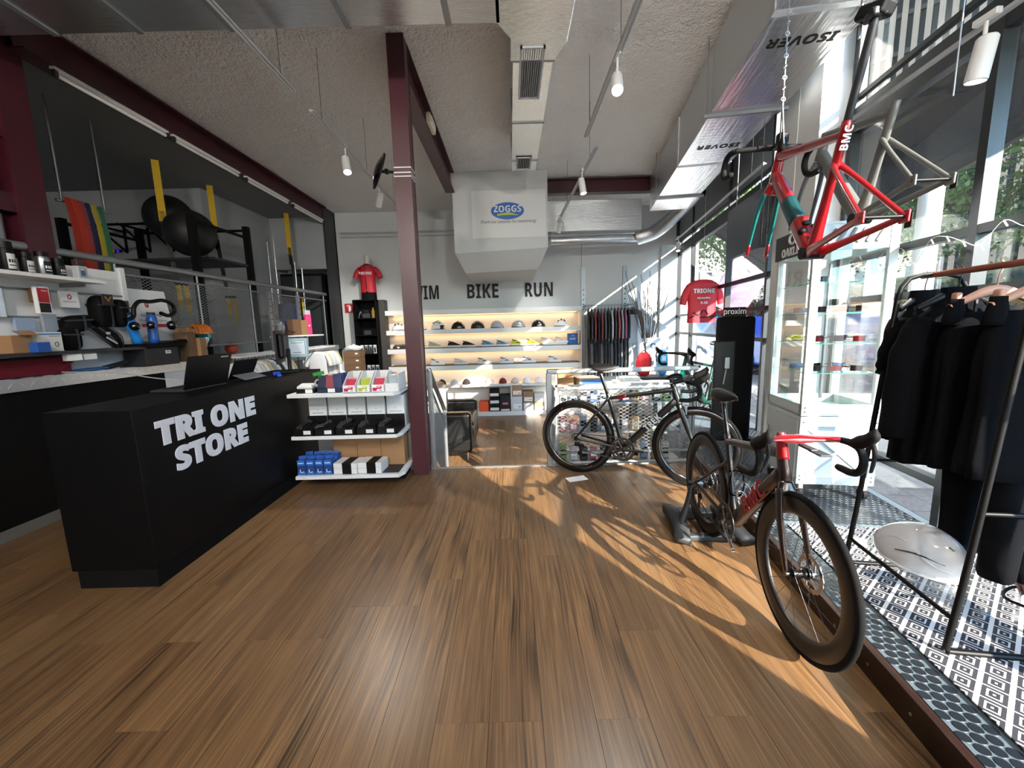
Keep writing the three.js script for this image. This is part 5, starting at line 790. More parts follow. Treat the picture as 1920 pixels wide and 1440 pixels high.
function shoe(parent, upper, sole, accent, dx, dz, thick = 0.028) {
  const g = ext(shoeSole, thick, 0.004); g.rotateX(-Math.PI / 2); const s = part(parent, 'sole', g, sole); s.position.set(dx, 0.004, dz);
  const u = part(parent, 'upper', blob((v) => { const t = (v.x + 1) / 2, top = 0.085 - 0.055 * Math.min(1, Math.max(0, (t - 0.25) / 0.6)) ** 0.8; return V(v.x * 0.138, thick + 0.004 + Math.max(0, v.y + 0.15) * top, v.z * (0.036 + 0.01 * v.x)); }, 28, 18), upper); u.position.set(dx, 0, dz);
  part(u, 'collar', tube([...Array(12)].map((_, i) => { const a = i / 12 * Math.PI * 2; return [-0.075 + Math.cos(a) * 0.05, thick + 0.078 - Math.cos(a) * 0.014, Math.sin(a) * 0.022]; }), 0.008, 30, 6, true), accent); part(u, 'laces', [0, 1, 2, 3].map((k) => box(0.006, 0.004, 0.034, -0.005 + k * 0.022, thick + 0.072 - k * 0.011, 0, 0, 0, -0.5)), accent);
  part(u, 'side_stripe', [1, -1].map((q) => sweep([[[-0.04, thick + 0.03, q * 0.033], 0.006, 0.004], [[0.0, thick + 0.04, q * 0.036], 0.01, 0.004], [[0.05, thick + 0.022, q * 0.041], 0.003, 0.003]], { seg: 6, rs: 6 })), accent);
}
function shoePair(label, x, y, up, so, ac, pair = true, group) {
  const mk = (l, xx, z, turn) => { const t = thing('running_shoe', l, 'shoe', [xx, y, z], turn, group); shoe(t, std(up, 0.75), std(so, 0.7), std(ac, 0.7), 0, 0); };
  if (pair) { mk(label + ', one of a pair', x - 0.15, -8.3, -0.1); mk(label + ', one of a pair', x + 0.15, -8.27, -0.2); } else mk(label, x, -8.28, 0.08);
}
shoePair('grey shoe with yellow sole near the column', -1.72, 0.958, 0x9aa0a0, 0xd8d0a0, 0x8a8f90, true, 'grey pair'); shoePair('dark brown shoe with white sole', -1.02, 0.958, 0x2a1a16, 0xe8e6e0, 0x14100e, true, 'brown pair'); shoePair('light blue shoe with white sole', -0.32, 0.958, 0x5f8fb0, 0xe6e8ea, 0x2d4a62, true, 'blue pair'); shoePair('lime yellow shoe', 0.3, 0.958, 0xb8c82a, 0xe0e4c0, 0x24280c, true, 'lime pair');
shoePair('white shoe with thin dark heel beside the blue box', 0.9, 0.99, 0xe2dcd8, 0xe8e8e4, 0xb9aaa4, true, 'white pair');
solo('shoe_riser', rbox(0.5, 0.03, 0.2, 0.006, 0, 0.015, 0), M.white, 'low white riser under the white shoe pair', 'riser', null, [0.9, 0.957, -8.28]);
{ const t = thing('blue_shoe_box', 'upright blue box at the end of the shoe shelf', 'box', [1.27, 0.957, -8.28]); part(t, 'box', rbox(0.2, 0.22, 0.12, 0.003, 0, 0.11, 0), M.blue); part(t, 'print', plane(0.19, 0.21, 0, 0.11, 0.0606), printMat(96, 104, (c) => { c.fillStyle = '#1d5aa0'; c.fillRect(0, 0, 96, 104); c.fillStyle = '#cfe0f0'; for (let k = 0; k < 5; k++) c.fillRect(16 + k * 12, 46, 8, 12); c.fillRect(34, 18, 30, 4); })); }
{ const t = thing('display_tray', 'low dark brown tray with price card at the shelf end by the tower', 'tray', [-2.28, 0.957, -8.28]); part(t, 'tray', [rbox(0.26, 0.05, 0.16, 0.004, 0, 0.025, 0)], std(0x2a1814, 0.6)); labelCard(t, -0.02, 0.025, 0.081, 0.05, 0.03); for (let k = 0; k < 4; k++) part(t, 'packet', rbox(0.05, 0.04, 0.1, 0.006, -0.09 + k * 0.06, 0.06, 0), M.cardDark); }
[[-1.53, 0xe4e2da, 0x1c1c20, 'white and black shoe on the second mat'], [-1.05, 0xdad8d2, 0xb9b4ac, 'cream thin-soled shoe on the second mat'], [-0.56, 0xe2e0dc, 0x3a1018, 'white shoe with dark red upper on the second mat'], [-0.1, 0xdfe2e6, 0x14204a, 'white and navy shoe on the second mat'], [0.37, 0xd6dcde, 0x2a3a50, 'pale shoe with dark blue wing mark on the second mat'], [0.9, 0xe4e6e4, 0x3a4048, 'pale shoe at the far end of the second mat']].forEach(([x, u, a, l]) => shoePair(l, x, 0.6, u, 0xe8e8e6, a, false));
[[-1.46, 0x1a1412, 'dark brown cap on the bottom lit shelf'], [-1.2, 0xc9ccd2, 'pale grey cap on the bottom lit shelf'], [-0.95, 0x1c1214, 'black cap with white patch on the bottom lit shelf'], [-0.72, 0xdcd8cc, 'cream cap on the bottom lit shelf'], [-0.45, 0xe6e0da, 'white cap in the sunlight on the bottom lit shelf'], [-0.19, 0x6a2430, 'maroon-topped cap on the bottom lit shelf'], [0.06, 0xb9b4ae, 'grey-brown cap on the bottom lit shelf'], [0.31, 0xdfe3ea, 'pale blue cap on the bottom lit shelf'], [0.56, 0xe8e8e8, 'white cap at the railing end of the bottom lit shelf']].forEach(([x, c, l], i) => {
  const t = thing('sports_cap', l, 'cap', [x, 0.184, -8.28], -0.3 + 0.1 * (i % 3), 'caps on the bottom lit shelf'), m = std(c, 0.85); part(t, 'crown', blob((v) => V(v.x * 0.085, Math.max(0, v.y) * 0.11, v.z * 0.085), 24, 14), m); const g = ext([[-0.075, 0], [-0.07, 0.045], [-0.035, 0.08], [0, 0.088], [0.035, 0.08], [0.07, 0.045], [0.075, 0]], 0.004); g.rotateX(Math.PI / 2); part(t, 'peak', g.translate(0, 0.012, 0.055), m); part(t, 'button', sph(0.008, 8, 6, 0, 0.11, 0), m); });
// boxes under the lit shelves
solo('shoe_box', rbox(0.2, 0.2, 0.26, 0.004, 0, 0.1, 0), std(0xe4572a, 0.6), 'bright orange shoe box on the floor under the shelves', 'box', null, [-0.6, LOW + 0.092, -8.28]);
for (let k = 0; k < 3; k++) { const t = thing('shoe_box', 'black shoe box with white end labels, ' + ['bottom of the stack', 'middle of the stack', 'top of the stack'][k], 'box', [-0.37, LOW + 0.092 + k * 0.15, -8.28]); part(t, 'box', rbox(0.2, 0.148, 0.28, 0.003, 0, 0.074, 0), M.black); part(t, 'label', lim(-0.09, 0.09, 0.02, 0.08, 0.14, 0.1415), M.paper); }
{ const t = thing('shoe_box', 'large black shoe box with pink print', 'box', [-0.15, LOW + 0.092, -8.28]); part(t, 'box', rbox(0.21, 0.33, 0.28, 0.003, 0, 0.165, 0), std(0x151018, 0.6)); part(t, 'print', lim(-0.05, 0.06, 0.14, 0.18, 0.14, 0.1415), std(0xd86a8a, 0.6)); part(t, 'label', lim(-0.09, 0.09, 0.01, 0.045, 0.14, 0.1415), M.paper); }
[[0.1, 0, 0.3, 0xc9ccd0, 'tall pale grey shoe box beside the divider'], [0.1, 0.302, 0.24, 0x9a7a58, 'brown-lidded shoe box on the tall grey box'], [0.33, 0, 0.16, 0xb9c2cc, 'pale blue shoe box in the pair stack'], [0.33, 0.162, 0.24, 0x8d6f50, 'brown shoe box on the pale blue box'], [0.56, 0, 0.17, 0xa8865e, 'tan shoe box by the railing'], [0.56, 0.172, 0.18, 0xd8d8d4, 'white shoe box on the tan box']].forEach(([x, y, h, c, l]) => { const t = thing('shoe_box', l, 'box', [x, LOW + 0.092 + y, -8.28]); part(t, 'box', rbox(0.21, h - 0.002, 0.28, 0.003, 0, h / 2, 0), std(c, 0.7)); part(t, 'label', lim(-0.085, 0.085, h * 0.15, h * 0.5, 0.14, 0.1415), M.paper); part(t, 'print', lim(0.02, 0.07, h * 0.26, h * 0.32, 0.1415, 0.1425), M.midGrey); });
// ---------- armchair ----------
{ const t = thing('armchair', 'black leather armchair with a white cloth over its back', 'armchair', [-0.95, LOW, -5.4]);
  part(t, 'arm', rbox(0.72, 0.56, 0.2, 0.05, 0.02, 0.4, 0.0), M.leather); part(t, 'arm', rbox(0.72, 0.56, 0.2, 0.05, 0.02, 0.4, -1.0), M.leather);
  part(t, 'backrest', rbox(0.24, 0.72, 1.2, 0.07, -0.26, 0.62, -0.5), M.leather); part(t, 'seat', rbox(0.58, 0.18, 0.8, 0.05, 0.1, 0.36, -0.5), M.leather); part(t, 'base', rbox(0.68, 0.16, 1.15, 0.02, 0.03, 0.2, -0.5), M.leather); part(t, 'seat_cushion', rbox(0.5, 0.12, 0.78, 0.05, 0.14, 0.48, -0.5), M.leather);
  for (const [x, z] of [[0.32, 0.05], [0.32, -1.05], [-0.32, 0.05], [-0.32, -1.05]]) part(t, 'leg', cyl(0.016, 0.016, 0.13, 12, x, 0.065, z), M.chrome, 'chrome leg');
  const c = part(t, 'cloth', [rbox(0.40, 0.012, 0.24, 0.005, -0.14, 0.99, -0.02), rbox(0.40, 0.3, 0.008, 0.003, -0.14, 0.85, 0.106)], M.paper, 'white cloth with black shop print'); part(t, 'headrest', rbox(0.4, 0.3, 0.2, 0.05, -0.14, 0.83, 0.0), M.leather);
  part(c, 'print', plane(0.38, 0.27, -0.14, 0.85, 0.111), printMat(190, 135, (x) => { x.fillStyle = '#d9dad9'; x.fillRect(0, 0, 190, 135); x.strokeStyle = '#141416'; x.lineWidth = 12; x.beginPath(); x.arc(62, 44, 15, -2.6, 1.4); x.stroke(); x.beginPath(); x.arc(70, 74, 16, -1.5, 2.8); x.stroke(); x.fillStyle = '#141416'; x.beginPath(); x.arc(98, 50, 9, 0, 7); x.fill(); x.fillRect(88, 66, 10, 36); x.font = 'bold 22px sans-serif'; x.fillText('one', 112, 56); x.font = '16px sans-serif'; x.fillText('store', 112, 76); x.font = 'bold 13px sans-serif'; x.fillText('tri', 92, 32); })); }
// ---------- railings ----------
{ const t = thing('mesh_railing', 'grey railing with expanded metal infill at the floor edge', 'railing', [0, 0, -3.77]);
  part(t, 'top_rail', [rbox(1.44, 0.045, 0.05, 0.012, 1.05, 0.915, 0)], M.alu); part(t, 'post', rbox(0.05, 0.9, 0.05, 0.006, 0.35, 0.45, 0), M.alu); part(t, 'post', rod(V(1.74, 0, 0), V(1.74, 0.9, 0), 0.016), M.alu); part(t, 'frame_bar', [lim(0.4, 1.74, 0.765, 0.785, -0.01, 0.01), lim(0.4, 1.74, 0.105, 0.125, -0.01, 0.01), lim(0.41, 0.43, 0.0, 0.89, -0.01, 0.01), lim(1.7, 1.72, 0.1, 0.78, -0.01, 0.01)], M.alu);
  part(t, 'mesh_panel', meshPanel(1.28, 0.63, 0.062, 0.034, 0.0028).translate(0.42, 0.13, 0), M.alu, 'diamond expanded metal'); }
{ const t = thing('stair_railing', 'grey sloping stair railing with mesh beside the red column', 'railing', [-0.78, 0, -3.76]);
  part(t, 'handrail', [rod(V(0, 0.96, 0.0), V(0, 0.42, -0.74), 0.024, 0.024, 12), sph(0.026, 12, 8, 0, 0.96, 0)], M.alu); part(t, 'post', rbox(0.045, 0.97, 0.04, 0.006, 0, 0.48, 0), M.alu); part(t, 'post', rbox(0.04, 0.9, 0.04, 0.006, 0, -0.03, -0.72), M.alu); part(t, 'bottom_rail', rod(V(0, 0.12, -0.02), V(0, -0.4, -0.72), 0.012), M.alu); part(t, 'mid_rail', rod(V(0, 0.80, -0.02), V(0, 0.26, -0.72), 0.012), M.alu);
  const l = []; for (let k = 0; k < 24; k++) { const u = k / 23; l.push(rod(V(0, 0.14 - 0.52 * u + 0.0, -0.02 - 0.7 * u), V(0, 0.78 - 0.52 * u, -0.02 - 0.7 * u), 0.0025)); } for (let k = 1; k < 14; k++) l.push(rod(V(0, 0.12 + k * 0.048, -0.02), V(0, -0.4 + k * 0.048, -0.72), 0.0025)); part(t, 'mesh_panel', l, M.alu); }
// ---------- goods behind the railing ----------
{ const t = thing('goods_gondola', 'low metal gondola of small goods behind the mesh railing', 'shelf', [0.45, LOW, -4.15]);
  for (const y of [0.45, 0.75, 1.05]) part(t, 'shelf', lim(0, 1.25, y - 0.015, y, -0.2, 0.22), M.alu); part(t, 'top', lim(-0.02, 1.27, 1.18, 1.2, -0.24, 0.26), M.white, 'white top board'); for (const [x, z] of [[0, -0.2], [1.25, -0.2], [0, 0.22], [1.25, 0.22]]) part(t, 'post', lim(x - 0.015, x + 0.015, 0, 1.19, z - 0.015, z + 0.015), M.alu); part(t, 'base', lim(0, 1.25, 0, 0.12, -0.2, 0.22), M.white);
  const cs = [0xd8d8d4, 0xb9bcc0, 0xc9a66a, 0x2a2c30, 0x8fa6bf, 0xc2c84a, 0xe2dcd0, 0xb06a74, 0x6f8f4a, 0x3a5fa0, 0x1c1c1e, 0xd9b78a], rr = rngOf(5);
  const desc = ['white', 'grey', 'tan', 'black', 'steel blue', 'lime', 'cream', 'dusty pink', 'green', 'blue', 'dark', 'sand']; let n = 0;
  for (const [y, lev] of [[0.45, 'lower'], [0.75, 'middle'], [1.05, 'upper']]) for (let x = 0.06; x < 1.2; x += 0.105) { const k = Math.floor(rr() * 12), h = (y > 1 ? 0.06 : 0.12) + rr() * 0.06, p = thing('small_goods_pack', desc[k] + ' small pack on the ' + lev + ' shelf behind the railing mesh', 'pack', [0.45 + x, LOW + y + 0.001, -4.02 + rr() * 0.05], (rr() - 0.5) * 0.5, 'small packs behind the railing mesh'); part(p, 'pack', rbox(0.075, h, 0.06, 0.012, 0, h / 2, 0), std(cs[k], 0.55)); part(p, 'label', lim(-0.028, 0.028, h * 0.3, h * 0.65, 0.03, 0.0315), k % 2 ? M.paper : M.blackMat); n++; } }
{ const t = thing('shoe_box', 'grey-brown shoe box with blue end on the white gondola top', 'box', [0.78, LOW + 1.201, -4.12], 0.12); part(t, 'box', rbox(0.24, 0.09, 0.26, 0.004, 0, 0.045, 0), std(0x8a7a6a, 0.75)); part(t, 'end_label', lim(-0.09, 0.115, 0.006, 0.075, 0.13, 0.132), M.blue); }
solo('brown_carton', rbox(0.16, 0.14, 0.3, 0.004, 0, 0.07, 0), M.card, 'brown carton standing behind the railing end post', 'carton', null, [0.56, LOW + 1.201, -4.16], -0.1);
solo('white_tray', [rbox(0.3, 0.04, 0.24, 0.01, 0, 0.02, 0), rbox(0.2, 0.05, 0.14, 0.02, 0, 0.06, 0)], M.white, 'white tray of goods on the gondola top', 'tray', null, [1.22, LOW + 1.201, -4.12]);
{ const t = thing('side_stool', 'low dark stool holding the two swim bags', 'stool', [1.8, LOW, -5.15]); part(t, 'top', rbox(0.5, 0.04, 0.3, 0.01, 0, 1.13, 0), M.darkGrey); for (const [x, z] of [[-0.22, -0.12], [0.22, -0.12], [-0.22, 0.12], [0.22, 0.12]]) part(t, 'leg', rod(V(x, 0, z), V(x, 1.12, z), 0.016), M.darkGrey);
  const b = thing('mesh_bag', 'red crumpled net swim bag standing on the stool', 'bag', [1.71, LOW + 1.152, -5.15]); part(b, 'bag', blob((v) => { const n = 1 + 0.14 * noise.noise(v.x * 3, v.y * 4, v.z * 3); return V(Math.sign(v.x) * Math.abs(v.x) ** 0.6 * 0.095 * n, 0.15 + v.y * 0.15 * n, v.z * 0.07 * n); }, 26, 20), std(0xc8202a, 0.7)); part(b, 'handle', new THREE.TorusGeometry(0.035, 0.006, 6, 20, Math.PI).translate(0, 0.29, 0), M.black);
  const c = thing('dry_bag', 'bright blue dry bag standing beside the red bag', 'bag', [1.95, LOW + 1.152, -5.15]); part(c, 'bag', blob((v) => V(Math.sign(v.x) * Math.abs(v.x) ** 0.5 * 0.065, 0.16 + Math.sign(v.y) * Math.abs(v.y) ** 0.7 * 0.16, v.z * 0.055), 20, 16), std(0x1aa0d8, 0.45)); part(c, 'label', rbox(0.05, 0.06, 0.004, 0.001, 0, 0.22, 0.054), M.paper); part(c, 'pocket', rbox(0.09, 0.09, 0.03, 0.01, -0.02, 0.06, 0.05), std(0x1478c0, 0.5)); }
// ---------- wetsuits ----------
{ const t = thing('suit_rail', 'wall rail on two perforated uprights holding wetsuits', 'clothes rail', [0, 0, ZB]);
  for (const x of [1.53, 2.39]) { const u = part(t, 'upright', lim(x - 0.045, x + 0.045, 0.4, 2.52, 0, 0.03), M.alu); for (let k = 0; k < 6; k++) part(u, 'slot', lim(x - 0.015, x + 0.015, 1.55 + k * 0.1, 1.57 + k * 0.1, 0.03, 0.032), M.black); part(t, 'arm', lim(x - 0.01, x + 0.01, 1.7, 1.73, 0.03, 0.42), M.alu); }
  part(t, 'bar', rod(V(1.48, 1.725, 0.4), V(2.45, 1.725, 0.4), 0.013), M.steel);
  const acc = [[0x17181b, 'plain black'], [0x3a3c40, 'black and grey'], [0x8a3038, 'coral-sleeved'], [0x16171a, 'matt black'], [0x8c4038, 'rust-sleeved'], [0x5a5e64, 'grey-panelled'], [0x202226, 'dark'], [0xb9bcc0, 'silver-cuffed'], [0x3c3a2c, 'patterned'], [0xa8545c, 'pink-sleeved'], [0x9a9ea4, 'light grey'], [0x96506e, 'magenta-cuffed'], [0x18191c, 'all-black']];
  acc.forEach(([c, n], k) => {
    const s = thing('wetsuit', n + ' triathlon wetsuit in the row on the wall rail', 'wetsuit', [1.56 + k * 0.066, 1.66, ZB + 0.4], Math.PI / 2 - 0.22, 'wetsuits on the wall rail'), m = std(c, 0.5);
    const body = std(0x101114, 0.45);
    part(s, 'torso', sweep([[[0, 0, 0], 0.012, 0.06], [[0, -0.06, 0], 0.022, 0.2], [[0, -0.3, 0], 0.024, 0.17], [[0, -0.55, 0], 0.022, 0.15], [[0, -0.72, 0], 0.024, 0.17]], { seg: 12, rs: 12, side: V(1, 0, 0) }), body);
    for (const q of [-1, 1]) { part(s, 'leg', sweep([[[q * 0.085, -0.7, 0], 0.022, 0.085], [[q * 0.1, -1.0, 0.01], 0.02, 0.065], [[q * 0.1, -1.35, 0], 0.018, 0.05]], { seg: 8, rs: 10, side: V(1, 0, 0) }), k % 3 === 1 ? M.midGrey : body); part(s, 'sleeve', sweep([[[q * 0.18, -0.06, 0], 0.02, 0.05], [[q * 0.24, -0.3, 0.02], 0.022, 0.045], [[q * 0.25, -0.6, 0.02], 0.018, 0.035]], { seg: 8, rs: 10, side: V(1, 0, 0) }), m); }
    part(s, 'side_panel', [-1, 1].map((q) => sweep([[[q * 0.12, -0.2, 0.018], 0.006, 0.03], [[q * 0.11, -0.65, 0.018], 0.006, 0.03]], { seg: 4, rs: 6, side: V(1, 0, 0) })), k % 4 === 2 ? M.lightGrey : m); part(s, 'hanger', [rod(V(0, 0, 0), V(0, 0.07, 0), 0.003), rod(V(-0.17, -0.03, 0), V(0.17, -0.03, 0), 0.008)], M.black);
  });
  const s = thing('wetsuit', 'outermost wetsuit turned to show grey side and tan sleeve', 'wetsuit', [2.44, 1.66, ZB + 0.42], 0.55); const g = std(0x8b8f94, 0.5), body = std(0x141518, 0.45);
  part(s, 'torso', sweep([[[0, 0, 0], 0.014, 0.06], [[0, -0.06, 0], 0.03, 0.2], [[0, -0.3, 0], 0.032, 0.17], [[0, -0.55, 0], 0.03, 0.14], [[0, -0.72, 0], 0.03, 0.17]], { seg: 14, rs: 14, side: V(1, 0, 0) }), g); part(s, 'yoke', sweep([[[0, 0.002, 0], 0.018, 0.07], [[0, -0.06, 0], 0.034, 0.205], [[0, -0.14, 0], 0.035, 0.195]], { seg: 6, rs: 14, side: V(1, 0, 0) }), body);
  for (const q of [-1, 1]) { part(s, 'sleeve', sweep([[[q * 0.18, -0.06, 0], 0.025, 0.05], [[q * 0.26, -0.3, 0.02], 0.026, 0.05], [[q * 0.29, -0.62, 0.02], 0.02, 0.035]], { seg: 10, rs: 10, side: V(1, 0, 0) }), q > 0 ? std(0x6a4a34, 0.6) : body); part(s, 'leg', sweep([[[q * 0.085, -0.7, 0], 0.026, 0.085], [[q * 0.1, -1.0, 0.01], 0.024, 0.065], [[q * 0.1, -1.35, 0], 0.02, 0.05]], { seg: 8, rs: 10, side: V(1, 0, 0) }), g); } }
// ---------- vase of twigs, signs near the back corner ----------
{ const t = thing('twig_vase', 'tall bare twigs in a white vase in the back corner', 'vase', [2.72, LOW, -7.95]); part(t, 'vase', lathe([[0, 0], [0.1, 0], [0.12, 0.3], [0.09, 0.8], [0.08, 1.15], [0.075, 1.15], [0.07, 0.8]], 24), M.white);
  const rr = rngOf(12), tw = std(0x4a4038, 0.8); for (let k = 0; k < 26; k++) { const a = rr() * 6.28, sp = 0.12 + rr() * 0.4, h = 1.3 + rr() * 0.55, pts = [[0, 1.0, 0]]; for (let i = 1; i <= 5; i++) { const u = i / 5; pts.push([Math.cos(a) * sp * u ** 1.3 + (rr() - 0.5) * 0.03, 1.0 + h * u, Math.sin(a) * sp * 0.5 * u ** 1.3 + (rr() - 0.5) * 0.03]); } const m = part(t, 'twig', tube(pts, 0.0055, 16, 5), tw); const p = pts[3]; part(m, 'twiglet', [tube([p, [p[0] + Math.cos(a + 0.8) * 0.06, p[1] + 0.16, p[2]], [p[0] + Math.cos(a + 0.8) * 0.08, p[1] + 0.34, p[2]]], 0.003, 8, 5)], tw); } }
{ const t = thing('counter_sign', 'grey notice board with round blue cross emblem', 'sign', [2.55, LOW + 1.24, -7.2]); part(t, 'board', rbox(0.26, 0.32, 0.02, 0.004, 0, 0.16, 0), M.lightGrey); part(t, 'print', plane(0.25, 0.31, 0, 0.16, 0.0106), printMat(100, 124, (c) => { c.fillStyle = '#c9ccd0'; c.fillRect(0, 0, 100, 124); c.fillStyle = '#24405e'; c.beginPath(); c.arc(50, 56, 22, 0, 7); c.fill(); c.fillStyle = '#c9ccd0'; c.fillRect(45, 40, 10, 32); c.fillRect(36, 52, 28, 7); c.fillStyle = '#a05a4a'; c.fillRect(36, 98, 28, 5); })); part(t, 'stand', [lim(-0.02, 0.02, -1.24, 0, -0.01, 0.01), lim(-0.14, 0.14, -1.24, -1.22, -0.12, 0.12)], M.midGrey); }
{ const t = thing('picture_panel', 'pale blue picture panel behind the notice board', 'panel', [2.86, LOW + 1.18, -7.6], -0.2); part(t, 'board', rbox(0.24, 0.36, 0.02, 0.004, 0, 0.18, 0), std(0xb4c6dc, 0.6)); part(t, 'print', plane(0.2, 0.3, 0, 0.18, 0.0106), printMat(64, 96, (c) => { c.fillStyle = '#a9bfd8'; c.fillRect(0, 0, 64, 96); c.fillStyle = '#7a5a6a'; c.beginPath(); c.moveTo(10, 80); c.lineTo(40, 12); c.lineTo(46, 30); c.lineTo(24, 84); c.fill(); c.fillStyle = '#dbe6f2'; c.fillRect(40, 40, 18, 40); })); part(t, 'stand', lim(-0.02, 0.02, -1.18, 0, -0.01, 0.01), M.midGrey); }
// ---------- window display ----------
// glass showcase
{ const t = thing('glass_showcase', 'white steel trolley cabinet with glass display case and black header', 'showcase', GO, -TH); const w = std(0xb9c2c2, 0.4), x0 = -0.54, x1 = -0.06, z0 = -2.61, z1 = -3.1;
  const lo = part(t, 'base_cabinet', [lim(x0, x1, 0.21, 0.69, z0 - 0.01, z1)], w);
  part(lo, 'front_frame', [lim(x0, x0 + 0.045, 0.21, 0.69, z0, z0 - 0.012), lim(x1 - 0.045, x1, 0.21, 0.69, z0, z0 - 0.012), lim(x0, x1, 0.21, 0.265, z0, z0 - 0.012), lim(x0, x1, 0.62, 0.69, z0, z0 - 0.012)], w);
  part(lo, 'cross_rib', [1, -1].map((s) => rbox(0.48, 0.02, 0.012, 0.006, (x0 + x1) / 2, 0.44, z0 - 0.006, 0, 0, s * 0.72)), w); part(lo, 'side_door', lim(x0 - 0.006, x0, 0.25, 0.66, z0 - 0.03, z1 + 0.03), w); part(lo, 'latch', rbox(0.01, 0.05, 0.03, 0.003, x0 - 0.01, 0.5, z1 + 0.05), M.steel);
  for (const x of [x0 + 0.02, x1 - 0.02]) for (const y of [0.24, 0.27, 0.65, 0.72, 0.75]) part(lo, 'bolt', cyl(0.005, 0.005, 0.004, 8, x, y, z0 + 0.002, Math.PI / 2), M.darkGrey);
  for (const [x, z] of [[x0 + 0.04, z0 - 0.04], [x1 - 0.04, z0 - 0.04], [x0 + 0.04, z1 + 0.04], [x1 - 0.04, z1 + 0.04]]) { const c = part(t, 'caster', [cyl(0.04, 0.04, 0.022, 20, x, 0.14, z, 0, 0, Math.PI / 2)], M.rubber); part(c, 'fork', [rbox(0.04, 0.05, 0.05, 0.01, x, 0.185, z)], M.steel); }
  const fr = []; for (const x of [x0, x1]) for (const z of [z0, z1]) fr.push(box(0.05, 1.24, 0.03, x + (x < -0.3 ? 0.025 : -0.025), 1.32, z + (z > -2.8 ? -0.015 : 0.015))); fr.push(lim(x0, x1, 0.70, 0.77, z0, z0 - 0.03), lim(x0, x1, 0.70, 0.77, z1, z1 + 0.03), lim(x0, x0 + 0.03, 0.7, 0.77, z0, z1), lim(x1 - 0.03, x1, 0.7, 0.77, z0, z1), lim(x0, x1, 0.695, 0.705, z0, z1));
  part(t, 'case_frame', fr, w);
  const head = part(t, 'top_cap', [lim(x0, x1, 1.78, 1.95, z0 - 0.004, z1), lim(x0, x1, 1.94, 1.955, z0, z1)], w); for (let k = 0; k < 6; k++) part(head, 'louvre', rbox(0.02, 0.1, 0.01, 0.004, x0 + 0.1 + k * 0.055, 1.865, z0 + 0.002, 0, 0, -0.5), M.midGrey, 'slanted vent slot');
  const hd = part(t, 'header_sign', rbox(0.012, 0.17, 0.5, 0.003, x0 - 0.008, 1.865, (z0 + z1) / 2), std(0x2a2c2e, 0.5), 'black header with white lettering'); const tx = text3('OAKLEY', 0.055, 0.002, font, 0.002); tx.rotateY(-Math.PI / 2); part(hd, 'lettering', tx.translate(x0 - 0.016, 1.822, (z0 + z1) / 2), M.white); const ring = new THREE.TorusGeometry(0.032, 0.009, 8, 30).scale(1.35, 1, 1); ring.rotateY(-Math.PI / 2); part(hd, 'emblem', ring.translate(x0 - 0.015, 1.905, (z0 + z1) / 2), M.white, 'white ring emblem');
  part(t, 'glass_pane', lim(x0 + 0.05, x1 - 0.05, 0.77, 1.78, z0 - 0.012, z0 - 0.016), M.glass); part(t, 'glass_pane', lim(x1 - 0.012, x1 - 0.016, 0.77, 1.78, z0 - 0.03, z1 + 0.03), M.glass); part(t, 'glass_pane', lim(x0 + 0.012, x0 + 0.016, 0.77, 1.78, z0 - 0.03, z1 + 0.03), M.glass);
  for (const y of [0.98, 1.18, 1.38, 1.58]) { const s = part(t, 'glass_shelf', lim(x0 + 0.03, x1 - 0.03, y - 0.004, y + 0.004, z0 - 0.04, z1 + 0.04), M.glassGreen); part(s, 'shelf_edge', [lim(x0 + 0.03, x1 - 0.03, y - 0.004, y + 0.004, z0 - 0.038, z0 - 0.0395), lim(x0 + 0.028, x0 + 0.0295, y - 0.004, y + 0.004, z0 - 0.04, z1 + 0.04)], M.glassEdge, 'green glass edge'); }
  part(t, 'inner_light', [lim(x0 + 0.03, x0 + 0.04, 0.78, 1.76, z1 + 0.05, z1 + 0.04)], std(0xffffff, 0.5, 0, { emissive: 0xeaf4ff, emissiveIntensity: 2 }), 'white light strip'); { const l = new THREE.RectAreaLight(0xeaf4ff, 6, 0.01, 0.98); l.name = 'case_light'; l.position.copy(WL(x0 + 0.035, 1.27, z1 + 0.054)); l.lookAt(WL(-0.2, 1.27, -2.5)); scene.add(l); } part(t, 'display_column', [cyl(0.012, 0.012, 0.95, 12, -0.3, 1.25, -2.86)], M.steel); }
{ const gl = (y, k, m, x, z, turn, lab) => { const t = thing('sunglasses', lab, 'sunglasses', WL(x, y, z), turn, 'sunglasses in the glass showcase'); part(t, 'lens', place(new THREE.CylinderGeometry(0.062, 0.058, 0.036, 20, 1, true, -0.9, 1.8), 0, 0.025, -0.02), phy(m, 0.1, { side: THREE.DoubleSide, metalness: 0.4 })); part(t, 'temple', [rod(V(-0.055, 0.035, 0.02), V(-0.06, 0.03, -0.1), 0.003), rod(V(0.055, 0.035, 0.02), V(0.06, 0.03, -0.1), 0.003)], M.black); };
  let k = 0; for (const [y, nm] of [[0.985, 'lowest'], [1.185, 'second'], [1.385, 'third']]) for (let i = 0; i < 3; i++) for (let j = 0; j < 2; j++) gl(y, k, [0x201418, 0x30486a, 0x5a1418, 0x18181a][(k++) % 4], -0.44 + i * 0.13, -2.72 - j * 0.2, -TH + (i - 1) * 0.25, 'dark wraparound sunglasses on the ' + nm + ' glass shelf'); 
  gl(1.585, 0, 0x6a7a8a, -0.38, -2.75, -TH, 'single grey sunglasses on the top glass shelf'); }
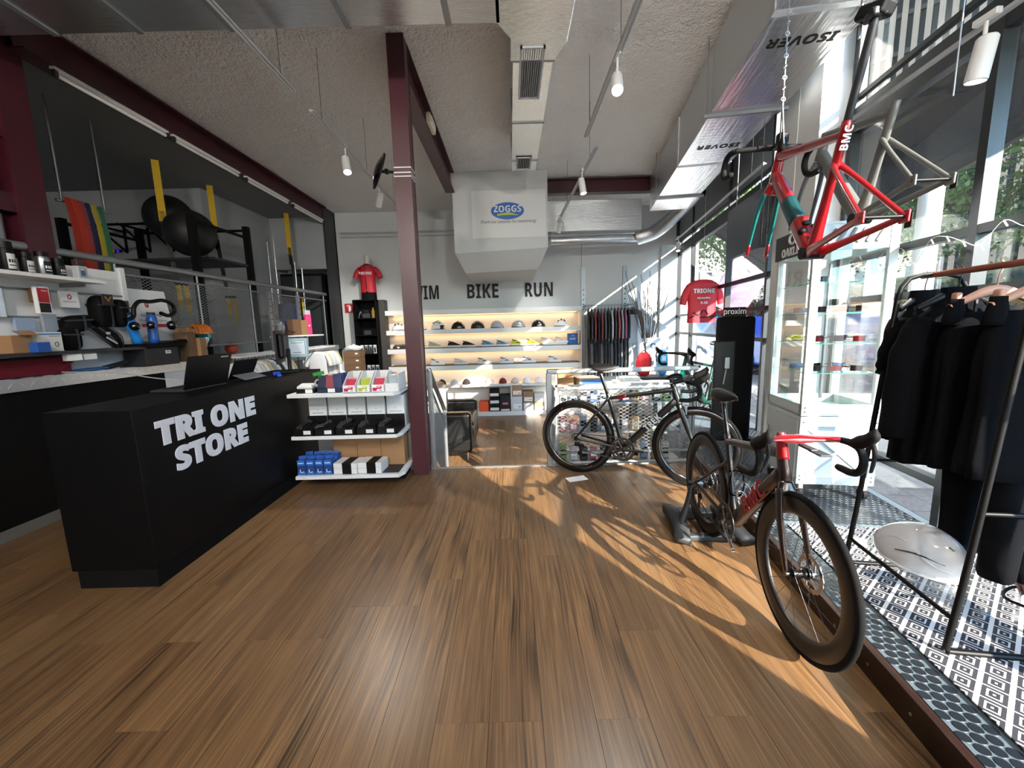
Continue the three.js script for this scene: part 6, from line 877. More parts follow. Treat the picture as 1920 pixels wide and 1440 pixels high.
// clothes rack
{ const t = thing('clothes_rack', 'slim black metal clothes rack with wooden bar and glass base shelf', 'clothes rack', GO, -TH); const r = 0.011;
  for (const z of [-1.22, -1.79]) { part(t, 'end_frame', [tube([[-0.70, 0.13, z], [-0.665, 0.5, z], [-0.60, 1.35, z], [-0.575, 1.49, z], [-0.52, 1.53, z], [-0.40, 1.53, z], [-0.34, 1.49, z], [-0.32, 1.35, z], [-0.22, 0.5, z], [-0.18, 0.13, z]], r, 60, 10), tube([[-0.70, 0.14, z], [-0.695, 0.123, z], [-0.66, 0.12, z], [-0.4, 0.12, z], [-0.2, 0.12, z], [-0.18, 0.14, z]], r, 24, 8)], M.black); part(t, 'side_brace', [rod(V(-0.655, 0.66, z), V(-0.235, 0.66, z), 0.008)], M.black); }
  part(t, 'hanging_bar', rod(V(-0.46, 1.53, -1.14), V(-0.46, 1.53, -1.85), 0.013, 0.013, 12), std(0x7a3f2a, 0.5), 'reddish wooden bar'); for (const x of [-0.69, -0.195]) part(t, 'lower_rail', rod(V(x, 0.25, -1.22), V(x, 0.25, -1.79), 0.009), M.black); part(t, 'base_shelf', lim(-0.69, -0.195, 0.254, 0.26, -1.23, -1.78), M.glass, 'clear glass shelf'); }
function jacket(label, z, o) {
  const t = thing(o.name ?? 'black_jacket', label, o.cat ?? 'jacket', WL(-0.46, 1.53, z), -TH + (o.yaw ?? 0)); const w = o.w, h = o.h, m = M.cloth, d = o.d ?? 0.07;
  part(t, 'hanger', [tube([[0, 0.02, 0], [0.012, 0.005, 0], [0, -0.04, 0.0], [0, -0.09, 0]], 0.0025, 16, 6), sweep([[[-w * 0.42, -0.15, 0], 0.012, 0.014], [[0, -0.09, 0], 0.02, 0.016], [[w * 0.42, -0.15, 0], 0.012, 0.014]], { seg: 12, rs: 8 })], o.hm ?? M.black);
  const top = o.strap ? -0.17 : -0.1;
  part(t, 'body', sweep([[[0, top, 0], d * 0.55, o.strap ? w * 0.36 : 0.05], [[0, top - 0.045, 0], d * 0.75, o.strap ? w * 0.4 : w * 0.24], [[0, top - 0.1, 0], d * 0.9, w * (o.strap ? 0.44 : 0.38)], [[0, top - 0.18, 0], d, w * 0.46], [[0, top - h * 0.5, 0], d * 1.05, w * 0.46], [[0, top - h, 0], d * 1.15, w * 0.5]], { seg: 26, rs: 30, side: V(1, 0, 0), pow: 2.3, fold: (u, a) => 1 + u * (0.06 * Math.sin(a * 6 + 1.3) + 0.035 * Math.sin(a * 11 + u * 5)) }), m);
  if (!o.strap) { part(t, 'collar', sweep([[[0, top - 0.03, 0], 0.05, 0.07], [[0, top + 0.035, 0], 0.042, 0.06]], { seg: 4, rs: 16, side: V(1, 0, 0), cap: false }), m);
    for (const s of [-1, 1]) part(t, 'sleeve', sweep([[[s * w * 0.34, top - 0.1, 0], 0.055, 0.045], [[s * w * 0.52, top - 0.27, 0.015], 0.055, 0.05], [[s * w * 0.6, top - (o.sl ?? 0.6), 0.03], 0.05, 0.045]], { seg: 16, rs: 14, side: V(1, 0, 0), fold: (u, a) => 1 + 0.06 * Math.sin(u * 22 + a * 2) }), m); if (o.zip) part(t, 'zip', lim(-0.004, 0.004, top - h, top, d, d + 0.008), M.darkGrey); }
  else for (const s of [-1, 1]) part(t, 'strap', sweep([[[s * w * 0.36, top - 0.05, 0], 0.03, 0.04], [[s * w * 0.36, top + 0.05, 0], 0.018, 0.025]], { seg: 5, rs: 10, side: V(1, 0, 0) }), m);
  if (o.clips) part(t, 'clip', [-1, 1].map((s) => rbox(0.022, 0.07, 0.03, 0.008, s * w * 0.36, -0.13, 0)), std(0xb98a72, 0.5), 'pale wooden clip');
  return t;
}
jacket('short black sports jacket hanging first on the rack, by the showcase', -1.83, { w: 0.3, h: 0.66, sl: 0.34, yaw: 0.3, d: 0.045 });
jacket('large black zip jacket hanging second on the rack', -1.66, { w: 0.38, h: 0.72, sl: 0.6, zip: true, d: 0.07, yaw: 0.1 });
jacket('black sleeveless top on a pale clip hanger', -1.50, { w: 0.36, h: 0.62, strap: true, clips: true, hm: std(0xb98a72, 0.5), name: 'black_vest', cat: 'vest' });
jacket('black sleeveless top on the hanger nearest the rack end', -1.33, { w: 0.38, h: 0.6, strap: true, clips: true, hm: std(0xb98a72, 0.5), name: 'black_vest', cat: 'vest' });
for (const [z, l, y1] of [[-1.52, 'loose black trousers hanging below the clip hanger', 0.38], [-1.34, 'wide black trousers hanging near the rack end', 0.36]]) { const t = thing('black_trousers', l, 'trousers', WL(-0.44, 1.0, z), -TH + 0.1); part(t, 'waist', sweep([[[0, 0.16, 0], 0.04, 0.13], [[0, 0, 0], 0.06, 0.16]], { seg: 4, rs: 16, side: V(1, 0, 0) }), M.cloth); for (const s of [-1, 1]) part(t, 'trouser_leg', sweep([[[s * 0.06, 0.02, 0], 0.06, 0.08], [[s * 0.055, -0.25, 0.02], 0.055, 0.065], [[s * 0.035, y1 - 1.0, 0.0], 0.05, 0.05]], { seg: 14, rs: 14, side: V(1, 0, 0), fold: (u, a) => 1 + 0.06 * Math.sin(a * 5 + u * 3) }), M.cloth); part(t, 'cord', rod(V(0.02, 0, 0.07), V(0.02, -0.12, 0.075), 0.003), M.black); part(t, 'tag', rbox(0.012, 0.03, 0.003, 0.001, 0.1, -0.1, 0.085), M.paper); }
// aero helmet
{ const t = thing('aero_helmet', 'glossy white time-trial helmet on the glass rack shelf', 'helmet', WL(-0.575, 0.262, -1.545), -TH - 1.04); const w = phy(0xdde2e8, 0.15, { clearcoat: 1, clearcoatRoughness: 0.06 });
  part(t, 'shell', blob((v) => { const yy = v.y < -0.55 ? -0.55 : v.y, tail = v.x < 0 ? 1 + 0.28 * v.x : 1 - 0.1 * v.x; return V(v.x * 0.16 + 0.01 * yy, (0.55 + yy) * 0.13 * (v.x < 0 ? 1 + 0.12 * v.x : 1), v.z * 0.09 * tail); }, 48, 30), w);
  part(t, 'slot', [-1, 1].map((s) => sweep([[[0.11, 0.08, s * 0.058], 0.002, 0.004], [[0.03, 0.095, s * 0.088], 0.003, 0.006], [[-0.04, 0.08, s * 0.09], 0.002, 0.004]], { seg: 10, rs: 6 })), M.darkGrey); part(t, 'rim', tube([...Array(18)].map((_, i) => { const a = i / 18 * Math.PI * 2, c = Math.cos(a); return [c * 0.134, 0.006, Math.sin(a) * 0.082 * (c < 0 ? 1 + 0.28 * c : 1 - 0.12 * c)]; }), 0.007, 50, 6, true), M.white);
  const g = text3('TRI ONE', 0.017, 0.001); g.rotateX(-Math.PI / 2); g.rotateY(Math.PI / 2); g.rotateZ(-0.5); part(t, 'lettering', g.translate(0.115, 0.15, 0), M.darkGrey); part(t, 'side_swoop', [-1, 1].map((s) => sweep([[[-0.13, 0.075, s * 0.04], 0.003, 0.003], [[-0.04, 0.132, s * 0.07], 0.004, 0.004], [[0.07, 0.075, s * 0.085], 0.004, 0.004], [[0.13, 0.05, s * 0.045], 0.004, 0.004]], { seg: 18, rs: 6 })), w); }
{ const t = thing('black_visor', 'black curved visor lying on the glass rack shelf', 'visor', WL(-0.30, 0.262, -1.30), 0.6); part(t, 'shell', [place(new THREE.CylinderGeometry(0.1, 0.085, 0.05, 28, 1, true, 0, Math.PI * 1.1), 0, 0.028, 0)], phy(0x2a1614, 0.25, { side: THREE.DoubleSide, clearcoat: 0.8 })); part(t, 'strap', tube([[0.1, 0.02, 0], [0.07, 0.01, -0.1], [-0.05, 0.006, -0.12], [-0.1, 0.015, -0.02]], 0.006, 24, 6), M.black); part(t, 'mesh_rim', new THREE.TorusGeometry(0.1, 0.006, 6, 30, Math.PI).rotateX(Math.PI / 2).translate(0, 0.053, 0), M.black); }
// hanging frames
function hangFrame(label, pos, rot, mat, red) {
  const t = thing('hanging_bicycle_frame', label, 'bicycle frame', pos); t.rotation.copy(rot);
  const BB = [0.41, 0.275], RH = [0, 0.339], FH = [0.985, 0.339], ST = [0.272, 0.745], HT = [0.80, 0.835], HB = [0.842, 0.695], P = (p, z = 0) => [p[0], p[1], z], F = [];
  const dt0 = L2(HT, HB, 0.75), tt0 = L2(HT, HB, 0.15), st1 = L2(BB, ST, 0.93);
  F.push(sweep([[P(BB), 0.038, 0.033], [P(L2(BB, dt0, 0.5)), 0.038, 0.028], [P(dt0), 0.032, 0.024]], { seg: 12, rs: 16, pow: 2.8 }), sweep([[P(st1), 0.017, 0.014], [P(L2(st1, tt0, 0.5)), 0.02, 0.017], [P(tt0), 0.026, 0.02]], { seg: 10, rs: 14, pow: 2.8 }), sweep([[P(BB), 0.03, 0.026], [P(L2(BB, ST, 0.5)), 0.024, 0.016], [P(L2(BB, ST, 1.03)), 0.023, 0.016]], { seg: 12, rs: 14 }), sweep([[P(HT), 0.024, 0.021], [P(L2(HT, HB, 0.6)), 0.03, 0.024], [P(HB), 0.03, 0.026]], { seg: 8, rs: 16 }), cyl(0.026, 0.026, 0.086, 18, BB[0], BB[1], 0, Math.PI / 2));
  const ss = L2(BB, ST, 0.72); for (const s of [-1, 1]) F.push(sweep([[P(L2(BB, RH, 0.02), s * 0.026), 0.024, 0.013], [P(L2(BB, RH, 0.4), s * 0.045), 0.015, 0.01], [P(RH, s * 0.068), 0.012, 0.008]], { seg: 12, rs: 12 }), sweep([[P(ss, s * 0.012), 0.012, 0.011], [P(L2(ss, RH, 0.35), s * 0.035), 0.01, 0.009], [P(RH, s * 0.068), 0.01, 0.008]], { seg: 12, rs: 12 }), rbox(0.045, 0.045, 0.01, 0.006, RH[0] + 0.004, RH[1], s * 0.07));
  const fr = part(t, 'frame', F, mat); part(fr, 'axle', cyl(0.007, 0.007, 0.15, 10, RH[0], RH[1], 0, Math.PI / 2), M.black); part(fr, 'bottom_bracket_cover', cyl(0.027, 0.027, 0.09, 18, BB[0], BB[1], 0, Math.PI / 2), M.black); part(fr, 'hanger_plate', rbox(0.03, 0.05, 0.006, 0.003, -0.005, 0.325, 0.078), M.black);
  const sd = Math.atan2(ST[1] - BB[1], ST[0] - BB[0]); if (red) { const c = L2(BB, ST, 0.9); const g2 = text3('BMC', 0.03, 0.001, font); g2.rotateZ(Math.PI / 2); g2.rotateY(-Math.PI / 2); g2.rotateZ(sd - Math.PI / 2); part(fr, 'seat_tube_lettering', g2.translate(c[0] - 0.0245, c[1] - 0.004, 0), std(0xcfe8f2, 0.5)); }
  if (red) part(t, 'seat_post', [sweep([[P(L2(BB, ST, 1.0)), 0.019, 0.013], [P([BB[0] + Math.cos(sd) * 0.82, BB[1] + Math.sin(sd) * 0.82]), 0.019, 0.013]], { seg: 4, rs: 12 }), rbox(0.06, 0.03, 0.05, 0.008, BB[0] + Math.cos(sd) * 0.825, BB[1] + Math.sin(sd) * 0.825, 0)], red ? std(0x2a2c30, 0.4) : M.black);
  if (red) part(t, 'saddle_clamp', [rbox(0.12, 0.05, 0.06, 0.012, 0.2, 1.09, 0.01, 0.2, 0.3, 0.3), rod(V(0.14, 1.06, -0.04), V(0.25, 1.13, 0.05), 0.008)], M.black);
  const fm = red ? mat : std(0x55565a, 0.45); const fk = [sweep([[P([HB[0] + 0.002, HB[1] - 0.005]), 0.029, 0.028], [P([HB[0] + 0.024, HB[1] - 0.055]), 0.02, 0.045]], { seg: 6, rs: 16 })]; for (const s of [-1, 1]) fk.push(cyl(0.012, 0.012, 0.012, 12, FH[0], FH[1], s * 0.055, Math.PI / 2));
  const fork = part(t, 'fork', fk, fm); for (const s of [-1, 1]) part(fork, 'fork_blade', sweep([[P([HB[0] + 0.02, HB[1] - 0.045], s * 0.035), 0.022, 0.011], [P([0.91, 0.55], s * 0.047), 0.019, 0.01], [P([FH[0], FH[1]], s * 0.053), 0.011, 0.008]], { seg: 14, rs: 12 }), red ? std(0x0f5c58, 0.35) : fm, red ? 'teal and dark fork blade' : undefined);
  if (red) { part(fork, 'blade_tip', [-1, 1].map((s) => sweep([[P(L2([0.91, 0.55], FH, 0.72), s * 0.0517), 0.0145, 0.0095], [P([FH[0] + 0.002, FH[1] - 0.006], s * 0.0535), 0.012, 0.009]], { seg: 4, rs: 12 })), mat); part(fr, 'down_tube_panel', sweep([[P(L2(BB, dt0, 0.35)), 0.0392, 0.03], [P(L2(BB, dt0, 0.62)), 0.038, 0.0285]], { seg: 6, rs: 16, pow: 2.8 }), std(0x12393a, 0.35), 'dark teal panel');
    part(t, 'stem', [sweep([[P([HT[0] - 0.004, HT[1]]), 0.021, 0.02], [P([HT[0] - 0.012, HT[1] + 0.06]), 0.021, 0.02]], { seg: 4, rs: 12 }), rod(V(0.79, 0.88, 0), V(0.88, 0.885, 0), 0.016), rbox(0.04, 0.05, 0.05, 0.008, 0.8, 0.9, 0)], M.black);
    const b = part(t, 'handlebar', [sweep([[[0.895, 0.885, -0.19], 0.014, 0.014], [[0.885, 0.887, 0], 0.016, 0.016], [[0.895, 0.885, 0.19], 0.014, 0.014]], { seg: 12, rs: 10, side: V(1, 0, 0) }), barGeo(1).translate(0.885, 0.885, 0), barGeo(-1).translate(0.885, 0.885, 0)], M.rubber); part(fr, 'derailleur', [rbox(0.05, 0.05, 0.04, 0.01, 0.5, 0.36, 0.03), sph(0.02, 12, 8, 0.47, 0.38, -0.02), cyl(0.03, 0.03, 0.012, 14, 0.53, 0.4, 0.02, Math.PI / 2), rbox(0.06, 0.02, 0.03, 0.006, 0.5, 0.42, 0)], M.black); part(fr, 'strap', rbox(0.035, 0.05, 0.03, 0.01, 0.5, 0.43, 0.0), std(0xd03020, 0.5), 'orange-red strap'); }
  return t;
}
{ const m = new THREE.Matrix4().set(0.1496, 0.0141, 0.9886, 0, 0.0303, 0.9994, -0.0189, 0, -0.9883, 0.0328, 0.1491, 0, 0, 0, 0, 1), e = new THREE.Euler().setFromRotationMatrix(m);
  hangFrame('glossy red racing frame with fork and bars hanging from the ceiling', [1.302, 1.354, -1.469], e, M.red, true);
  hangFrame('dull grey racing frame hanging behind the red frame', [1.75 , 1.565, -1.76], e, std(0x5c5d5a, 0.4), false);
  solo('hanging_chain', [rod(V(1.355, 2.40, -1.69), V(1.345, C, -1.66), 0.005), ...[...Array(30)].map((_, k) => new THREE.TorusGeometry(0.012, 0.003, 5, 10).rotateY(k % 2 ? 1.57 : 0).translate(1.35, 2.45 + k * 0.04, -1.675))], M.steel, 'steel chain holding up the rear of the red frame', 'chain');
  solo('hanging_chain', [rod(V(1.425, 2.24, -2.2), V(1.42, 2.42, -2.22), 0.004), rod(V(1.445, 2.24, -2.26), V(1.42, 2.42, -2.22), 0.004), rod(V(1.42, 2.42, -2.22), V(1.42, C, -2.22), 0.003), ...[...Array(24)].map((_, k) => new THREE.TorusGeometry(0.01, 0.0025, 5, 10).rotateY(k % 2 ? 1.57 : 0).translate(1.42, 2.46 + k * 0.05, -2.22))], M.steel, 'steel chain and hook holding up the front of the red frame', 'chain');
  solo('hanging_chain', [rod(V(2.03, 2.33, -1.97), V(2.03, C, -1.97), 0.003)], M.steel, 'thin wire holding up the grey frame', 'wire'); }
// black exhibition board with brand plate
{ const t = thing('product_board', 'tall black display board with white-lettered plate on top', 'display board', GO, -TH); part(t, 'board', rbox(0.34, 1.28, 0.16, 0.03, -0.42, 0.75, -4.2), M.blackMat); part(t, 'front_panel', rbox(0.2, 1.05, 0.05, 0.02, -0.55, 0.62, -4.1), std(0x17181c, 0.4)); part(t, 'device', [rod(V(-0.56, 0.7, -4.06), V(-0.52, 0.98, -4.06), 0.008), rbox(0.05, 0.12, 0.02, 0.008, -0.53, 0.92, -4.06)], M.steel);
  const pl = part(t, 'name_plate', rbox(0.22, 0.13, 0.02, 0.01, -0.45, 1.42, -4.16), M.black); part(pl, 'lettering', text3('proxim', 0.05, 0.002, fontR, 0.0015).translate(-0.45, 1.435, -4.149), M.white); part(pl, 'small_print', lim(-0.53, -0.4, 1.38, 1.384, -4.15, -4.149), M.lightGrey); part(t, 'foot', rbox(0.4, 0.02, 0.3, 0.005, -0.42, 0.112, -4.2), M.black); }
{ const t = thing('hanging_screen', 'dark flat screen hanging near the shop window', 'screen', GO, -TH); const s = part(t, 'screen', rbox(0.05, 0.54, 0.9, 0.01, 0, 0, 0), std(0x232a36, 0.35)); s.position.set(-0.33, 2.3, -4.33); s.rotation.x = 0.02; part(s, 'bezel', lim(-0.027, -0.025, -0.26, 0.26, -0.44, 0.44), std(0x2a3240, 0.3)); part(t, 'hanger', [rod(V(-0.33, 2.56, -4.0), V(-0.33, C, -4.0), 0.006), rod(V(-0.33, 2.56, -4.6), V(-0.33, C, -4.6), 0.006)], M.midGrey); }
{ const t = thing('hanging_jersey', 'red race jersey hanging before the far window', 'jersey', [2.83, 1.33, -6.0], -0.05); const m = std(0xc4182a, 0.6);
  part(t, 'body', jerseyGeo(0.44, 0.62, 0.06), m); for (const s of [-1, 1]) part(t, 'sleeve', sweep([[[s * 0.18, 0.54, 0], 0.05, 0.04], [[s * 0.24, 0.42, 0], 0.055, 0.035], [[s * 0.275, 0.27, 0.0], 0.05, 0.03]], { seg: 10, rs: 12, side: V(0, 0, 1), cap: false }), m);
  part(t, 'lettering', text3('TRIONE', 0.06, 0.003, font, 0.002).translate(0, 0.46, 0.064), M.white); part(t, 'small_lettering', [text3('AdrenaPro', 0.026, 0.002).translate(0, 0.36, 0.06), text3('R-SB', 0.035, 0.002).translate(0.01, 0.29, 0.058)], M.white); part(t, 'pattern', [[-0.15, 0.06, 0.4], [-0.1, 0.1, -0.5], [-0.02, 0.12, 0.9], [0.05, 0.12, -0.9], [0.1, 0.06, 0.2], [0.0, 0.05, 0], [0.15, 0.05, 0.6]].map(([x, y, a]) => rbox(0.09, 0.02, 0.006, 0.002, x, y + 0.03, 0.05, 0, 0, a)), M.black, 'black graphic print'); part(t, 'hanger', [rod(V(0, 0.6, 0), V(0, 0.72, 0), 0.003), rod(V(0, 0.72, 0), V(0, C - 1.33, 0), 0.002), rbox(0.16, 0.05, 0.02, 0.01, 0, 0.6, 0)], M.white); }
// fairy lights along the window bar
{ const t = thing('fairy_lights', 'clear string of small lights draped along the window bar', 'string lights', GO, -TH); const pts = []; for (let k = 0; k <= 16; k++) pts.push([-0.045, 1.76 + 0.03 * Math.sin(k * 1.9) - (k % 4 === 2 ? 0.07 : 0), -3.1 + k * 0.1]); part(t, 'wire', tube(pts, 0.0018, 90, 5), phy(0xd8dcda, 0.3, { transmission: 0.4, thickness: 0 })); for (let k = 1; k < 16; k++) part(t, 'bulb', [rod(V(pts[k][0], pts[k][1], pts[k][2]), V(pts[k][0], pts[k][1] - 0.03, pts[k][2] + 0.02), 0.004)], phy(0xf4f2ea, 0.2, { transmission: 0.5, thickness: 0 })); }
solo('floor_paper', lim(-0.09, 0.09, 0, 0.002, -0.05, 0.05), M.paper, 'folded white paper lying under the rear wheel of the black bike', 'paper', null, [0.55, 0.001, -3.38], 0.3);
// ---------- track lights ----------
function track(label, a, b) {
  const t = thing('light_track', label, 'light track'); const d = b.clone().sub(a), n = d.clone().normalize();
  part(t, 'rail', [rod(a, b, 0.016, 0.016, 4), rod(a.clone().add(V(0.02, 0, 0)), b.clone().add(V(0.02, 0, 0)), 0.008, 0.008, 4)], M.lightGrey);
  for (const u of [0.08, 0.5, 0.92]) { const p = a.clone().lerp(b, u); part(t, 'suspension_wire', rod(p, V(p.x, C, p.z), 0.002, 0.002, 5), M.darkGrey); }
}
track('long grey lighting track over the sales counter, near run', V(-1.57, 3.12, -1.4), V(-1.57, 3.12, -3.25)); track('grey lighting track behind the first, towards the back wall', V(-1.57, 3.12, -3.52), V(-1.6, 3.12, -6.2));
track('unseen grey lighting track over the rear half of the shop, carrying added floodlights', V(-1.57, 3.12, 3.2), V(-1.57, 3.12, -1.2)); track('unseen grey lighting track over the rear window side, carrying added floodlights', V(0.75, 3.12, 3.2), V(0.75, 3.12, -1.4));  // unseen tracks behind the camera that carry the added fill floodlights
track('grey lighting track over the middle of the shop', V(0.75, 3.12, -1.6), V(0.76, 3.12, -4.1)); track('grey lighting track running to the shoe shelves', V(0.91, 3.12, -4.34), V(0.85, 3.12, -8.0)); track('grey lighting track close to the shop window', WL(-0.2, 2.62, -0.6), WL(-0.16, 2.72, -3.2)); track('grey lighting track along the far window bays', WL(-0.2, 2.9, -4.3), WL(-0.2, 2.9, -8.0));
function spotHead(label, pos, aim, on = 1, wide = 32) {
  const t = thing('track_spotlight', label, 'spotlight', pos); const d = aim.clone().sub(pos).normalize(), q = new THREE.Quaternion().setFromUnitVectors(V(0, -1, 0), d);
  part(t, 'bracket', [rod(V(0, 0.02, 0), V(0, 0.16, 0), 0.008), rbox(0.03, 0.03, 0.1, 0.006, 0, 0.17, 0)], M.white);
  const h = part(t, 'housing', lathe([[0.0, 0.09], [0.03, 0.09], [0.038, 0.08], [0.04, -0.085], [0.037, -0.09], [0.034, -0.07]], 24), M.white); h.quaternion.copy(q);
  const e = std(0xfff4e0, 0.4, 0, { emissive: new THREE.Color(1, 0.95, 0.88), emissiveIntensity: on ? 8 : 0 }); part(h, 'lens', cyl(0.034, 0.034, 0.004, 24, 0, -0.072, 0), e, on ? 'glowing lamp face' : undefined);
  if (on) { const l = new THREE.SpotLight(new THREE.Color(1, 0.95, 0.88), 26 * on, 0, wide * R, wide > 40 ? 1 : 0.6, 2); l.position.copy(pos).addScaledVector(d, 0.1); l.target.position.copy(aim); l.shadow.radius = 2; l.castShadow = true; l.name = 'track_spot_light'; scene.add(l, l.target); }
}
spotHead('white spotlight shining over the counter track', V(-1.57, 2.96, -4.2), V(-0.9, 0, -3.0), 0.35); spotHead('white spotlight behind the round mirror', V(-1.6, 2.96, -5.3), V(-3.0, 1.0, -7.6));
spotHead('white spotlight shining at the camera from the middle track', V(0.76, 2.95, -2.95), V(0.35, 0.3, -1.0), 0.3); spotHead('white spotlight on the track before the plenum', V(0.88, 2.95, -4.95), V(1.3, 0.3, -4.6)); spotHead('white spotlight at the far end of the track by the plenum', V(0.86, 2.95, -6.9), V(0.2, 0.9, -8.4), 0.2);
spotHead('large white spotlight on the track close to the shop window', WL(-0.22, 2.5, -2.0), WL(-0.35, 0.2, -2.3)); spotHead('white spotlight near the back corner of the window', WL(-0.2, 2.74, -7.8), WL(-0.4, 0.2, -7.0));
[[-1.57, 0.6, -2.6, 1.2, -3.0], [-1.57, 1.6, -0.8, 1.6, -5.0], [-1.57, 2.7, -1.6, 2.2, 3.4], [0.75, 0.5, 0.4, 2.0, -6.5], [0.75, 1.5, -1.0, 0.5, -2.6], [0.75, 2.6, 0.5, 2.6, 3.5]].forEach(([x, z, ax, ay, az], i) => spotHead('added fill floodlight on the rear track, ' + ['aimed at the counter', 'aimed past the column', 'aimed at the rear wall', 'aimed at the shoe shelves', 'aimed at the floor', 'washing the rear wall by the window'][i], V(x, 2.96, z), V(ax, ay, az), i % 3 === 2 ? 2.6 : 0.36, 62));  // unseen floodlights added behind the camera to lift the general brightness
{ const t = thing('convex_mirror', 'round convex security mirror clamped to the red column', 'mirror', [-1.08, 2.68, -3.62]); const g = new THREE.SphereGeometry(0.3, 32, 12, 0, Math.PI * 2, 0, 0.5); g.translate(0, -0.26, 0); g.rotateZ(1.25); g.rotateY(0.5); part(t, 'mirror_face', g, std(0x1a1a1c, 0.12, 0.9, { side: THREE.DoubleSide })); const r = new THREE.TorusGeometry(0.143, 0.008, 8, 40).rotateX(Math.PI / 2); r.rotateZ(1.25); r.rotateY(0.5); part(t, 'rim', r, M.black); part(t, 'arm', [rod(V(0, 0, 0), V(0.14, 0.0, -0.03), 0.012), rbox(0.03, 0.04, 0.03, 0.006, 0.06, 0, -0.01)], M.black); }
{ const t = thing('emergency_light', 'small yellowed emergency light fixed to the red beam', 'lamp', [-0.79, 3.5, -4.6]); part(t, 'body', rbox(0.05, 0.1, 0.3, 0.012, 0.0, 0, 0), std(0xd8d2ba, 0.5)); part(t, 'diffuser', rbox(0.02, 0.07, 0.22, 0.008, 0.025, 0, 0), std(0xeee8d2, 0.35)); }
// ---------- street ----------
const shadedPave = dataTex(512, 512, (u, v) => { const gx = (u * 8) % 1, gy = (v * 8 + (Math.floor(u * 8) % 2) * 0.5) % 1, j = gx < 0.04 || gy < 0.04 ? -24 : 0, t = 66 + j + tileNoise(u, v, 8, 8, 31) * 18 + tileNoise(u, v, 90, 90, 32) * 22; return [clamp(t), clamp(t + 3), clamp(t + 8)]; }, true, [40, 40]);  // paver pattern with street shade painted in as a darker, bluer base
struct('floor', place(new THREE.BoxGeometry(70, 0.1, 90), 0, 0, 0).translate(35.1, -0.09, -8).rotateY(-TH).translate(GO.x, 0, 0), std(0xffffff, 0.8, 0, { map: shadedPave }), 'paved street outside the shop window, shade put into its dark bluish colour');
function streetBox(name, label, cat, x0, x1, y0, y1, z0, z1, mat) { const t = solo(name, lim(x0, x1, y0, y1, z0, z1), mat, label, cat, null, GO, -TH); return t; }
{ const t = thing('retaining_wall', 'long pale retaining wall across the street', 'wall', GO, -TH); const cm = std(0x5a5e62, 0.9, 0, { map: rep(concreteTex, 12, 1) }); for (let k = 0; k < 14; k++) part(t, 'panel', lim(9, 9.3, -0.05, 1.45, 2 - k * 3, -0.98 - k * 3), cm); part(t, 'coping', lim(8.95, 9.4, 1.45, 1.55, 2, -40), cm); part(t, 'bank', ext([[9.3, 0], [9.3, 1.5], [16, 3.4], [24, 4.5], [24, 0]], 46).translate(0, 0, -42), std(0x2c3a1c, 0.95), 'grassy bank'); }
const leafMats = [0x45582c, 0x566a32, 0x384a28, 0x6c8240].map((c) => phy(c, 0.8, { side: THREE.DoubleSide, transmission: 0.25, thickness: 0 }));
function leafCloud(n, rx, ry, rz, size, seed) {
  const rr = rngOf(seed), pos = [], nor = []; const v = V(0, 0, 0);
  const clumps = [...Array(14)].map(() => { const a = rr() * 6.28, b = Math.acos(2 * rr() - 1), r = 0.45 + rr() * 0.5; return [Math.sin(b) * Math.cos(a) * r, Math.cos(b) * r, Math.sin(b) * Math.sin(a) * r]; });
  for (let i = 0; i < n; i++) { const c = clumps[Math.floor(rr() * 14)], g = () => (rr() + rr() + rr() - 1.5) * 0.42; const p = V((c[0] + g()) * rx, (c[1] + g()) * ry, (c[2] + g()) * rz); const e = new THREE.Euler(rr() * 6, rr() * 6, rr() * 6), s = size * (0.6 + rr() * 0.8); const q = [V(-s, 0, -s * 0.5), V(s, 0, -s * 0.5), V(s * 0.6, 0, s * 0.6), V(-s * 0.6, 0, s * 0.6)].map((w) => w.applyEuler(e).add(p)); for (const k of [0, 1, 2, 0, 2, 3]) pos.push(q[k].x, q[k].y, q[k].z); }
  const g = new THREE.BufferGeometry(); g.setAttribute('position', new THREE.Float32BufferAttribute(pos, 3)); g.computeVertexNormals(); return g;
}
const bark = std(0x4a3d30, 0.9);
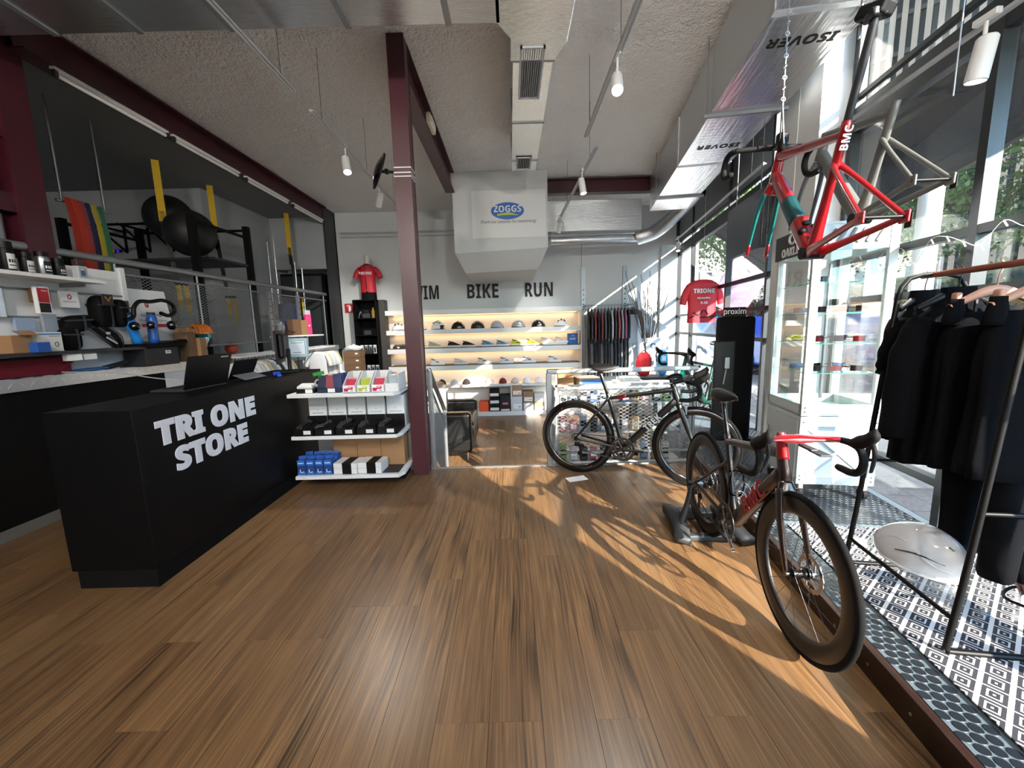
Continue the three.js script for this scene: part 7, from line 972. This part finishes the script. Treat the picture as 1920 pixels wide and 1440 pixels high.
{ const spots = [[11.2, -5.5, 6, 3, 'small bushy tree close behind the wall'], [10.6, -8.5, 5.5, 0, 'second small tree close behind the wall'], [10.5, -3, 7.5, 0, 'leaning pine with forked trunk above the retaining wall'], [12.5, -1.5, 8, 1, 'broad dark tree behind the leaning pine'], [13, -7.5, 8.5, 2, 'tall dark tree over the retaining wall, past the white post'], [11.2, -11, 7.5, 1, 'round tree further along the retaining wall'], [15, -4.5, 11, 2, 'high dark tree at the back of the bank'], [15.5, -12, 10, 3, 'lighter green tree at the back of the bank'], [11.5, -17, 8, 3, 'light green tree beyond the parked cars'], [13, -24, 9, 1, 'distant round tree at the end of the street'], [6.4, -25, 8, 3, 'street tree standing on the pavement beyond the parked cars'], [8.2, -21, 7, 1, 'round street tree beside the retaining wall'], [4.2, -33, 9, 2, 'far street tree in line with the jersey'], [16, 0.5, 10, 0, 'tree on the bank beside the tower'], [10.8, -30, 8, 3, 'most distant street tree'], [18, -9, 13, 2, 'tallest tree at the top of the bank']];
  spots.forEach(([x, z, h, m, l], i) => { const t = thing('street_tree', l, 'tree', WL(x, 1.4, z)); const rr = rngOf(90 + i); part(t, 'trunk', [tube([[0, -0.6, 0], [0.15, h * 0.25, 0.1], [0.4 * (rr() - 0.5), h * 0.5, 0.2], [0, h * 0.75, 0]], 0.16, 16, 8), tube([[0.12, h * 0.28, 0.1], [0.9, h * 0.45, 0.4], [1.6, h * 0.55, 0.5]], 0.08, 10, 6), tube([[0.05, h * 0.4, 0.1], [-0.8, h * 0.55, -0.5], [-1.3, h * 0.62, -0.9]], 0.07, 10, 6)], bark); const f = part(t, 'foliage', leafCloud(11000, h * 0.34, h * 0.36, h * 0.36, 0.075, 200 + i).translate(0, h * 0.62, 0), leafMats[m]); f.userData.kind = 'stuff'; part(t, 'undergrowth', leafCloud(2500, 2.2, 0.7, 2.2, 0.08, 400 + i).translate(0, 0.5, 0), leafMats[(m + 1) % 4]).userData.kind = 'stuff'; });
  const hd = thing('clipped_hedge', 'low green hedge on top of the retaining wall', 'hedge', WL(9.7, 1.6, -14)); hd.rotation.y = -TH; part(hd, 'foliage', leafCloud(16000, 0.4, 0.35, 17, 0.08, 77), leafMats[3]).userData.kind = 'stuff'; part(hd, 'core', rbox(0.5, 0.5, 31, 0.2, 0, 0.05, 0), std(0x2a3a18, 0.95)); }
function car(label, x, z, turn, col, plate) {
  const t = thing('parked_car', label, 'car', WL(x, -0.04, z), turn); const p = phy(col, 0.3, { clearcoat: 1, clearcoatRoughness: 0.05 });
  const prof = [[-2.1, 0.3], [-2.12, 0.75], [-1.9, 0.9], [-1.35, 0.98], [-0.75, 1.42], [0.6, 1.46], [1.45, 1.02], [2.05, 0.86], [2.15, 0.55], [2.1, 0.3]]; const g = ext(prof, 1.6, 0.06); part(t, 'body', g.translate(0, 0, -0.8), p);
  const win = ext([[-1.2, 0.98], [-0.7, 1.36], [0.55, 1.4], [1.25, 1.02]], 1.66, 0.03); part(t, 'windows', win.translate(0, 0, -0.83), phy(0x0c1014, 0.05, { clearcoat: 1 }), 'dark car windows'); part(t, 'windscreen', [box(0.9, 0.02, 1.4, 1.02, 1.27, 0, 0, 0, -0.48), box(0.75, 0.02, 1.4, -1.05, 1.24, 0, 0, 0, 0.62)], phy(0x10161c, 0.05, { clearcoat: 1 }));
  for (const [wx, wz] of [[-1.3, 0.8], [1.35, 0.8], [-1.3, -0.8], [1.35, -0.8]]) { const w = part(t, 'wheel', cyl(0.32, 0.32, 0.2, 28, wx, 0.32, wz, Math.PI / 2), M.tire); part(w, 'hub_cap', cyl(0.2, 0.2, 0.22, 20, wx, 0.32, wz, Math.PI / 2), M.steel); }
  part(t, 'tail_lamp', [rbox(0.06, 0.12, 0.3, 0.02, -2.14, 0.78, 0.6), rbox(0.06, 0.12, 0.3, 0.02, -2.14, 0.78, -0.6)], std(0x8a1018, 0.25)); part(t, 'headlamp', [rbox(0.06, 0.12, 0.34, 0.03, 2.13, 0.7, 0.6), rbox(0.06, 0.12, 0.34, 0.03, 2.13, 0.7, -0.6)], M.chrome); part(t, 'number_plate', rbox(0.02, 0.11, 0.5, 0.004, 2.215, 0.45, 0), M.paper);
}
car('bright blue hatchback parked outside beyond the jersey', 3.0, -12.5, 1.55, 0x1b49b0); car('second blue car parked beside the hatchback', 5.6, -13.5, 1.6, 0x24508f); car('blue saloon parked across from the glass showcase', 6.3, -6.6, 1.5, 0x2a5cc0); car('white car parked further down the street', 3.6, -19, 1.55, 0xd8dade); car('dark blue car parked beside the retaining wall', 7.2, -19.5, 1.6, 0x1a2c58);
{ const t = thing('street_post', 'white round canopy post standing outside the window', 'post', WL(1.12, -0.04, -4.06)); part(t, 'shaft', cyl(0.085, 0.085, 2.9, 28, 0, 1.45, 0), std(0xdfe6e6, 0.45)); part(t, 'collar', cyl(0.1, 0.1, 0.04, 28, 0, 2.86, 0), std(0xc9d0d0, 0.45)); }
{ const t = thing('window_awning', 'dark fabric awning over the pavement outside the window', 'awning', GO, -TH); const m = std(0x1c2226, 0.8, 0, { side: THREE.DoubleSide }); { const ly = (z) => 2.595 - 0.1225 * (-z - 3.18), a = -0.9, b = -7.0, P = [[0.08, 2.9, a], [1.0, ly(a), a], [1.0, ly(b), b], [0.08, 2.9, b], [0.08, 2.86, a], [1.0, ly(a) - 0.04, a], [1.0, ly(b) - 0.04, b], [0.08, 2.86, b]], pos = []; for (const q of [[0, 1, 2, 3], [7, 6, 5, 4], [1, 5, 6, 2], [0, 4, 5, 1], [3, 2, 6, 7], [0, 3, 7, 4]]) for (const i of [0, 1, 2, 0, 2, 3]) pos.push(...P[q[i]]); const cg = new THREE.BufferGeometry(); cg.setAttribute('position', new THREE.Float32BufferAttribute(pos, 3)); cg.computeVertexNormals(); part(t, 'canopy', cg, m); part(t, 'front_bar', rod(V(1.0, ly(a) - 0.02, a), V(1.0, ly(b) - 0.02, b), 0.022), M.darkGrey); } part(t, 'roller', rod(V(0.12, 2.86, -0.9), V(0.12, 2.86, -7.0), 0.05, 0.05, 14), M.darkGrey); for (const z of [-1.1, -3.9, -6.7]) part(t, 'arm', [rod(V(0.1, 2.72, z), V(0.97, 2.56 - 0.1225 * (-z - 3.18), z), 0.018)], M.darkGrey); }
{ const t = thing('office_tower', 'tall concrete tower with vertical ribs behind the trees', 'building', [43, -0.1, -42], -0.78); const cm = std(0xa89e8c, 0.9, 0, { map: rep(concreteTex, 4, 8) }); part(t, 'core', lim(-6, 6, 0, 60, -5, 5), std(0x4a463e, 0.9)); for (let k = 0; k < 16; k++) { part(t, 'rib', lim(-6 + k * 0.8 - 0.2, -6 + k * 0.8 + 0.2, 0, 60, 5, 5.5), cm); part(t, 'rib', lim(-6.5, -6, 0, 60, -5 + k * 0.66, -4.7 + k * 0.66), cm); } for (let k = 0; k < 18; k++) part(t, 'floor_band', lim(-6.2, 6.2, 3 + k * 3.2, 3.4 + k * 3.2, 4.9, 5.2), cm); }
{ const t = thing('feather_banner', 'pale mauve hanging banner outside beyond the jersey', 'banner', WL(1.6, 0, -9.6), -0.6); const g = sweep([[[0.55, 3.1, 0], 0.45, 0.012], [[0.1, 2.4, 0.04], 0.42, 0.012], [[-0.35, 1.6, 0], 0.4, 0.012]], { seg: 12, rs: 10, pow: 6 }); part(t, 'cloth', g, std(0x9a8a98, 0.8)); part(t, 'pole', rod(V(0.95, -0.05, -0.03), V(0.95, 3.4, -0.03), 0.02), M.lightGrey); part(t, 'marking', [box(0.24, 0.1, 0.012, 0.22, 2.5, 0.055, 0, 0, 0.7), box(0.2, 0.09, 0.012, 0.08, 2.28, 0.06, 0, 0, 0.7)], M.white, 'white marking'); }
for (const [x, z, r, l] of [[26, -48, 0, 'distant apartment block at the end of the street'], [5, -46, 0, 'low pale building closing the street']]) { const t = thing('far_building', l, 'building', WL(x, -0.1, z), -TH); part(t, 'walls', lim(-7, 7, 0, x > 10 ? 14 : 9, -4, 4), std(0xb0aca4, 0.9)); for (let i = 0; i < 6; i++) for (let j = 0; j < (x > 10 ? 4 : 2); j++) part(t, 'window_pane', lim(-6 + i * 2.1, -4.8 + i * 2.1, 1.5 + j * 3.1, 3 + j * 3.1, 4, 4.03), phy(0x1c2228, 0.1, {})); part(t, 'roof_edge', lim(-7.2, 7.2, x > 10 ? 14 : 9, x > 10 ? 14.3 : 9.3, -4.2, 4.2), std(0x8a867e, 0.9)); }
scene.traverse((o) => { if (o.isMesh && !o.isSky) { o.castShadow = true; o.receiveShadow = true; } });
renderer.render(scene, camera);
